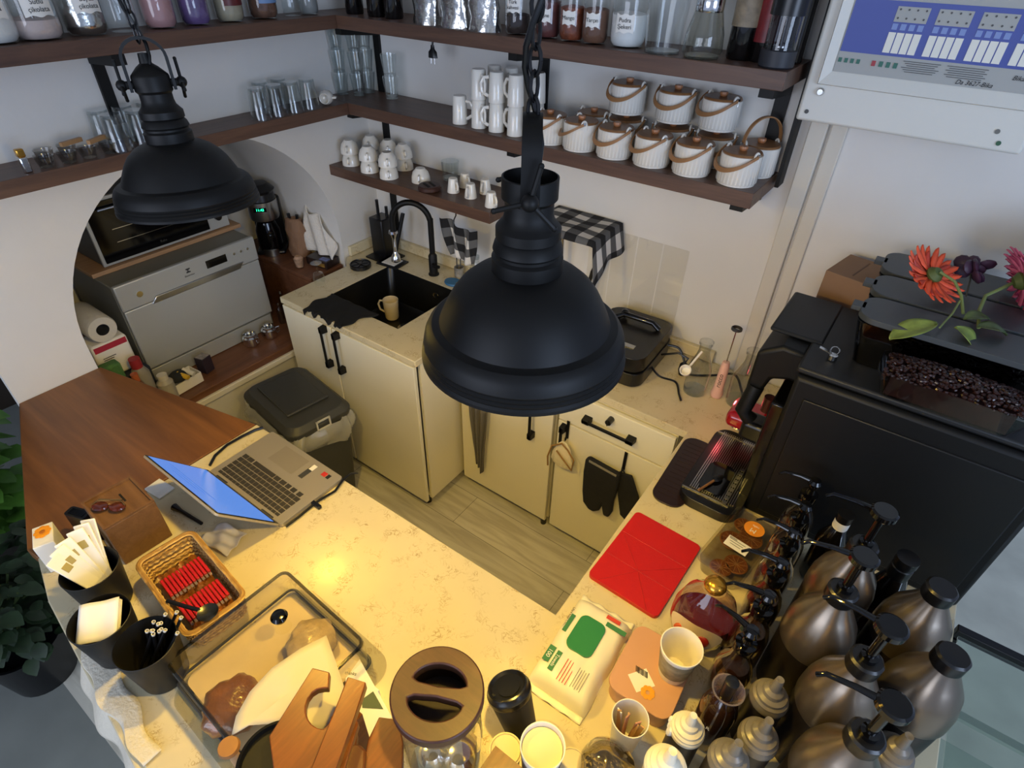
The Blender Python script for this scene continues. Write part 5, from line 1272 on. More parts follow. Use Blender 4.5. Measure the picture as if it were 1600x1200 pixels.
# ---- wooden tip box with sunglasses
t = thing('tip_box', 'brown wooden box with a coin slot left of the basket', 'box', (-1.407, 0.238, T), math.radians(-3))
b = B(); w_, d_, h_ = 0.135, 0.125, 0.14
b.box((0, 0, h_ / 2), (w_, d_, h_)); put('box_body', b, m_wood_box, t, bevel=0.002)
b = B()
for c, d in (((0, d_ / 2 - 0.003, h_ + 0.003), (w_, 0.006, 0.006)), ((0, -d_ / 2 + 0.003, h_ + 0.003), (w_, 0.006, 0.006)), ((w_ / 2 - 0.003, 0, h_ + 0.003), (0.006, d_ - 0.012, 0.006)), ((-w_ / 2 + 0.003, 0, h_ + 0.003), (0.006, d_ - 0.012, 0.006))): b.box(c, d)
put('rim', b, m_wood_box, t)
b = B(); b.box((-0.01, 0.015, h_ + 0.0006), (0.036, 0.005, 0.001)); put('coin_slot', b, m_dark, t)
sg = thing('sunglasses', 'brown folded sunglasses lying on the wooden box', 'sunglasses', (-1.400, 0.215, T + h_ + 0.0075), math.radians(35))
m_tort = mat('tortoise', '4A1E12', 0.12, var=0.5, vscale=60, coat=0.6)
for s in (-1, 1):
    b = B(); b.lathe([(0, 0), (0.019, 0.0), (0.021, 0.004), (0.019, 0.008), (0, 0.009)], 24, c=(s * 0.022, 0, 0), sx=1.0, sy=0.7); put('lens', b, m_tort, sg)
    b = B(); b.tube([(s * 0.042, 0.002, 0.008), (s * 0.03, 0.012, 0.014), (-s * 0.03, 0.016, 0.014)], 0.002, 8); put('temple', b, mat('gold_wire', 'B58A50', 0.25, metal=1), sg)
b = B(); b.tube([(-0.006, 0.004, 0.005), (0, 0.006, 0.008), (0.006, 0.004, 0.005)], 0.0016, 6); put('bridge', b, MATS['gold_wire'], sg)
# card machine and yellow card between the cups and the wooden box
t = thing('card_reader', 'black hand held card reader leaning on the wooden box', 'card reader', (-1.50, 0.165, T), math.radians(20), rx=math.radians(0))
b = B(); b.prism(rrect(0.065, 0.03, 0.008), 0.0, 0.105); put('case', b, m_blackp, t, bevel=0.004)
b = B(); b.box((0, 0.0, 0.1055), (0.045, 0.018, 0.001)); put('reader_slot', b, m_blackg, t)
b = B(); b.box((0.0, 0.0, 0.045), (0.002, 0.075, 0.09), rz=math.radians(-60))
tag(put('yellow_card', b, mat('mustard_card', 'A88432', 0.6), None, (-1.405, 0.145, T)), 'mustard yellow card standing in front of the wooden box', 'card')
t = thing('sachet_box', 'small white box of orange flower printed sachets at the counter edge', 'box', (-1.50, 0.08, T), math.radians(-20))
b = B(); b.box((0, 0, 0.05), (0.075, 0.045, 0.10)); put('box_body', b, m_white, t, bevel=0.002)
b = B()
for k in range(8):
    a = k * PI / 4; b.ball((-0.01 + 0.014 * math.cos(a), 0.0 + 0.012 * math.sin(a), 0.1015), 0.008, 8, (1, 1, 0.12))
put('orange_flower', b, mat('flower_print', 'F09A18', 0.6), t)
b = B(); b.ball((-0.01, 0, 0.102), 0.007, 8, (1, 1, 0.15)); put('flower_heart', b, mat('flower_heart', 'B06414', 0.6), t)

# ---- three black cups
def tumbler_black(label, x, y):
    t = thing('black_cup', label, 'cup', (x, y, T), 0, 'large black cups at the counter edge')
    b = B(); b.lathe([(0, 0.001), (0.046, 0.001), (0.048, 0.004), (0.062, 0.135), (0.0605, 0.136), (0.046, 0.008), (0, 0.007)], 48); put('cup_wall', b, mat('satin_black', '121110', 0.5), t)
    return t
CUP = [(-1.268, 0.100), (-1.118, 0.052), (-0.985, 0.082)]
c1 = tumbler_black('black cup holding paper wrapped cutlery, farthest left of three', *CUP[0])
c2 = dup(c1, 'black cup holding a folded white napkin, middle of three', (*CUP[1], T))
c3 = dup(c1, 'black cup holding black and white straws, nearest the glass cake box', (*CUP[2], T))
rnd = random.Random(11)
pk = None
for k in range(6):
    lab = '%s white paper wrapped cutlery roll from the left in the black cup' % ORD[k]
    lo = (CUP[0][0] + 0.026 - 0.004 * k, CUP[0][1] + 0.014 - 0.004 * (k % 3), T + 0.016 + 0.004 * k)
    dd = Vector((-0.40 - 0.02 * k, -0.34 + 0.13 * k, 1.0)).normalized(); ro = (Matrix.Rotation(0, 4, 'Z') @ dd.to_track_quat('Z', 'X').to_matrix().to_4x4() @ Matrix.Rotation(math.radians(70), 4, 'Z')).to_euler()
    if pk is None:
        pk = thing('wrapped_cutlery', lab, 'cutlery', lo, 0, 'paper wrapped cutlery in the black cup'); pk.rotation_euler = ro
        b = B(); b.box((0, 0, 0.095), (0.036, 0.0045, 0.19)); put('paper_sleeve', b, m_white, pk, bevel=0.002)
        b = B(); b.box((0, -0.0030, 0.15), (0.016, 0.001, 0.02)); put('gold_print', b, mat('khaki_print', 'A89858', 0.5), pk)
    else: dup(pk, lab, lo, rot=ro)
b = B(); b.grid(lambda a, c: Vector(((a - 0.5) * 0.080, (c - 0.5) * 0.085, 0.003 * math.sin(a * 8))), 10, 8)
nk = thing('folded_napkin', 'folded cream napkin standing in the middle black cup', 'napkin', (CUP[1][0] - 0.002, CUP[1][1] - 0.004, T + 0.128), 0); nk.rotation_euler = (math.radians(22), 0, math.radians(52))
put('top_layer', b, m_white, nk, solid=0.002)
for k in range(3):
    b = B(); b.grid(lambda a, c: Vector(((a - 0.5) * 0.078, (c - 0.5) * 0.08, 0.003 * math.sin(a * 8) - 0.006 * (k + 1))), 8, 4); put('napkin_layer', b, m_white, nk, solid=0.002)
sw = None
for k in range(16):
    a = k * 2.4; r_ = 0.012 + 0.0020 * k
    lo = (CUP[2][0] + 0.026 * math.cos(a) * (r_ / 0.04), CUP[2][1] + 0.026 * math.sin(a) * (r_ / 0.04), T + 0.009)
    dd = Vector((0.38, 0.92, 0)) * ((0.22 if k < 9 else 0.62) + 0.05 * math.sin(k * 2)) + Vector((0.05 * math.cos(k), 0, 1)); ro_ = dd.normalized().to_track_quat('Z', 'Y').to_euler(); lo = (lo[0] - 0.012, lo[1] - (0.02 if k > 8 else 0.0), lo[2] + (0.02 if k > 8 else 0))
    lab = ('straw %s' % '') if False else 'black straw with a white open end in the black cup of straws'
    if sw is None:
        sw = thing('drinking_straw', lab, 'straw', lo, 0, 'bunch of straws in the black cup'); sw.rotation_euler = ro_
        b = B(); b.lathe([(0.0035, 0.0), (0.0035, 0.15)], 12); put('tube', b, m_blackp, sw)
        b = B(); b.lathe([(0.0036, 0.146), (0.0040, 0.151), (0.0028, 0.151), (0.0025, 0.14)], 12); put('open_end', b, mat('straw_white', 'D8D2C4', 0.5), sw)
    else: dup(sw, lab, lo, rot=ro_)
# paper doily hanging over the edge
def doil(a, c):
    x = -1.20 + a * 0.36; y0 = 0.055 - 0.06 * a
    s = c * 0.13
    over = max(s - 0.045, 0)
    y = y0 - 0.028 - min(s, 0.045) - over * 0.35 - 0.006 * math.sin(a * 17); z = T + 0.0015 - over * 0.85 + 0.003 * math.sin(a * 23) * c
    if over > 0: y -= 0.012 * math.sin(a * 5) 
    return Vector((x, y + 0.02, z + (0.006 if s < 0.045 else 0.003)))
b = B(); b.grid(doil, 40, 14)
tag(put('paper_doily', b, mat('doily', 'D9D0BC', 0.8, bump=0.3, bscale=150), solid=0.001), 'crumpled white paper doily hanging over the counter edge under the black cups', 'doily')

# ---- woven basket with red sticks
bk = thing('wicker_basket', 'rectangular woven straw basket holding red wrapped sticks', 'basket', (-1.10, 0.232, T), math.radians(-6))
m_wick = bpy.data.materials.new('wicker'); m_wick.use_nodes = True; nt = m_wick.node_tree; bb = nt.nodes['Principled BSDF']; bb.inputs['Roughness'].default_value = 0.7
tc = nt.nodes.new('ShaderNodeTexCoord'); wv = nt.nodes.new('ShaderNodeTexWave'); wv.bands_direction = 'Z'; wv.inputs['Scale'].default_value = 26; wv.inputs['Distortion'].default_value = 3; wv.inputs['Detail'].default_value = 2
rr_ = nt.nodes.new('ShaderNodeValToRGB'); rr_.color_ramp.elements[0].color = (*sr('9A7238'), 1); rr_.color_ramp.elements[1].color = (*sr('E2BE78'), 1)
bp_ = nt.nodes.new('ShaderNodeBump'); bp_.inputs['Distance'].default_value = 0.004
nt.links.new(tc.outputs['Object'], wv.inputs[0]); nt.links.new(wv.outputs['Fac'], rr_.inputs[0]); nt.links.new(rr_.outputs[0], bb.inputs['Base Color']); nt.links.new(wv.outputs['Fac'], bp_.inputs['Height']); nt.links.new(bp_.outputs[0], bb.inputs['Normal'])
BW, BD, BH = 0.275, 0.135, 0.075
b = B()
for zz in range(8):
    z = 0.006 + zz * 0.009; k = 1 + 0.10 * zz / 8
    lp = []
    for (x, y) in rrect(BW * k * 0.93, BD * k * 0.93, 0.022, 6): lp.append((x, y))
    n = len(lp); dense = []
    for i in range(n):
        p0, p1 = Vector(lp[i]), Vector(lp[(i + 1) % n]); m_ = max(1, int((p1 - p0).length / 0.008))
        for j in range(m_): dense.append(p0.lerp(p1, j / m_))
    pts = [Vector((p.x * (1 + 0.012 * (1 if (i + zz) % 2 else -1)), p.y * (1 + 0.02 * (1 if (i + zz) % 2 else -1)), z)) for i, p in enumerate(dense)]
    b.tube(pts + [pts[0]], 0.0046, 6, caps=False)
put('woven_wall', b, m_wick, bk)
b = B(); b.prism(rrect(BW * 0.9, BD * 0.9, 0.02), 0.0005, 0.005); put('woven_bottom', b, m_wick, bk)
lp = rrect(BW * 1.03, BD * 1.03, 0.022, 6)
b = B(); b.tube([(x, y, 0.079) for x, y in lp] + [(lp[0][0], lp[0][1], 0.079)], 0.0065, 8, caps=False); put('rim', b, m_wick, bk)
m_stk = mat('stick_red', 'B4141A', 0.35); m_clr = glass('wrapper', (0.95, 0.85, 0.8), 0.1, 1.4, 0.1)
stk = None
for g in range(2):
    for k in range(11):
        lx, ly = (-0.045 if g == 0 else 0.052), -0.046 + k * 0.0092
        ca, sa = math.cos(math.radians(-6)), math.sin(math.radians(-6))
        lo = (-1.10 + lx * ca - ly * sa, 0.232 + lx * sa + ly * ca, T + 0.052)
        lab = '%s red stick from the counter edge in the %s bundle in the basket' % (ORD[k], ['left', 'right'][g])
        if stk is None:
            stk = thing('sugar_stick', lab, 'sugar stick', lo, math.radians(-6), 'red wrapped sticks in the basket')
            b = B(); b.box((0.004, 0, 0), (0.062, 0.0074, 0.0074)); put('red_part', b, m_stk, stk, bevel=0.0015)
            b = B(); b.box((0.039, 0, -0.003), (0.010, 0.006, 0.003), ry=0.2); put('clear_end', b, m_clr, stk)
        else: dup(stk, lab, lo)
b = B(); b.grid(lambda a, c: Vector(((a - 0.5) * 0.22, (c - 0.5) * 0.10, 0.03 + 0.009 * math.sin(a * 17) * math.sin(c * 11) + 0.006 * math.sin(a * 41 + c * 23))), 40, 20)
tag(put('basket_filling', b, mat('brown_wrappers', '7A4A22', 0.35, var=0.4, vscale=50), None, (-1.10, 0.232, T), (0, 0, math.radians(-6))), 'layer of brown wrapped sweets lying in the bottom of the basket', 'sweets', kind='stuff')
lo = P(320, 940, z=T + 0.10)
t = thing('tea_strainer', 'small black ladle with a round bowl lying across the basket corner', 'ladle', (-0.968, 0.205, T + 0.098), math.radians(200))
b = B(); b.lathe([(0, -0.006), (0.014, -0.004), (0.022, 0.004), (0.023, 0.006), (0.020, 0.005), (0, -0.003)], 28); put('bowl', b, mat('dark_steel', '4A4A44', 0.25, metal=0.9), t)
b = B(); b.tube([(0.02, 0, 0.004), (0.06, 0.0, 0.0), (0.12, -0.005, -0.01)], 0.005, 8, flat=0.5); put('ladle_handle', b, m_blackp, t)

# ---- receipts, pens
def crumple(name, cx, cy, w, d, rz, z, amp, m, label, cat, seed=1):
    rnd = random.Random(seed); ph = [rnd.uniform(0, 6) for _ in range(6)]
    b = B(); b.grid(lambda a, c: Vector(((a - 0.5) * w, (c - 0.5) * d, 0.002 + amp * (0.5 + 0.3 * math.sin(a * 9 + ph[0] + c * 4) + 0.2 * math.sin(c * 13 + ph[1] - a * 5)))), 24, 18)
    return tag(put(name, b, m, None, (cx, cy, z), (0, 0, rz), solid=0.0006), label, cat)
p = P(348, 838, z=T + 0.02)
rc = crumple('receipt', p.x, p.y, 0.10, 0.075, math.radians(10), T + 0.003, 0.02, mat('receipt_paper', 'D2CCC4', 0.7), 'crumpled till receipts on the worktop below the laptop screen', 'receipt', 3)
p = P(250, 765, z=T)
t = thing('white_note', 'white paper slip lying under the edge of the laptop screen', 'paper', (p.x, p.y, T), 0.1)
b = B(); b.box((0, 0, 0.004), (0.07, 0.05, 0.007)); put('sheet', b, m_white, t, bevel=0.002)
a_, c_ = P(272, 792, z=T + 0.008), P(315, 818, z=T + 0.008)
b = B(); b.tube([a_, a_.lerp(c_, 0.25), c_], [0.011, 0.006, 0.005], 10); tag(put('black_pen', b, m_blackp), 'black marker lying in the shadow behind the laptop screen', 'pen')

# ---- glass cake box
t = thing('cake_box', 'rectangular clear cake box with dark edges and a black knob holding a bun', 'cake box', (-0.785, 0.228, T), math.radians(-2.5))
GW, GD, GH = 0.30, 0.30, 0.10
b = B(); b.prism(rrect(0.335, 0.36, 0.045, 6, cx=0.025), 0.0, 0.006); put('clear_base', b, glass('acrylic', (0.9, 0.9, 0.86), 0.03, 1.3), t)
b = B(); b.prism(rrect(GW * 0.92, GD * 0.92, 0.02), 0.0075, 0.015); put('serving_board', b, mat('board_tan', 'D6C096', 0.5, var=0.12), t)
b = B()
A_ = [b.bm.verts.new((x, y, 0.0075)) for x, y in rrect(GW, GD, 0.018)]; B_ = [b.bm.verts.new((x, y, GH - 0.01)) for x, y in rrect(GW, GD, 0.018)]; C_ = [b.bm.verts.new((x, y, GH)) for x, y in rrect(GW - 0.015, GD - 0.015, 0.016)]
for a, c in ((A_, B_), (B_, C_)):
    for i in range(len(a)): b.bm.faces.new((a[i], a[(i + 1) % len(a)], c[(i + 1) % len(a)], c[i]))
b.bm.faces.new(C_); put('clear_cover', b, glass('acrylic_lid', (0.90, 0.88, 0.80), 0.02, 1.35), t)
b = B(); lp = rrect(GW + 0.004, GD + 0.004, 0.018); 
b.tube([(x, y, 0.012) for x, y in lp] + [(lp[0][0], lp[0][1], 0.012)], 0.0035, 6, caps=False); put('dark_edge', b, m_dgrey, t)
b = B(); lp = rrect(GW - 0.008, GD - 0.008, 0.018)
b.tube([(x, y, GH - 0.004) for x, y in lp] + [(lp[0][0], lp[0][1], GH - 0.004)], 0.0045, 6, caps=False); put('cover_edge', b, glass('acrylic_edge', (0.42, 0.42, 0.36), 0.02, 1.6), t)
b = B(); b.lathe([(0, GH), (0.006, GH), (0.006, GH + 0.008), (0.016, GH + 0.014), (0.019, GH + 0.022), (0.014, GH + 0.030), (0, GH + 0.033)], 28); put('knob', b, m_blackg, t, (-0.035, 0.06, 0))
def bun(name, label, x, y, r, c, sq=0.55, seed=0):
    rnd = random.Random(seed); p1, p2 = rnd.uniform(0, 6), rnd.uniform(0, 6)
    b = B(); n = 14
    b.lathe([(r * math.sin(PI * i / n) if 0 < i < n else 0, r * sq * (1 - math.cos(PI * i / n))) for i in range(n + 1)], 40, fn=lambda a, z: 1 + 0.06 * math.sin(5 * a + p1 + z * 60) + 0.04 * math.sin(11 * a + p2 - z * 90))
    return tag(put(name, b, c, None, (x, y, T + 0.0155)), label, 'bread')
m_bread = mat('crust', '7E5026', 0.28, var=0.35, vscale=25, bump=0.5, bscale=45, coat=0.5)
bun('bread_bun', 'brown wrapped bun at the counter edge end of the clear cake box', -0.775, 0.125, 0.062, m_bread, 0.55, 1)
bun('bread_bun', 'paler wrapped bun at the far end of the clear cake box', -0.76, 0.315, 0.055, mat('wrap_tan', 'C0A678', 0.25, var=0.3, vscale=22, bump=0.6, bscale=40), 0.5, 5)

# ---- coffee filter paper and bamboo holder in the foreground
ft = thing('coffee_filter', 'large white cone of filter paper standing behind the bamboo holder', 'filter paper', (0, 0, 0))
pts_px = [(510, 993), (470, 1015), (425, 1045), (390, 1080), (368, 1118), (362, 1150), (390, 1135), (440, 1130), (500, 1140), (538, 1125), (540, 1080), (525, 1035)]
zf = 1.10
poly = [P(u, v, z=zf) for u, v in pts_px]
cx_ = sum(p.x for p in poly) / len(poly); cy_ = sum(p.y for p in poly) / len(poly)
ft.location = (cx_, cy_, T)
b = B(); n = len(poly); rings = []
for s in (1.0, 0.8, 0.55, 0.3, 0.0):
    if s == 0: rings.append([b.bm.verts.new((0, 0.0, zf - T + 0.012))]); continue
    rings.append([b.bm.verts.new(((p.x - cx_) * s, (p.y - cy_) * s, zf - T + 0.012 * (1 - s) + 0.004 * math.sin(i * 1.3))) for i, p in enumerate(poly)])
for a, c in zip(rings, rings[1:]):
    for i in range(n):
        j = (i + 1) % n
        b.bm.faces.new((a[i], a[j], c[0])) if len(c) == 1 else b.bm.faces.new((a[i], a[j], c[j], c[i]))
put('paper_sheet', b, mat('filter_white', 'CFC5AE', 0.8), ft, solid=0.0015)
b = B(); b.prism([((p.x - cx_) * 0.38, (p.y - cy_) * 0.38) for p in poly], 0.0, zf - T - 0.006); put('paper_stack', b, MATS['filter_white'], ft)

def px_prism(name, px, z, th_, m, parent, origin, bevel=0.002):
    b = B(); b.prism([(P(u, v, z=z).x - origin[0], P(u, v, z=z).y - origin[1]) for u, v in px], z - th_ - origin[2], z - origin[2])
    return put(name, b, m, parent, bevel=bevel)
org = P(520, 1150, z=1.17); org = (org.x, org.y, T)
bh = thing('bamboo_holder', 'reddish bamboo cup holder with a round notch in front of the filter paper', 'holder', org)
notch = [(524 - 0 + 30 * math.cos(math.radians(a)) * 0.95, 1112 + 34 * math.sin(math.radians(a))) for a in range(-75, -290, -18)]
px_prism('notched_plate', [(488, 1043), (515, 1050), (513, 1075)] + [(505 - 28 * math.sin(math.radians(a)), 1107 - 32 * math.cos(math.radians(a))) for a in range(0, 181, 20)] + [(518, 1126), (516, 1120), (545, 1100), (560, 1130), (530, 1230), (430, 1225), (420, 1150)], 1.17, 0.018, m_wood_oak, bh, org)
px_prism('cross_slat', [(543, 1057), (572, 1066), (566, 1085), (520, 1215), (480, 1215), (532, 1085)], 1.20, 0.02, m_wood_oak, bh, org)
px_prism('back_slat', [(553, 1110), (562, 1118), (556, 1165), (530, 1215), (515, 1200)], 1.12, 0.02, m_wood_oak, bh, org)
b = B(); b.box((0.0, 0.03, 0.13), (0.02, 0.05, 0.26)); b.box((-0.03, -0.03, 0.125), (0.05, 0.02, 0.25)); put('upright', b, m_wood_oak, bh)
b = B(); b.box((-0.0, -0.0, 0.006), (0.075, 0.085, 0.011)); put('foot_plate', b, m_wood_oak, bh)
org = P(600, 1170, z=1.15); org = (org.x, org.y, T)
bh = thing('bamboo_holder', 'second bamboo holder plate left of the wooden lidded jar', 'holder', org)
px_prism('plate', [(592, 1120), (624, 1124), (630, 1160), (628, 1235), (560, 1230), (575, 1155)], 1.15, 0.02, m_wood_oak, bh, org)
px_prism('rounded_peg', [(540, 1165), (562, 1162), (572, 1172), (570, 1200), (560, 1225), (525, 1225), (528, 1185)], 1.16, 0.03, mat('dark_bamboo', '5C3312', 0.4), bh, org, 0.004)
b = B(); b.box((0.0, -0.01, 0.12), (0.03, 0.05, 0.23)); put('upright', b, m_wood_oak, bh)
org = P(785, 1190, z=1.08); 
t = thing('bamboo_coaster', 'square bamboo plate edge right of the wooden lidded jar', 'coaster', (org.x, org.y - 0.01, T))
b = B(); b.box((0, 0, 0.075), (0.06, 0.06, 0.15)); put('block', b, m_wood_oak, t, bevel=0.003)
b = B(); b.box((0, 0, 0.152), (0.062, 0.062, 0.003)); put('top_face', b, m_wood_oak, t)
# receipt with a green square
t = thing('printed_leaflet', 'white leaflet with a dark green square lying left of the wooden lidded jar', 'leaflet', (0, 0, 0))
o_ = P(560, 1080, z=T + 0.05); t.location = (o_.x, o_.y, T)
b = B(); b.prism([(P(u, v, z=T + 0.045).x - o_.x, P(u, v, z=T + 0.045).y - o_.y) for u, v in [(540, 1060), (562, 1030), (590, 1080), (612, 1120), (575, 1170), (540, 1130)]], 0.043, 0.045); put('sheet', b, m_white, t)
b = B(); b.prism([(P(u, v, z=T + 0.046).x - o_.x, P(u, v, z=T + 0.046).y - o_.y) for u, v in [(565, 1093), (583, 1080), (599, 1108), (566, 1106)]], 0.0452, 0.0456); put('green_square', b, mat('dark_green', '2E4636', 0.5), t)
b = B(); b.box((0.0, 0.0, 0.021), (0.06, 0.06, 0.042)); put('paper_block', b, m_white, t)
q = P(548, 1052, z=T + 0.046); words('writing', 'thanks', 0.010, m_ink, t, (q.x - o_.x, q.y - o_.y, 0.0455), (0, 0, 0.5))
# black banded tub and discs at the bottom edge
q = P(432, 1190, z=1.13)
t = thing('black_lidded_tub', 'white tub with a thick black rim at the bottom edge of the view', 'tub', (q.x, q.y, T))
b = B(); b.lathe([(0, 0.002), (0.05, 0.002), (0.056, 0.20), (0, 0.205)], 40); put('tub_body', b, m_white, t)
b = B(); b.lathe([(0.0565, 0.195), (0.062, 0.2), (0.064, 0.235), (0.058, 0.238), (0.056, 0.228), (0.0, 0.226)], 48); put('black_rim', b, m_black, t)
q = P(357, 1167, z=1.10)
t = thing('wooden_stamp', 'small round tan wooden disc beside the cake box corner', 'disc', (q.x, q.y, T))
b = B(); b.cyl(0.009, 0.0, 0.188, 16); put('stem', b, m_board, t)
b = B(); b.lathe([(0, 0.19), (0.017, 0.19), (0.019, 0.195), (0.017, 0.202), (0, 0.203)], 28); put('disc', b, mat('tan_disc', '94673C', 0.5), t)
q = P(415, 1165, z=1.06)
t = thing('paper_disc', 'pale cream round lid half hidden behind the black rimmed tub', 'lid', (q.x - 0.0, q.y + 0.012, T))
b = B(); b.lathe([(0, 0.0), (0.03, 0.0), (0.035, 0.15), (0.037, 0.155), (0.033, 0.16), (0, 0.161)], 32); put('lid_disc', b, mat('pale_cream', 'D2C296', 0.5), t)

# ---- tall glass jar with a wooden two hole lid
jr, jh = 0.079, 0.335
q = P(683, 1080, z=T + jh)
t = thing('glass_dispenser', 'tall glass jar with a dark wooden lid pierced by two half moon holes', 'jar', (q.x, q.y, T))
b = B(); b.lathe([(0, 0.004), (jr * 0.85, 0.004), (jr * 0.92, 0.02), (jr * 0.94, jh * 0.5), (jr * 0.90, jh * 0.86), (jr * 0.86, jh - 0.026)], 48); put('glass_body', b, m_glass, t)
b = B(); b.lathe([(0, 0.001), (jr * 0.86, 0.001), (jr * 0.92, 0.018), (0, 0.02)], 40); put('thick_base', b, MATS['glass_base'], t)
def moon(s):
    out = []
    n = 16
    for i in range(n + 1):
        a = math.radians(10 + 160 * i / n); out.append((jr * 0.60 * math.cos(a), s * (jr * 0.13 + jr * 0.46 * math.sin(a))))
    out = [(x, y) for x, y in out] + [(-jr * 0.46, s * jr * 0.15), (0, s * jr * 0.11), (jr * 0.46, s * jr * 0.15)]
    return turn(out, math.radians(27))
circ = [(jr * math.cos(2 * PI * i / 64), jr * math.sin(2 * PI * i / 64)) for i in range(64)]
b = B(); b.prism(circ, jh - 0.022, jh, holes=[moon(1), moon(-1)]); put('wooden_lid', b, m_wood_lid, t, bevel=0.003)
b = B(); b.lathe([(0, jh - 0.075), (jr * 0.76, jh - 0.072), (jr * 0.80, jh - 0.023), (jr * 0.77, jh - 0.023), (jr * 0.73, jh - 0.068), (0, jh - 0.070)], 40); put('inner_cup', b, mat('inner_brown', '1E0F0A', 0.6), t)
b = B(); b.lathe([(jr * 0.88, jh - 0.05), (jr * 0.88, jh - 0.023), (jr * 0.84, jh - 0.023), (jr * 0.84, jh - 0.05)], 40); put('lid_collar', b, m_wood_lid, t)
for k, (x, y, r_) in enumerate([(0.02, 0.02, 0.03), (-0.028, -0.01, 0.026)]):
    b = B(); b.lathe([(0, 0.0), (r_, 0.004), (r_, 0.03), (r_ * 0.7, 0.045), (0, 0.05)], 24); tag(put('metal_capsule', b, m_chrome, None, (q.x + x, q.y + y, T + 0.0215)), ['larger', 'smaller'][k] + ' shiny metal cap lying in the bottom of the tall glass jar', 'cap')

# ---- cups around it
def two_point(o, a, c):
    d = (Vector(a) - Vector(c)).normalized(); o.location = c; o.rotation_mode = 'QUATERNION'; o.rotation_quaternion = d.to_track_quat('Z', 'Y')
t = thing('takeaway_cup', 'black takeaway cup with a black sip lid, tilted beside the wooden lidded jar', 'cup')
top = P(793, 1072, z=T + 0.135); bot = P(868, 1160, z=T + 0.03)
bot = Vector((top.x + 0.055, top.y - 0.015, T + 0.014))
two_point(t, top, bot)
b = B(); b.lathe([(0, 0), (0.030, 0), (0.0435, 0.118), (0, 0.118)], 40, fn=lambda a, z: 1 + 0.010 * math.cos(40 * a)); put('ripple_wall', b, mat('cup_black', '151412', 0.6), t, ang=60)
b = B(); b.lathe([(0.0445, 0.112), (0.046, 0.116), (0.046, 0.124), (0.043, 0.127), (0.041, 0.136), (0.038, 0.138), (0.033, 0.132), (0, 0.131)], 44); ld = put('sip_lid', b, m_blackp, t)
b = B(); b.lathe([(0, 0.1312), (0.022, 0.1312), (0.023, 0.134), (0, 0.1345)], 28, c=(0, 0.004, 0)); put('raised_disc', b, m_blackp, ld)
b = B(); b.box((0.034, 0, 0.1385), (0.004, 0.007, 0.001)); put('sip_hole', b, m_dark, ld)
m_cupw = mat('paper_cup_white', 'EAE2CE', 0.6)
def papercup(label, c, r, h, fill=None, name='paper_cup', sleeve=None):
    t = thing(name, label, 'cup', c)
    b = B(); b.lathe([(0, 0.002), (r * 0.68, 0.002), (r * 0.70, 0.0), (r * 0.98, h - 0.004), (r, h), (r * 1.02, h - 0.002), (r * 1.02, h + 0.001), (r * 0.97, h + 0.001), (r * 0.67, 0.006), (0, 0.006)], 44); put('cup_wall', b, m_cupw, t)
    if fill: b = B(); b.lathe([(0, h - 0.014), (r * 0.92, h - 0.014), (r * 0.92, h - 0.016)], 36); put('milk_foam', b, fill, t)
    if sleeve: b = B(); b.lathe([(r * 0.775, h * 0.2), (r * 0.965, h * 0.86)], 40); put('printed_sleeve', b, sleeve, t)
    return t
hh = 0.19
q = P(848, 1165, z=T + hh)
papercup('pair of nested white paper cups with a white filling at the bottom of the view', (q.x, q.y, T), 0.040, hh, mat('cream_fill', 'D6C89C', 0.5), sleeve=mat('grey_brown_sleeve', '6B5E52', 0.6))
for i, (u, v, z, r_, lab) in enumerate([(790, 1172, 0.10, 0.032, 'cream round lid lying between the black cup and the white paper cups'), (893, 1192, 0.08, 0.028, 'cream round lid peeking out right of the white paper cups')]):
    q = P(u, v, z=T + z); t = thing('paper_disc', lab, 'disc', (q.x, q.y, T))
    b = B(); b.lathe([(0, 0.0), (r_ * 0.8, 0.0), (r_ * 0.95, z - 0.004), (r_, z), (0, z + 0.001)], 36); put('lid_disc', b, MATS['pale_cream'], t)
    b = B(); b.lathe([(r_ * 0.86, z), (r_ * 0.88, z + 0.003), (r_ * 0.92, z)], 36); put('raised_edge', b, MATS['pale_cream'], t)
# sealed pack of wipes
c4 = [P(u, v, z=T + 0.04) for u, v in [(905, 930), (1000, 955), (905, 1125), (826, 1052)]]
wc = sum(c4, Vector()) / 4
t = thing('wipes_pack', 'white pack of wet wipes with a green flip lid beside the paper cup', 'wipes pack', (wc.x, wc.y, T), 0)
ax = ((c4[0] + c4[1]) / 2 - (c4[2] + c4[3]) / 2); rz_ = math.atan2(ax.y, ax.x) - PI / 2; t.rotation_euler = (0, 0, rz_)
PW, PL, PHt = 0.145, 0.245, 0.045
def pack(a, c):
    x = (a - 0.5) * PW * (1 + 0.02 * math.sin(c * 14)); y = (c - 0.5) * PL
    e = max(0, 1 - (2 * abs(a - 0.5)) ** 6); f = max(0, 1 - (2 * abs(c - 0.5)) ** 8)
    z = PHt * e ** 0.5 * f ** 0.5 + 0.0012 * math.sin(a * 21 + c * 9) * f
    return Vector((x, y, max(z, 0.001) + 0.001))
b = B(); b.grid(pack, 30, 36); m_pack = mat('pack_white', 'EDE6D0', 0.38); put('pack_body', b, m_pack, t, ang=180)
b = B(); b.grid(lambda a, c: Vector(((a - 0.5) * PW, (c - 0.5) * PL, 0.001)), 2, 2); put('pack_bottom', b, m_pack, t)
for s in (-1, 1):
    b = B(); b.grid(lambda a, c: Vector(((a - 0.5) * PW * 0.98, s * (PL / 2 + c * 0.016), 0.004 + 0.004 * math.sin(a * 20 + s) * c)), 24, 3); put('seal_edge', b, m_pack, t, solid=0.0008)
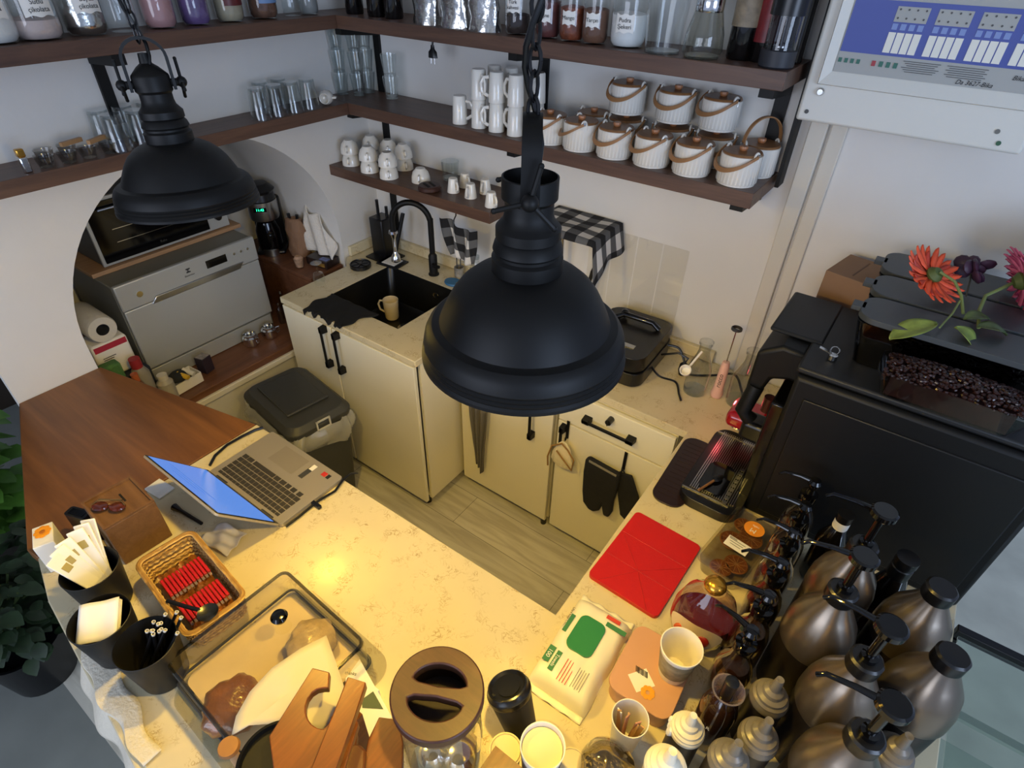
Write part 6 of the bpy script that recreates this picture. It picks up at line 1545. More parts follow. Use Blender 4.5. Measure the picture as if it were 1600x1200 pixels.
m_gr = mat('lid_green', '2E7D46', 0.35); m_grp = mat('print_green', '3A7A4C', 0.5); m_rdp = mat('print_red', 'C8442E', 0.5)
b = B(); b.prism(rrect(0.066, 0.095, 0.018), PHt - 0.002, PHt + 0.006); put('green_lid', b, m_gr, t, (-0.005, 0.022, 0), bevel=0.003)
for c_, d_ in (((-0.055, -0.060, PHt + 0.0005), (0.016, 0.04, 0.0015)), ((-0.035, -0.068, PHt + 0.0018), (0.012, 0.05, 0.001)), ((-0.055, 0.03, PHt + 0.0006), (0.01, 0.05, 0.001)), ((0.045, 0.078, PHt + 0.0012), (0.05, 0.012, 0.001))):
    b = B(); b.box(c_, d_); put('green_print', b, m_grp, t)
b = B(); b.box((0.03, 0.096, PHt + 0.001), (0.035, 0.010, 0.001))
for k in range(4): b.box((-0.012 + k * 0.007, -0.075, PHt + 0.0016), (0.0016, 0.055, 0.0006))
put('red_print', b, m_rdp, t)
b = B()
for k in range(5): b.box((0.02 + k * 0.0055, -0.075, PHt + 0.0016), (0.0010, 0.05 - 0.006 * (k % 2), 0.0006))
put('small_print', b, mat('print_grey', '6E6A5E', 0.6), t)
words('writing', '100', 0.014, m_white, t, (-0.055, -0.060, PHt + 0.0018), (0, 0, PI / 2 + PI))
words('writing', 'Towels', 0.011, m_white, t, (-0.0355, -0.068, PHt + 0.0027), (0, 0, -PI / 2))
words('writing', 'Ultra Easy Clean', 0.008, m_ink, t, (-0.063, 0.045, PHt - 0.004), (0, 0.25, -PI / 2))
# ------------------------------------------------------------------ right worktop, near part
# red tablet case
c4 = [P(u, v, z=T + 0.008) for u, v in [(985, 800), (1092, 848), (1032, 967), (926, 905)]]
wc = sum(c4, Vector()) / 4
t = thing('tablet_case', 'red folding tablet case lying on the right worktop', 'tablet case', (wc.x, wc.y, T), math.radians(-2))
b = B(); b.prism(rrect(0.20, 0.272, 0.014), 0.0, 0.012); put('cover', b, m_red, t, bevel=0.003)
b = B()
for p0, p1 in [((-0.098, 0.045), (0.098, 0.045)), ((-0.098, -0.045), (0.098, -0.045)), ((-0.098, 0.045), (0.0, -0.045)), ((0.098, 0.045), (0.0, -0.045)), ((0.0, -0.045), (-0.07, -0.134)), ((0.0, -0.045), (0.07, -0.134))]:
    a, c = Vector((*p0, 0.0122)), Vector((*p1, 0.0122)); b.tube([a, c], 0.0008, 4)
put('fold_lines', b, mat('red_dark', 'A8120A', 0.5), t)
# pink container with sticker and the empty cup on it
t = thing('pink_container', 'flat pink lidded food container with a sunflower sticker under the paper cup', 'container', (-0.098, 0.712, T), math.radians(2))
b = B(); b.prism(rrect(0.135, 0.165, 0.025), 0.001, 0.048); put('tub', b, mat('pink_plastic', 'C99A7C', 0.4), t, bevel=0.003)
b = B(); b.prism(rrect(0.145, 0.175, 0.028), 0.048, 0.056); put('lid', b, mat('pink_lid', 'C89878', 0.4), t, bevel=0.003)
b = B(); b.box((-0.01, -0.035, 0.0565), (0.045, 0.04, 0.0006), rz=0.9); stc = put('white_sticker', b, m_white, t)
b = B()
for k in range(9): b.box((-0.030 + k * 0.0032, -0.018 - k * 0.0032 * 0, 0.0572), (0.0014 + 0.0006 * (k % 3), 0.014, 0.0003), rz=0.4)
put('barcode', b, m_ink, stc)
b = B()
for k in range(8): b.ball((0.012 + 0.010 * math.cos(k * PI / 4), -0.052 + 0.010 * math.sin(k * PI / 4), 0.0574), 0.006, 8, (1, 1, 0.1))
put('sunflower', b, mat('sunflower', 'E8A020', 0.5), stc)
papercup('empty cream paper cup standing on the pink container', (-0.060, 0.735, T + 0.057), 0.0435, 0.105, None, sleeve=mat('sleeve_pattern', '8E8468', 0.6, var=0.3, vscale=60))
# stick cup
hh = 0.125
q = P(985, 1122, z=T + hh)
papercup('small paper cup holding wooden stirrers and sachets', (q.x, q.y, T), 0.036, hh, None)
for k in range(7):
    a = k * 0.9; m_s = [mat('stirrer_tan', 'B98E58', 0.6), mat('sachet_pink', 'B98468', 0.6), mat('stirrer_tan', 'B98E58', 0.6), m_white][k % 4]
    b = B(); b.box((0, 0, 0.06), (0.008 + 0.004 * (k % 2), 0.0025, 0.115 + 0.006 * (k % 3)), rz=a)
    o = put(['wooden_stirrer', 'sugar_sachet'][k % 2], b, m_s, None, (q.x + 0.012 * math.cos(a), q.y + 0.012 * math.sin(a), T + 0.008), (math.radians(5) * math.sin(a), math.radians(7) * math.cos(a), 0))
    tag(o, '%s upright %s in the small paper cup' % (ORD[k], ['wooden stirrer', 'paper sachet'][k % 2]), ['stirrer', 'sachet'][k % 2])
# glass dome
q = P(952, 1188, z=T + 0.13)
t = thing('glass_globe', 'round greyish glass globe jar at the bottom edge of the view', 'jar', (q.x, q.y, T))
b = B(); b.lathe([(0, 0.002), (0.035, 0.002), (0.052, 0.03), (0.058, 0.07), (0.050, 0.11), (0.030, 0.135), (0, 0.145)], 36); put('globe', b, glass('smoke_glass', (0.60, 0.57, 0.50), 0.04, 1.6), t)
b = B(); b.lathe([(0, 0.004), (0.033, 0.004), (0.046, 0.03), (0.044, 0.055), (0, 0.06)], 28, fn=lambda a, z: 1 + 0.05 * math.sin(7 * a)); put('foil_content', b, mat('foil_dull', '8A8272', 0.3, metal=0.7, bump=0.6, bscale=60), t)
# sauce bottle
q = P(1098, 968, z=T + 0.12)
t = thing('syrup_dispenser', 'round red syrup bottle with a gold ball cap and a white label', 'bottle', (q.x - 0.004, q.y + 0.035, T), math.radians(10)); t.scale = (1.18, 1.18, 1.1)
b = B(); b.lathe([(0, 0.001), (0.045, 0.001), (0.056, 0.015), (0.062, 0.06), (0.060, 0.10), (0.048, 0.145), (0.026, 0.168), (0.022, 0.175)], 44, sy=0.8); put('glass_body', b, glass('syrup_glass', (0.85, 0.72, 0.66), 0.03, 1.5), t)
b = B(); b.lathe([(0, 0.004), (0.043, 0.004), (0.053, 0.016), (0.059, 0.06), (0.056, 0.085), (0, 0.088)], 40, sy=0.8); put('red_syrup', b, mat('red_syrup', '5E120A', 0.12, coat=0.5), t)
b = B(); b.ball((0, 0, 0.188), 0.021, 20, (1, 1, 0.85)); put('gold_cap', b, mat('gold_cap', 'D09A3A', 0.22, metal=0.9), t)
b = B(); b.grid(lambda a, c: Vector((0.0625 * math.cos(-PI / 2 - 0.2 + (a - 0.5) * 1.9), 0.0625 * 0.81 * math.sin(-PI / 2 - 0.2 + (a - 0.5) * 1.9), 0.075 + (c - 0.5) * 0.075 * (1 - (2 * abs(a - 0.5)) ** 3 * 0.8))), 16, 4); lb = put('white_label', b, mat('label_cream', 'DCC9A6', 0.5), t)
for a0, m_ in ((-0.45, mat('label_orange', 'C0541E', 0.5)), (0.35, mat('label_crimson', '8E1F14', 0.4))):
    b = B(); b.ball((0.0635 * math.cos(-PI / 2 - 0.2 + a0), 0.0635 * 0.81 * math.sin(-PI / 2 - 0.2 + a0), 0.068), 0.013 if a0 < 0 else 0.017, 14, (0.75, 0.35, 1)); put('label_fruit', b, m_, lb)
# package of dried orange slices
t = thing('fruit_package', 'clear package of dried orange slices with a round orange sticker', 'package', (-0.055, 1.165, T), math.radians(-8))
b = B(); FW, FD, FH = 0.115, 0.24, 0.055
frustum(b, FW * 0.9, FD * 0.9, FW, FD, 0.001, FH, 0.02); put('clear_tray', b, glass('tray_plastic', (0.80, 0.78, 0.74), 0.08, 1.4), t)
b = B(); b.prism(rrect(FW + 0.012, FD + 0.012, 0.022), FH, FH + 0.003); put('lid_film', b, glass('film', (0.88, 0.86, 0.82), 0.06, 1.3), t)
m_or = mat('dried_orange', '9A5A1E', 0.6, var=0.45, vscale=50, bump=0.5)
t0 = t.location
for k, (x, y, r_, ti) in enumerate([(-0.02, 0.02, 0.033, 0.1), (0.015, -0.05, 0.031, -0.15), (0.02, 0.055, 0.032, 0.2), (-0.015, -0.085, 0.028, -0.1), (-0.01, 0.09, 0.027, 0.15)]):
    s = thing('orange_slice', '%s dried orange slice from the pump bottle end in the clear package' % ORD[k], 'orange slice', (t0.x + x, t0.y + y, T + 0.032), k, 'dried orange slices in the package')
    b = B(); b.lathe([(r_ * 0.9, -0.002), (r_, 0), (r_ * 0.9, 0.002), (r_ * 0.86, 0.0)], 28, close=True); put('peel', b, mat('orange_peel', 'B0701E', 0.5), s)
    b = B(); b.cyl(r_ * 0.87, -0.001, 0.001, 28); put('flesh', b, m_or, s)
    b = B()
    for j in range(5): b.box((0, 0, 0.0014), (r_ * 1.7, 0.0012, 0.0006), rz=j * PI / 5)
    put('membranes', b, mat('membrane', 'C99A50', 0.6), s)
b = B(); b.cyl(0.027, FH + 0.0032, FH + 0.0038, 36); so = put('orange_sticker', b, mat('orange_sticker', 'E8922A', 0.5), t, (0.008, 0.072, 0))
words('writing', 'M', 0.022, m_white, so, (0, -0.008, FH + 0.004), (0, 0, PI))
words('writing', 'nefis', 0.010, m_white, so, (0, 0.010, FH + 0.004), (0, 0, PI))
b = B(); b.box((0.0, -0.012, FH + 0.0035), (0.062, 0.038, 0.0006)); sw_ = put('price_label', b, m_white, t)
b = B()
for k in range(3): b.box((-0.004, -0.002 - k * 0.008, FH + 0.0041), (0.045 - 0.008 * k, 0.0014, 0.0003))
for k in range(8): b.box((-0.027 + k * 0.0026, 0.0025, FH + 0.0041), (0.0014, 0.005, 0.0003))
put('label_print', b, m_ink, sw_)

# ---- syrup bottles with long black pumps
m_amb = glass('amber_glass', (0.30, 0.20, 0.11), 0.04, 1.6)
m_syr = mat('dark_syrup', '2A170C', 0.12, coat=0.6)
def syrup(label, x, y, h=0.235, r=0.039, rz=PI):
    t = thing('syrup_bottle', label, 'bottle', (x, y, T), rz, 'glass syrup bottles with black pumps')
    b = B(); b.lathe([(0, 0.001), (r * 0.92, 0.001), (r, 0.008), (r, h * 0.50), (r * 0.96, h * 0.58), (r * 0.80, h * 0.68), (r * 0.5, h * 0.78), (r * 0.42, h * 0.90)], 36, fn=lambda a, z: 1 + (0.02 * math.sin(6 * a) if z > 0.01 else 0)); put('glass_wall', b, glass('bottle_glass', (0.80, 0.74, 0.62), 0.06, 1.6), t)
    b = B(); b.lathe([(0, 0.004), (r * 0.90, 0.004), (r * 0.94, 0.012), (r * 0.94, h * 0.48), (r * 0.7, h * 0.63), (0, h * 0.63)], 30); put('syrup', b, m_syr, t)
    b = B(); b.lathe([(r * 0.50, h * 0.88), (r * 0.54, h * 0.89), (r * 0.54, h * 0.99), (r * 0.3, h * 1.0), (r * 0.22, h * 1.06), (0, h * 1.06)], 24); pm = put('pump_collar', b, m_blackg, t)
    b = B(); b.cyl(0.0045, h, h + 0.032, 10); b.lathe([(0, h + 0.028), (0.015, h + 0.03), (0.017, h + 0.038), (0.012, h + 0.046), (0, h + 0.048)], 24); put('pump_head', b, m_blackg, t)
    b = B(); b.tube([(0.008, 0, h + 0.04), (0.035, 0, h + 0.040), (0.07, 0, h + 0.032), (0.082, 0, h + 0.018)], [0.008, 0.0065, 0.0045, 0.004], 10, flat=0.7); put('pump_spout', b, m_blackg, t)
    return t
sp = [(1290, 772, 'farthest glass syrup bottle with a black pump, against the coffee machine'), (1272, 812, 'second farthest glass syrup bottle with a black pump'), (1258, 857, 'third glass syrup bottle from the coffee machine, behind the silver bottle'), (1247, 908, 'fourth glass syrup bottle from the coffee machine, beside the orange slice package'), (1222, 962, 'fifth glass syrup bottle from the coffee machine, right of the red syrup bottle'), (1190, 1015, 'nearest glass syrup bottle with a black pump, right of the paper cup')]
s0 = None
SY = [P(u, v, z=T + 0.27) for u, v, _ in sp]
yy = [1.265, 1.170, 1.072, 0.972, 0.874, 0.776]
for i, ((u, v, lab), q) in enumerate(zip(sp, SY)):
    x = 0.046 + (0.0005 * i if i < 5 else -0.002)
    if s0 is None: s0 = syrup(lab, x, yy[i])
    else: dup(s0, lab, (x, yy[i], T), PI + [0, 0.05, -0.08, 0.04, 0.1, -0.35][i])
t = thing('syrup_bottle', 'dark syrup bottle with a clear neck collar behind the white squeeze bottles', 'bottle', (0.048, 0.682, T))
b = B(); b.lathe([(0, 0.0), (0.034, 0.0), (0.036, 0.006), (0.036, 0.13), (0.028, 0.165), (0.014, 0.18), (0, 0.18)], 32); put('bottle_body', b, m_syr, t)
words('writing', 'BAR', 0.014, m_white, t, (-0.012, -0.0372, 0.10), (PI / 2, 0, 0))
b = B(); b.lathe([(0.016, 0.175), (0.030, 0.20), (0.031, 0.205), (0.028, 0.205), (0.014, 0.18)], 32); put('drip_collar', b, glass('pinkish_clear', (0.85, 0.72, 0.68), 0.05, 1.5, 0.15), t)
b = B(); b.lathe([(0, 0.18), (0.012, 0.18), (0.013, 0.235), (0, 0.24)], 20); put('black_stopper', b, m_blackp, t)
t = thing('white_cap_bottle', 'black bottle with a white banded cap beside the coffee machine', 'bottle', (0.135, 1.235, T))
b = B(); b.lathe([(0, 0), (0.034, 0), (0.036, 0.006), (0.036, 0.15), (0.02, 0.19), (0.016, 0.2), (0, 0.2)], 28); put('bottle_body', b, m_dbot, t)
b = B(); b.lathe([(0.0165, 0.195), (0.018, 0.2), (0.018, 0.222), (0, 0.223)], 24); put('white_band', b, m_white, t)
b = B(); b.lathe([(0, 0.2235), (0.0185, 0.2235), (0.0185, 0.245), (0, 0.246)], 24); put('black_cap', b, m_blackp, t)

# ---- big silver pump bottles
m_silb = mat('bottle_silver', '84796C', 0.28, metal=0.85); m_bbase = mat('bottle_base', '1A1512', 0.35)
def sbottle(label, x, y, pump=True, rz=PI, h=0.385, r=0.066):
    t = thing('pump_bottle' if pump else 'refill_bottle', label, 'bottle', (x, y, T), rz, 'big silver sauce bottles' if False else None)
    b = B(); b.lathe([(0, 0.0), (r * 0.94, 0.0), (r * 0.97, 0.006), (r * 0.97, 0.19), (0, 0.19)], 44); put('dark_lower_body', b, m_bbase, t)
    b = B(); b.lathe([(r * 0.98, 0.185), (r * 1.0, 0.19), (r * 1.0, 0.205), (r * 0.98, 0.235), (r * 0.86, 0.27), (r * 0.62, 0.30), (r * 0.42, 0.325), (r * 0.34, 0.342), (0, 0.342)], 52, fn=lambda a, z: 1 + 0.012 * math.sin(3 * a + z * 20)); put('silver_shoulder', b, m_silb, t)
    b = B(); b.lathe([(0, 0.335), (r * 0.40, 0.336), (r * 0.42, 0.34), (r * 0.42, 0.364), (r * 0.36, 0.368), (0, 0.368)], 32, fn=lambda a, z: 1 + 0.012 * math.cos(24 * a)); put('screw_cap', b, m_blackp, t)
    if pump:
        b = B(); b.lathe([(0, 0.366), (0.014, 0.367), (0.014, 0.378), (0.008, 0.38), (0.008, 0.455), (0, 0.455)], 20); put('pump_stem', b, m_blackg, t)
        b = B(); b.lathe([(0, 0.450), (0.020, 0.452), (0.025, 0.458), (0.025, 0.469), (0.021, 0.472), (0, 0.472)], 28); put('pump_head', b, m_blackg, t)
        b = B(); b.tube([(0.015, 0, 0.463), (0.05, 0, 0.463), (0.09, 0, 0.457), (0.10, 0, 0.445)], [0.006, 0.005, 0.0042, 0.004], 10); put('pump_spout', b, m_blackg, t)
    return t
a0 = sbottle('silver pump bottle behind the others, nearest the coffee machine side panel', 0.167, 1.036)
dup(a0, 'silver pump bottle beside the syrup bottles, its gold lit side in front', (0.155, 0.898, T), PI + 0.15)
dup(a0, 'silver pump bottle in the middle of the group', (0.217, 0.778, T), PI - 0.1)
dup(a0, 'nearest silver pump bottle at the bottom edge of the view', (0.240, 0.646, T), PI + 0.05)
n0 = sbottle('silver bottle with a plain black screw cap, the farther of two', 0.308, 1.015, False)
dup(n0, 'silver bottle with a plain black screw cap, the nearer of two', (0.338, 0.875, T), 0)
t = thing('black_bottle', 'small black bottle between the silver bottles and the coffee machine', 'bottle', (0.262, 1.125, T))
b = B(); b.lathe([(0, 0), (0.032, 0), (0.034, 0.006), (0.034, 0.2), (0.022, 0.24), (0, 0.24)], 28); put('bottle_body', b, m_dbot, t)
b = B(); b.lathe([(0, 0.24), (0.022, 0.24), (0.022, 0.27), (0.02, 0.272), (0.02, 0.28), (0.023, 0.282), (0.023, 0.30), (0, 0.302)], 28); put('ribbed_cap', b, m_blackp, t)
b = B(); b.lathe([(0.0348, 0.06), (0.0348, 0.14)], 28); put('label', b, mat('label_wine', '4A1012', 0.4), t)
# ---- squeeze bottles
def squeeze(label, x, y, h, r, mb, mc, name='squeeze_bottle'):
    t = thing(name, label, 'bottle', (x, y, T), 0.3)
    b = B(); b.lathe([(0, 0), (r * 0.9, 0), (r * 0.94, 0.006), (r * 0.94, h * 0.68), (0, h * 0.68)], 36); put('bottle_body', b, mb, t)
    b = B(); b.lathe([(r * 0.95, h * 0.665), (r, h * 0.67), (r, h * 0.71), (r * 0.93, h * 0.725), (r * 0.93, h * 0.745), (r * 0.80, h * 0.76), (r * 0.78, h * 0.785), (r * 0.55, h * 0.80), (r * 0.50, h * 0.835), (r * 0.30, h * 0.86), (r * 0.20, h * 1.0), (r * 0.14, h), (0, h * 0.99)], 36); put('stepped_cap', b, mc, t)
    return t
m_sqg = mat('cap_grey', '6E685E', 0.32); m_sqb = mat('sq_dark', '2A241E', 0.4); m_sqw = mat('cap_cream', 'E4DCC4', 0.4); m_sqy = mat('sq_cream', 'CDBB92', 0.45)
g = squeeze('grey capped squeeze bottle nearest the silver bottles, farthest of three', 0.119, 0.733, 0.245, 0.036, m_sqb, m_sqg)
dup(g, 'grey capped squeeze bottle in the middle of three', (0.124, 0.648, T), 0.5)
dup(g, 'grey capped squeeze bottle at the bottom edge, nearest of three', (0.092, 0.580, T), 0.1)
dup(g, 'grey capped squeeze bottle on the right beside the glass case', (0.330, 0.768, T), 0.1)
w = squeeze('white capped squeeze bottle with dried white drips on its side', 0.012, 0.600, 0.20, 0.033, m_sqb, m_sqw)
b = B()
for k in range(7): b.ball((-0.030 + 0.004 * (k % 2), -0.012 + 0.0035 * k, 0.135 - 0.009 * (k % 3)), 0.008, 10, (0.7, 1, 1.4))
put('white_drips', b, m_white, w)
squeeze('cream squeeze bottle at the bottom edge of the view', 0.005, 0.505, 0.235, 0.038, m_sqy, m_sqw)
# bottom right corner odds
q = P(1450, 1185, z=T + 0.06)
b = B(); b.box((0, 0, 0.03), (0.10, 0.08, 0.06)); tag(put('orange_packet', b, mat('orange_packet', 'C06A14', 0.45, var=0.2, vscale=30), None, (0.335, 0.600, T), bevel=0.004), 'orange packet lying at the bottom right near the glass case', 'packet')
t = thing('red_packet', 'red and white packet standing behind the nearest silver bottle', 'packet', (0.285, 0.620, T), 0.5)
b = B(); b.box((0, 0, 0.06), (0.03, 0.05, 0.12)); put('packet_body', b, mat('packet_red', 'B0182A', 0.35), t, bevel=0.003)
b = B(); b.box((0, 0, 0.1205), (0.012, 0.05, 0.001)); put('white_band', b, m_white, t)

# ------------------------------------------------------------------ coffee machine
m_mach = mat('machine_black', '060708', 0.5, spec=0.3, bump=0.04, bscale=400); m_mach2 = mat('machine_grey', '15171A', 0.5, spec=0.4, bump=0.05, bscale=400)
t = thing('coffee_machine', 'large black automatic coffee machine with bean hoppers on top', 'coffee machine', (-0.09, 1.345, T))
b = B(); b.prism([(0, 0), (0.545, 0.0), (0.545, 0.60), (0.12, 0.60), (0.12, 0.415), (0, 0.415)], 0.0, 0.495); put('body', b, m_mach, t, bevel=0.012, bseg=3)
b = B(); b.prism([(0.035, 0.03), (0.52, 0.03), (0.52, 0.42), (0.50, 0.44), (0.035, 0.44)], -0.004, 0.003, 'xz'); put('side_panel', b, mat('panel_black', '08090B', 0.45, spec=0.35, bump=0.03, bscale=500), t, bevel=0.004)
b = B(); b.box((0.24, 0.208, 0.505), (0.49, 0.39, 0.018)); put('top_deck', b, m_mach2, t, bevel=0.006)
b = B(); b.prism([(-0.115, 0.34), (-0.075, 0.34), (-0.06, 0.40), (-0.02, 0.415), (0.0, 0.415), (0.0, 0.505), (-0.06, 0.508), (-0.115, 0.47)], 0.09, 0.405, 'xz'); put('dispensing_head', b, m_mach, t, bevel=0.010, bseg=3)
b = B(); b.box((-0.045, 0.275, 0.513), (0.135, 0.25, 0.012)); put('head_lid', b, m_mach2, t, bevel=0.008)
b = B(); b.tube([(-0.09, 0.10, 0.36), (-0.10, 0.08, 0.28), (-0.075, 0.085, 0.255)], 0.022, 14); put('spout_guard', b, m_mach, t)
b = B(); b.box((-0.015, 0.17, 0.20), (0.035, 0.30, 0.36)); put('front_panel', b, m_blackg, t, bevel=0.004)
b = B(); b.box((-0.034, 0.26, 0.30), (0.002, 0.13, 0.045)); put('white_display', b, mat('pale_display', 'D8D0C0', 0.4), t)
b = B(); b.cyl(0.017, 0.22, 0.27, 18, c=(-0.055, 0.20, 0)); put('nozzle', b, mat('brown_nozzle', '3A1614', 0.3), t)
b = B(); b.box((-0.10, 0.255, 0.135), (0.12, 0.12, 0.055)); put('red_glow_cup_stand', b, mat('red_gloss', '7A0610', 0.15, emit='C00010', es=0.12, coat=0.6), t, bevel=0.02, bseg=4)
b = B(); b.cyl(0.030, 0.06, 0.12, 24, c=(-0.125, 0.29, 0)); put('chrome_spout', b, m_chrome, t)
b = B(); b.box((-0.06, 0.205, 0.14), (0.09, 0.075, 0.07)); put('brew_group', b, m_blackp, t, bevel=0.015, bseg=3)
b = B(); b.ball((-0.142, 0.285, 0.155), 0.005, 10); put('status_light', b, mat('led_red', 'FF2020', 0.3, emit='FF1818', es=10), t)
rl = bpy.data.lights.new('status_glow', 'POINT'); rl.energy = 0.10; rl.color = (1.0, 0.08, 0.1); rl.shadow_soft_size = 0.01
ro = bpy.data.objects.new('status_glow', rl); COL.objects.link(ro); ro.parent = t; ro.location = (-0.165, 0.285, 0.15)
dt = B(); dt.prism(rrect(0.18, 0.37, 0.05, 6, cx=-0.09, cy=0.095), 0.0, 0.035); dtr = put('drip_tray', dt, m_blackp, t, bevel=0.006)
b = B()
for k in range(22): b.box((-0.155 + 0.0062 * k, 0.105, 0.0375), (0.0028, 0.30, 0.003))
b.box((-0.105, -0.055, 0.0372), (0.14, 0.004, 0.0035)); b.box((-0.105, 0.245, 0.0372), (0.14, 0.004, 0.0035)); put('grille', b, m_steel, dtr)
b = B(); b.prism(rrect(0.075, 0.14, 0.025, 5, cx=-0.10, cy=0.03), 0.040, 0.044); put('cup_pad', b, m_blackg, dtr)
b = B()
for k in range(9): b.box((-0.048, -0.05 + k * 0.02, 0.0425), (0.010, 0.012, 0.001))
put('slots', b, m_steel, dtr)
b = B(); b.tube([(-0.245, 0.02, 0), (0.3, 0.02, 0)], 0.0) if False else None
b.bm.free()
# hoppers
for k, (y0, y1) in enumerate([(0.105, 0.235), (0.250, 0.385), (0.400, 0.560)]):
    if k == 0: z0 = 0.515
    b = B(); frustum(b, 0.36, (y1 - y0) * 0.8, 0.41, (y1 - y0) * 0.94, 0.516 if k < 2 else 0.496, 0.625, 0.02)
    bmesh.ops.translate(b.bm, verts=b.bm.verts, vec=(0.275, (y0 + y1) / 2, 0)); put('hopper', b, glass('hopper_plastic', (0.20, 0.19, 0.18), 0.06, 1.6), t)
    b = B(); b.prism(rrect(0.425, (y1 - y0), 0.045, 6, cx=0.28, cy=(y0 + y1) / 2), 0.627, 0.642); b.box((0.062, (y0 + y1) / 2, 0.636), (0.03, 0.035, 0.012)); put('hopper_lid', b, mat('lid_slate', '3A3F43', 0.42), t, bevel=0.005)
b = B(); b.box((0.30, 0.052, 0.5155), (0.26, 0.085, 0.002)); 
b.bm.free()
b = B()
A_ = [b.bm.verts.new((0.30 + x, 0.047 + y, 0.516)) for x, y in rrect(0.25, 0.075, 0.015)]; C_ = [b.bm.verts.new((0.30 + x, 0.042 + y, 0.585)) for x, y in rrect(0.30, 0.115, 0.02)]
for i in range(len(A_)): b.bm.faces.new((A_[i], A_[(i + 1) % len(A_)], C_[(i + 1) % len(A_)], C_[i]))
put('bean_tray', b, glass('tray_clear', (0.7, 0.68, 0.66), 0.05, 1.4), t)
b = B(); b.box((0.53, 0.07, 0.497), (0.001, 0.001, 0.001)); b.bm.free()
q = P(1590, 645, z=T + 0.515)
b = B(); b.box((q.x + 0.09 + 0.02, q.y - 1.345, 0.5148), (0.085, 0.06, 0.001)); wl = put('white_plate', b, mat('plate_grey', 'B0B2B4', 0.5), t)
for k in range(3):
    b = B(); b.lathe([(0.006, 0), (0.0075, 0.0004), (0.006, 0.0008)], 20); put('approval_mark', b, m_ink, wl, (q.x + 0.08 + k * 0.02, q.y - 1.345 - 0.015, 0.5154))
# coffee beans
b = B(); rnd = random.Random(3); m_bean = mat('coffee_bean', '2A1512', 0.28, var=0.4, vscale=40)
for k in range(800):
    x = rnd.uniform(0.165, 0.445); y = rnd.uniform(-0.008, 0.098); z = 0.575 + 0.03 * math.cos((y - 0.045) / 0.053 * 1.3) * math.cos((x - 0.305) / 0.14 * 1.2) + rnd.uniform(-0.004, 0.004)
    b.ball((x, y, z), 0.006, 6, (1.0, 0.7, 0.55), Matrix.Rotation(rnd.uniform(0, PI), 4, 'Z') @ Matrix.Rotation(rnd.uniform(-0.6, 0.6), 4, 'X'))
b.box((0.30, 0.047, 0.545), (0.235, 0.066, 0.05))
tag(put('coffee_beans', b, m_bean, None, (-0.09, 1.345, T)), 'dark roasted coffee beans heaped in the clear tray on the coffee machine', 'coffee beans', kind='stuff')
# key in the lock
t = thing('keys', 'small silver keys in the lock on top of the coffee machine', 'keys', (-0.035, 1.44, T + 0.516))
b = B(); b.cyl(0.011, 0, 0.012, 18); put('lock', b, m_chrome, t)
b = B(); b.lathe([(0.010, 0), (0.0115, 0.0015), (0.010, 0.003), (0.0085, 0.0015)], 24, close=True, M4=Matrix.Translation((0, 0, 0.024)) @ Matrix.Rotation(1.2, 4, 'X')); put('key_ring', b, m_chrome, t)
b = B(); b.box((-0.02, 0.0, 0.018), (0.03, 0.010, 0.002), ry=0.2); put('key', b, m_chrome, t)
# spoon on the tray and the dark mat
t = thing('wooden_spoon', 'small spoon with a wooden handle lying on the drip tray', 'spoon', (-0.20, 1.33, T + 0.048), math.radians(70))
b = B(); b.tube([(-0.045, 0, 0.002), (0.02, 0, 0.004)], 0.004, 8); put('wooden_handle', b, m_wood_pot, t)
b = B(); b.ball((0.04, 0, 0.005), 0.016, 12, (1.4, 0.8, 0.35)); put('bowl', b, m_blackp, t)
t = thing('bar_mat', 'dark rounded rubber mat under the front of the coffee machine', 'mat', (-0.245, 1.385, T), math.radians(2))
b = B(); b.prism(rrect(0.20, 0.33, 0.05, 6), 0.0, 0.006)
t.location = (-0.292, 1.385, T)
b.bm.free(); b = B(); b.prism(rrect(0.10, 0.33, 0.04, 6), 0.0, 0.006); put('mat_sheet', b, mat('maroon_black', '241512', 0.35), t, bevel=0.002)
b = B()
for k in range(14): b.box((-0.0, -0.13 + k * 0.02, 0.0066), (0.07, 0.003, 0.001))
put('ribs', b, MATS['maroon_black'], t)
# brown box behind the machine
t = thing('cardboard_box', 'tall brown cardboard box behind the coffee machine', 'box', (-0.068, 1.895, T), math.radians(-12))
b = B(); b.box((0, 0, 0.285), (0.135, 0.17, 0.57)); put('box_body', b, mat('cardboard', '8A6A50', 0.8, var=0.06), t, bevel=0.002)
b = B(); b.box((0.0, 0.0, 0.5705), (0.004, 0.12, 0.001)); put('flap_seam', b, mat('seam', '6A5040', 0.8), t)
t = thing('black_bag', 'black glossy bag behind the flowers at the right edge', 'bag', (0.405, 1.90, T + 0.5 - 0.004 + 0.002))
b = B(); b.ball((0, 0, 0.075), 0.075, 18, (1.1, 0.8, 0.95)); put('bag_body', b, mat('bag_black', '0C0D10', 0.3), t)
b = B(); b.tube([(-0.03, 0, 0.135), (0, 0, 0.165), (0.03, 0, 0.135)], 0.008, 8); put('bag_handle', b, m_blackp, t)
t.location = (0.345, 1.90, T + 0.643)

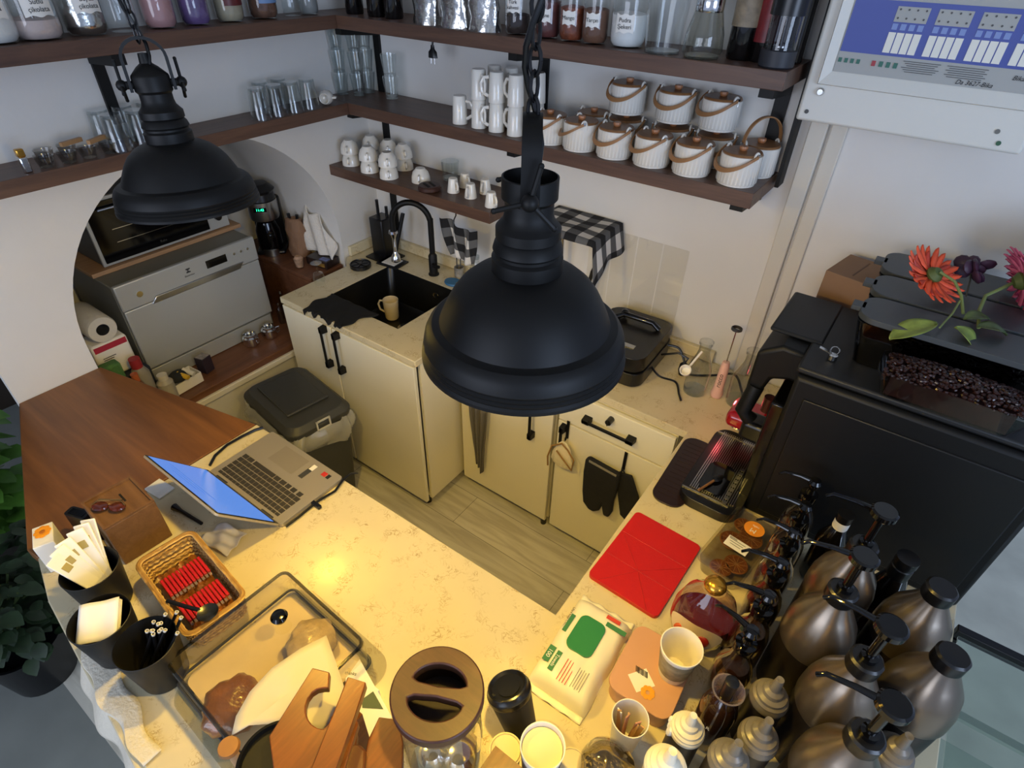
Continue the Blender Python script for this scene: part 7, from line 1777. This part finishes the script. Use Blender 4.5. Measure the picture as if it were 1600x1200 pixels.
# ------------------------------------------------------------------ flowers on the hoppers
ZF = T + 0.645
def gerbera(name, label, c, face, r, m, m2, n=22):
    t = thing(name, label, 'flower', c); t.rotation_mode = 'QUATERNION'; t.rotation_quaternion = Vector(face).normalized().to_track_quat('Z', 'Y')
    for layer, (rr_, k_, zz) in enumerate(((r, n, 0.0), (r * 0.8, n - 4, 0.004))):
        b = B()
        for i in range(k_):
            a = 2 * PI * (i + 0.5 * layer) / k_; w_ = r * 0.10
            d = Vector((math.cos(a), math.sin(a), 0)); s = Vector((-math.sin(a), math.cos(a), 0)); pr = None
            for j, (q_, wk) in enumerate(((0.15, 0.5), (0.45, 1.0), (0.8, 1.0), (0.95, 0.7), (1.02, 0.15))):
                z = zz + r * (0.10 + 0.20 * q_ - 0.32 * q_ * q_) + 0.003 * math.sin(i * 2.1)
                v = [b.bm.verts.new(d * rr_ * q_ + s * w_ * wk + Vector((0, 0, z + 0.0015))), b.bm.verts.new(d * rr_ * q_ + Vector((0, 0, z - 0.001))), b.bm.verts.new(d * rr_ * q_ - s * w_ * wk + Vector((0, 0, z + 0.0015)))]
                if pr:
                    b.bm.faces.new((pr[0], pr[1], v[1], v[0])); b.bm.faces.new((pr[1], pr[2], v[2], v[1]))
                pr = v
        put('petals', b, m if layer == 0 else m2, t, solid=0.0008)
    b = B(); b.lathe([(0, -0.012), (r * 0.16, -0.010), (r * 0.26, 0.002), (r * 0.24, 0.008), (0, 0.012)], 20); put('green_cup', b, mat('calyx', '4C5A28', 0.6), t)
    return t
def P2(u, v, z): q = P(u, v, z=z); return Vector((q.x, q.y, z))
m_fo = mat('petal_orange', 'E0532E', 0.5, var=0.2, vscale=30); m_fo2 = mat('petal_red', 'B83A28', 0.5)
m_fp = mat('petal_pink', 'C05A78', 0.5, var=0.3, vscale=25); m_fp2 = mat('petal_magenta', '9A3458', 0.5)
m_stem = mat('stem_green', '6E7C46', 0.6)
og = P2(1462, 428, ZF + 0.055)
gerbera('gerbera_flower', 'orange red gerbera lying on the hopper lids with its back showing', og, (-0.45, 0.25, -0.75), 0.080, m_fo, m_fo2)
def tubeobj(name, label, pts, r, m, cat):
    b = B(); b.tube(pts, r, 8); return tag(put(name, b, m), label, cat)
tubeobj('green_stalk', 'bent green stem of the orange gerbera', [og + Vector((0.006, -0.008, 0.01)), P2(1492, 440, ZF + 0.055), P2(1502, 462, ZF + 0.035), P2(1505, 490, ZF + 0.012)], 0.0035, m_stem, 'stalk')
pg_ = P2(1592, 440, ZF + 0.06)
gerbera('pink_flower', 'pink flower head at the right edge above the coffee machine', pg_, (0.55, 0.2, 0.3), 0.085, m_fp, m_fp2, 26)
tubeobj('green_stalk', 'curved green stem of the pink flower', [pg_ + Vector((-0.01, 0, -0.008)), P2(1562, 452, ZF + 0.045), P2(1540, 462, ZF + 0.03), P2(1530, 485, ZF + 0.018), P2(1529, 512, ZF + 0.005)], 0.004, m_stem, 'stalk')
t = thing('purple_flower', 'dark purple flower between the orange and the pink ones', 'flower', P2(1517, 425, ZF + 0.045))
b = B(); rnd = random.Random(9)
for k in range(11):
    a = k * 2.4; rr_ = 0.008 + 0.0022 * k
    b.ball((rr_ * math.cos(a), rr_ * math.sin(a), 0.01 + 0.014 * math.sin(k)), 0.020, 10, (1, 0.35, 0.9), Matrix.Rotation(a, 4, 'Z') @ Matrix.Rotation(0.5, 4, 'X'))
put('petals', b, mat('petal_purple', '3E2438', 0.5, var=0.4, vscale=30), t)
b = B(); b.tube([(0, 0, 0), (0.005, -0.03, -0.01), (0.008, -0.08, -0.03)], 0.002, 8); put('stem', b, mat('stem_dark', '3C3A30', 0.6), t)
def leaf(label, a, c, w_, m, lift=0.01):
    a, c = Vector(a), Vector(c); d = c - a; L_ = d.length; d.normalize(); s = d.cross(Vector((0, 0, 1))).normalized(); up = s.cross(d)
    b = B(); b.grid(lambda q_, e: a + d * L_ * q_ + s * (e - 0.5) * 2 * w_ * (math.sin(PI * min(q_ * 0.98 + 0.01, 1)) ** 0.7) + up * (lift * math.sin(PI * q_) + 0.25 * w_ * abs(e - 0.5) * 2), 14, 6)
    return tag(put('green_leaf', b, m, solid=0.0008, ang=180), label, 'leaf')
m_lf = mat('leaf_pale', '76883E', 0.45, var=0.35, vscale=40); m_lf2 = mat('leaf_dark', '44542C', 0.5, var=0.3, vscale=40)
leaf('large pale green leaf pointing left over the coffee beans', P2(1465, 508, ZF + 0.012), P2(1390, 532, ZF - 0.03), 0.030, m_lf)
leaf('round green leaf in the middle under the stems', P2(1490, 512, ZF + 0.012), P2(1518, 545, ZF - 0.02), 0.026, m_lf)
leaf('dark pointed leaf right of the middle leaf', P2(1525, 512, ZF + 0.012), P2(1572, 525, ZF + 0.0), 0.022, m_lf2)
leaf('small dark leaf behind the stems', P2(1505, 500, ZF + 0.012), P2(1545, 500, ZF + 0.012), 0.02, m_lf2)
tubeobj('green_stalk', 'thin crossing stem under the leaves', [P2(1468, 512, ZF + 0.010), P2(1488, 490, ZF + 0.015), P2(1500, 470, ZF + 0.03)], 0.0022, m_stem, 'stalk')

# ------------------------------------------------------------------ glass display case on the right
t = thing('display_case', 'low glass display case with a black frame right of the bottles', 'display case', (0.465, 0.80, 0.0))
m_cg = glass('case_glass', (0.82, 0.88, 0.85), 0.02, 1.45)
b = B(); b.box((0.45, 0.24, CZ - 0.005), (0.89, 0.46, 0.006)); put('glass_top', b, m_cg, t)
b = B(); b.box((0.45, 0.49, CZ - 0.01), (0.90, 0.022, 0.03)); put('rear_frame', b, m_blackm, t, bevel=0.002)
b = B(); b.box((0.45, 0.005, CZ - 0.012), (0.90, 0.018, 0.024)); put('front_frame', b, m_blackm, t, bevel=0.002)
b = B(); b.box((0.45, 0.37, CZ - 0.15), (0.88, 0.022, 0.012)); put('inner_rail', b, mat('pale_rail', 'A9AFA4', 0.4), t)
b = B(); b.box((0.45, 0.24, 0.5), (0.88, 0.45, 0.006)); put('glass_shelf', b, m_cg, t)
for x in (0.008, 0.892):
    for y in (0.01, 0.485):
        b = B(); b.box((x, y, (CZ - 0.03) / 2), (0.014, 0.014, CZ - 0.03)); put('post', b, m_blackm, t)
b = B(); b.box((0.45, 0.24, 0.06), (0.88, 0.45, 0.10)); put('base_deck', b, mat('deck_grey', '8E948C', 0.5, var=0.2, vscale=4), t)

# ------------------------------------------------------------------ plants at the far left
def plant(label, loc, n, r, m, seed, lf=0.07, h=0.5):
    t = thing('potted_plant', label, 'plant', loc); rnd = random.Random(seed)
    b = B(); b.lathe([(0, 0), (0.10, 0), (0.13, 0.22), (0.12, 0.22), (0.11, 0.19), (0, 0.19)], 28); put('pot', b, m_blackp, t)
    b = B()
    for k in range(n // 4):
        a = rnd.uniform(0, 6.28); q_ = rnd.uniform(0.2, 1) * r * 0.7
        b.tube([(0, 0, 0.19), (q_ * 0.4 * math.cos(a), q_ * 0.4 * math.sin(a), 0.19 + h * 0.5), (q_ * math.cos(a), q_ * math.sin(a), 0.19 + h * rnd.uniform(0.6, 0.9))], 0.004, 5)
    put('stems', b, mat('plant_stem', '3A4A22', 0.6), t)
    b = B()
    for k in range(n):
        a = rnd.uniform(0, 6.28); q_ = r * math.sqrt(rnd.random()); z = 0.22 + h * rnd.uniform(0.15, 1.0)
        c = Vector((q_ * math.cos(a), q_ * math.sin(a), z)); d = Vector((math.cos(a + rnd.uniform(-0.6, 0.6)), math.sin(a + rnd.uniform(-0.6, 0.6)), rnd.uniform(-0.5, 0.3))).normalized()
        s = d.cross(Vector((0, 0, 1))).normalized(); L_ = lf * rnd.uniform(0.7, 1.3); prev = None
        for j in range(5):
            e = j / 4; w_ = L_ * 0.42 * math.sin(PI * (0.08 + 0.9 * e)); p_ = c + d * L_ * (e - 0.3) + Vector((0, 0, -0.25 * L_ * e * e))
            v = [b.bm.verts.new(p_ + s * w_ + Vector((0, 0, w_ * 0.2))), b.bm.verts.new(p_), b.bm.verts.new(p_ - s * w_ + Vector((0, 0, w_ * 0.2)))]
            if prev: b.bm.faces.new((prev[0], prev[1], v[1], v[0])); b.bm.faces.new((prev[1], prev[2], v[2], v[1]))
            prev = v
    ob = put('foliage', b, m, t, ang=180)
    return t
plant('bright green leafy plant beyond the end of the left wall', (-2.62, -0.02, 0), 260, 0.24, m_green, 5, 0.11, 0.62)
plant('dark green bushy plant below the wooden bar top', (-2.02, -0.12, 0), 420, 0.22, mat('leaf_deep', '24361F', 0.5, var=0.4, vscale=20), 8, 0.06, 0.40)
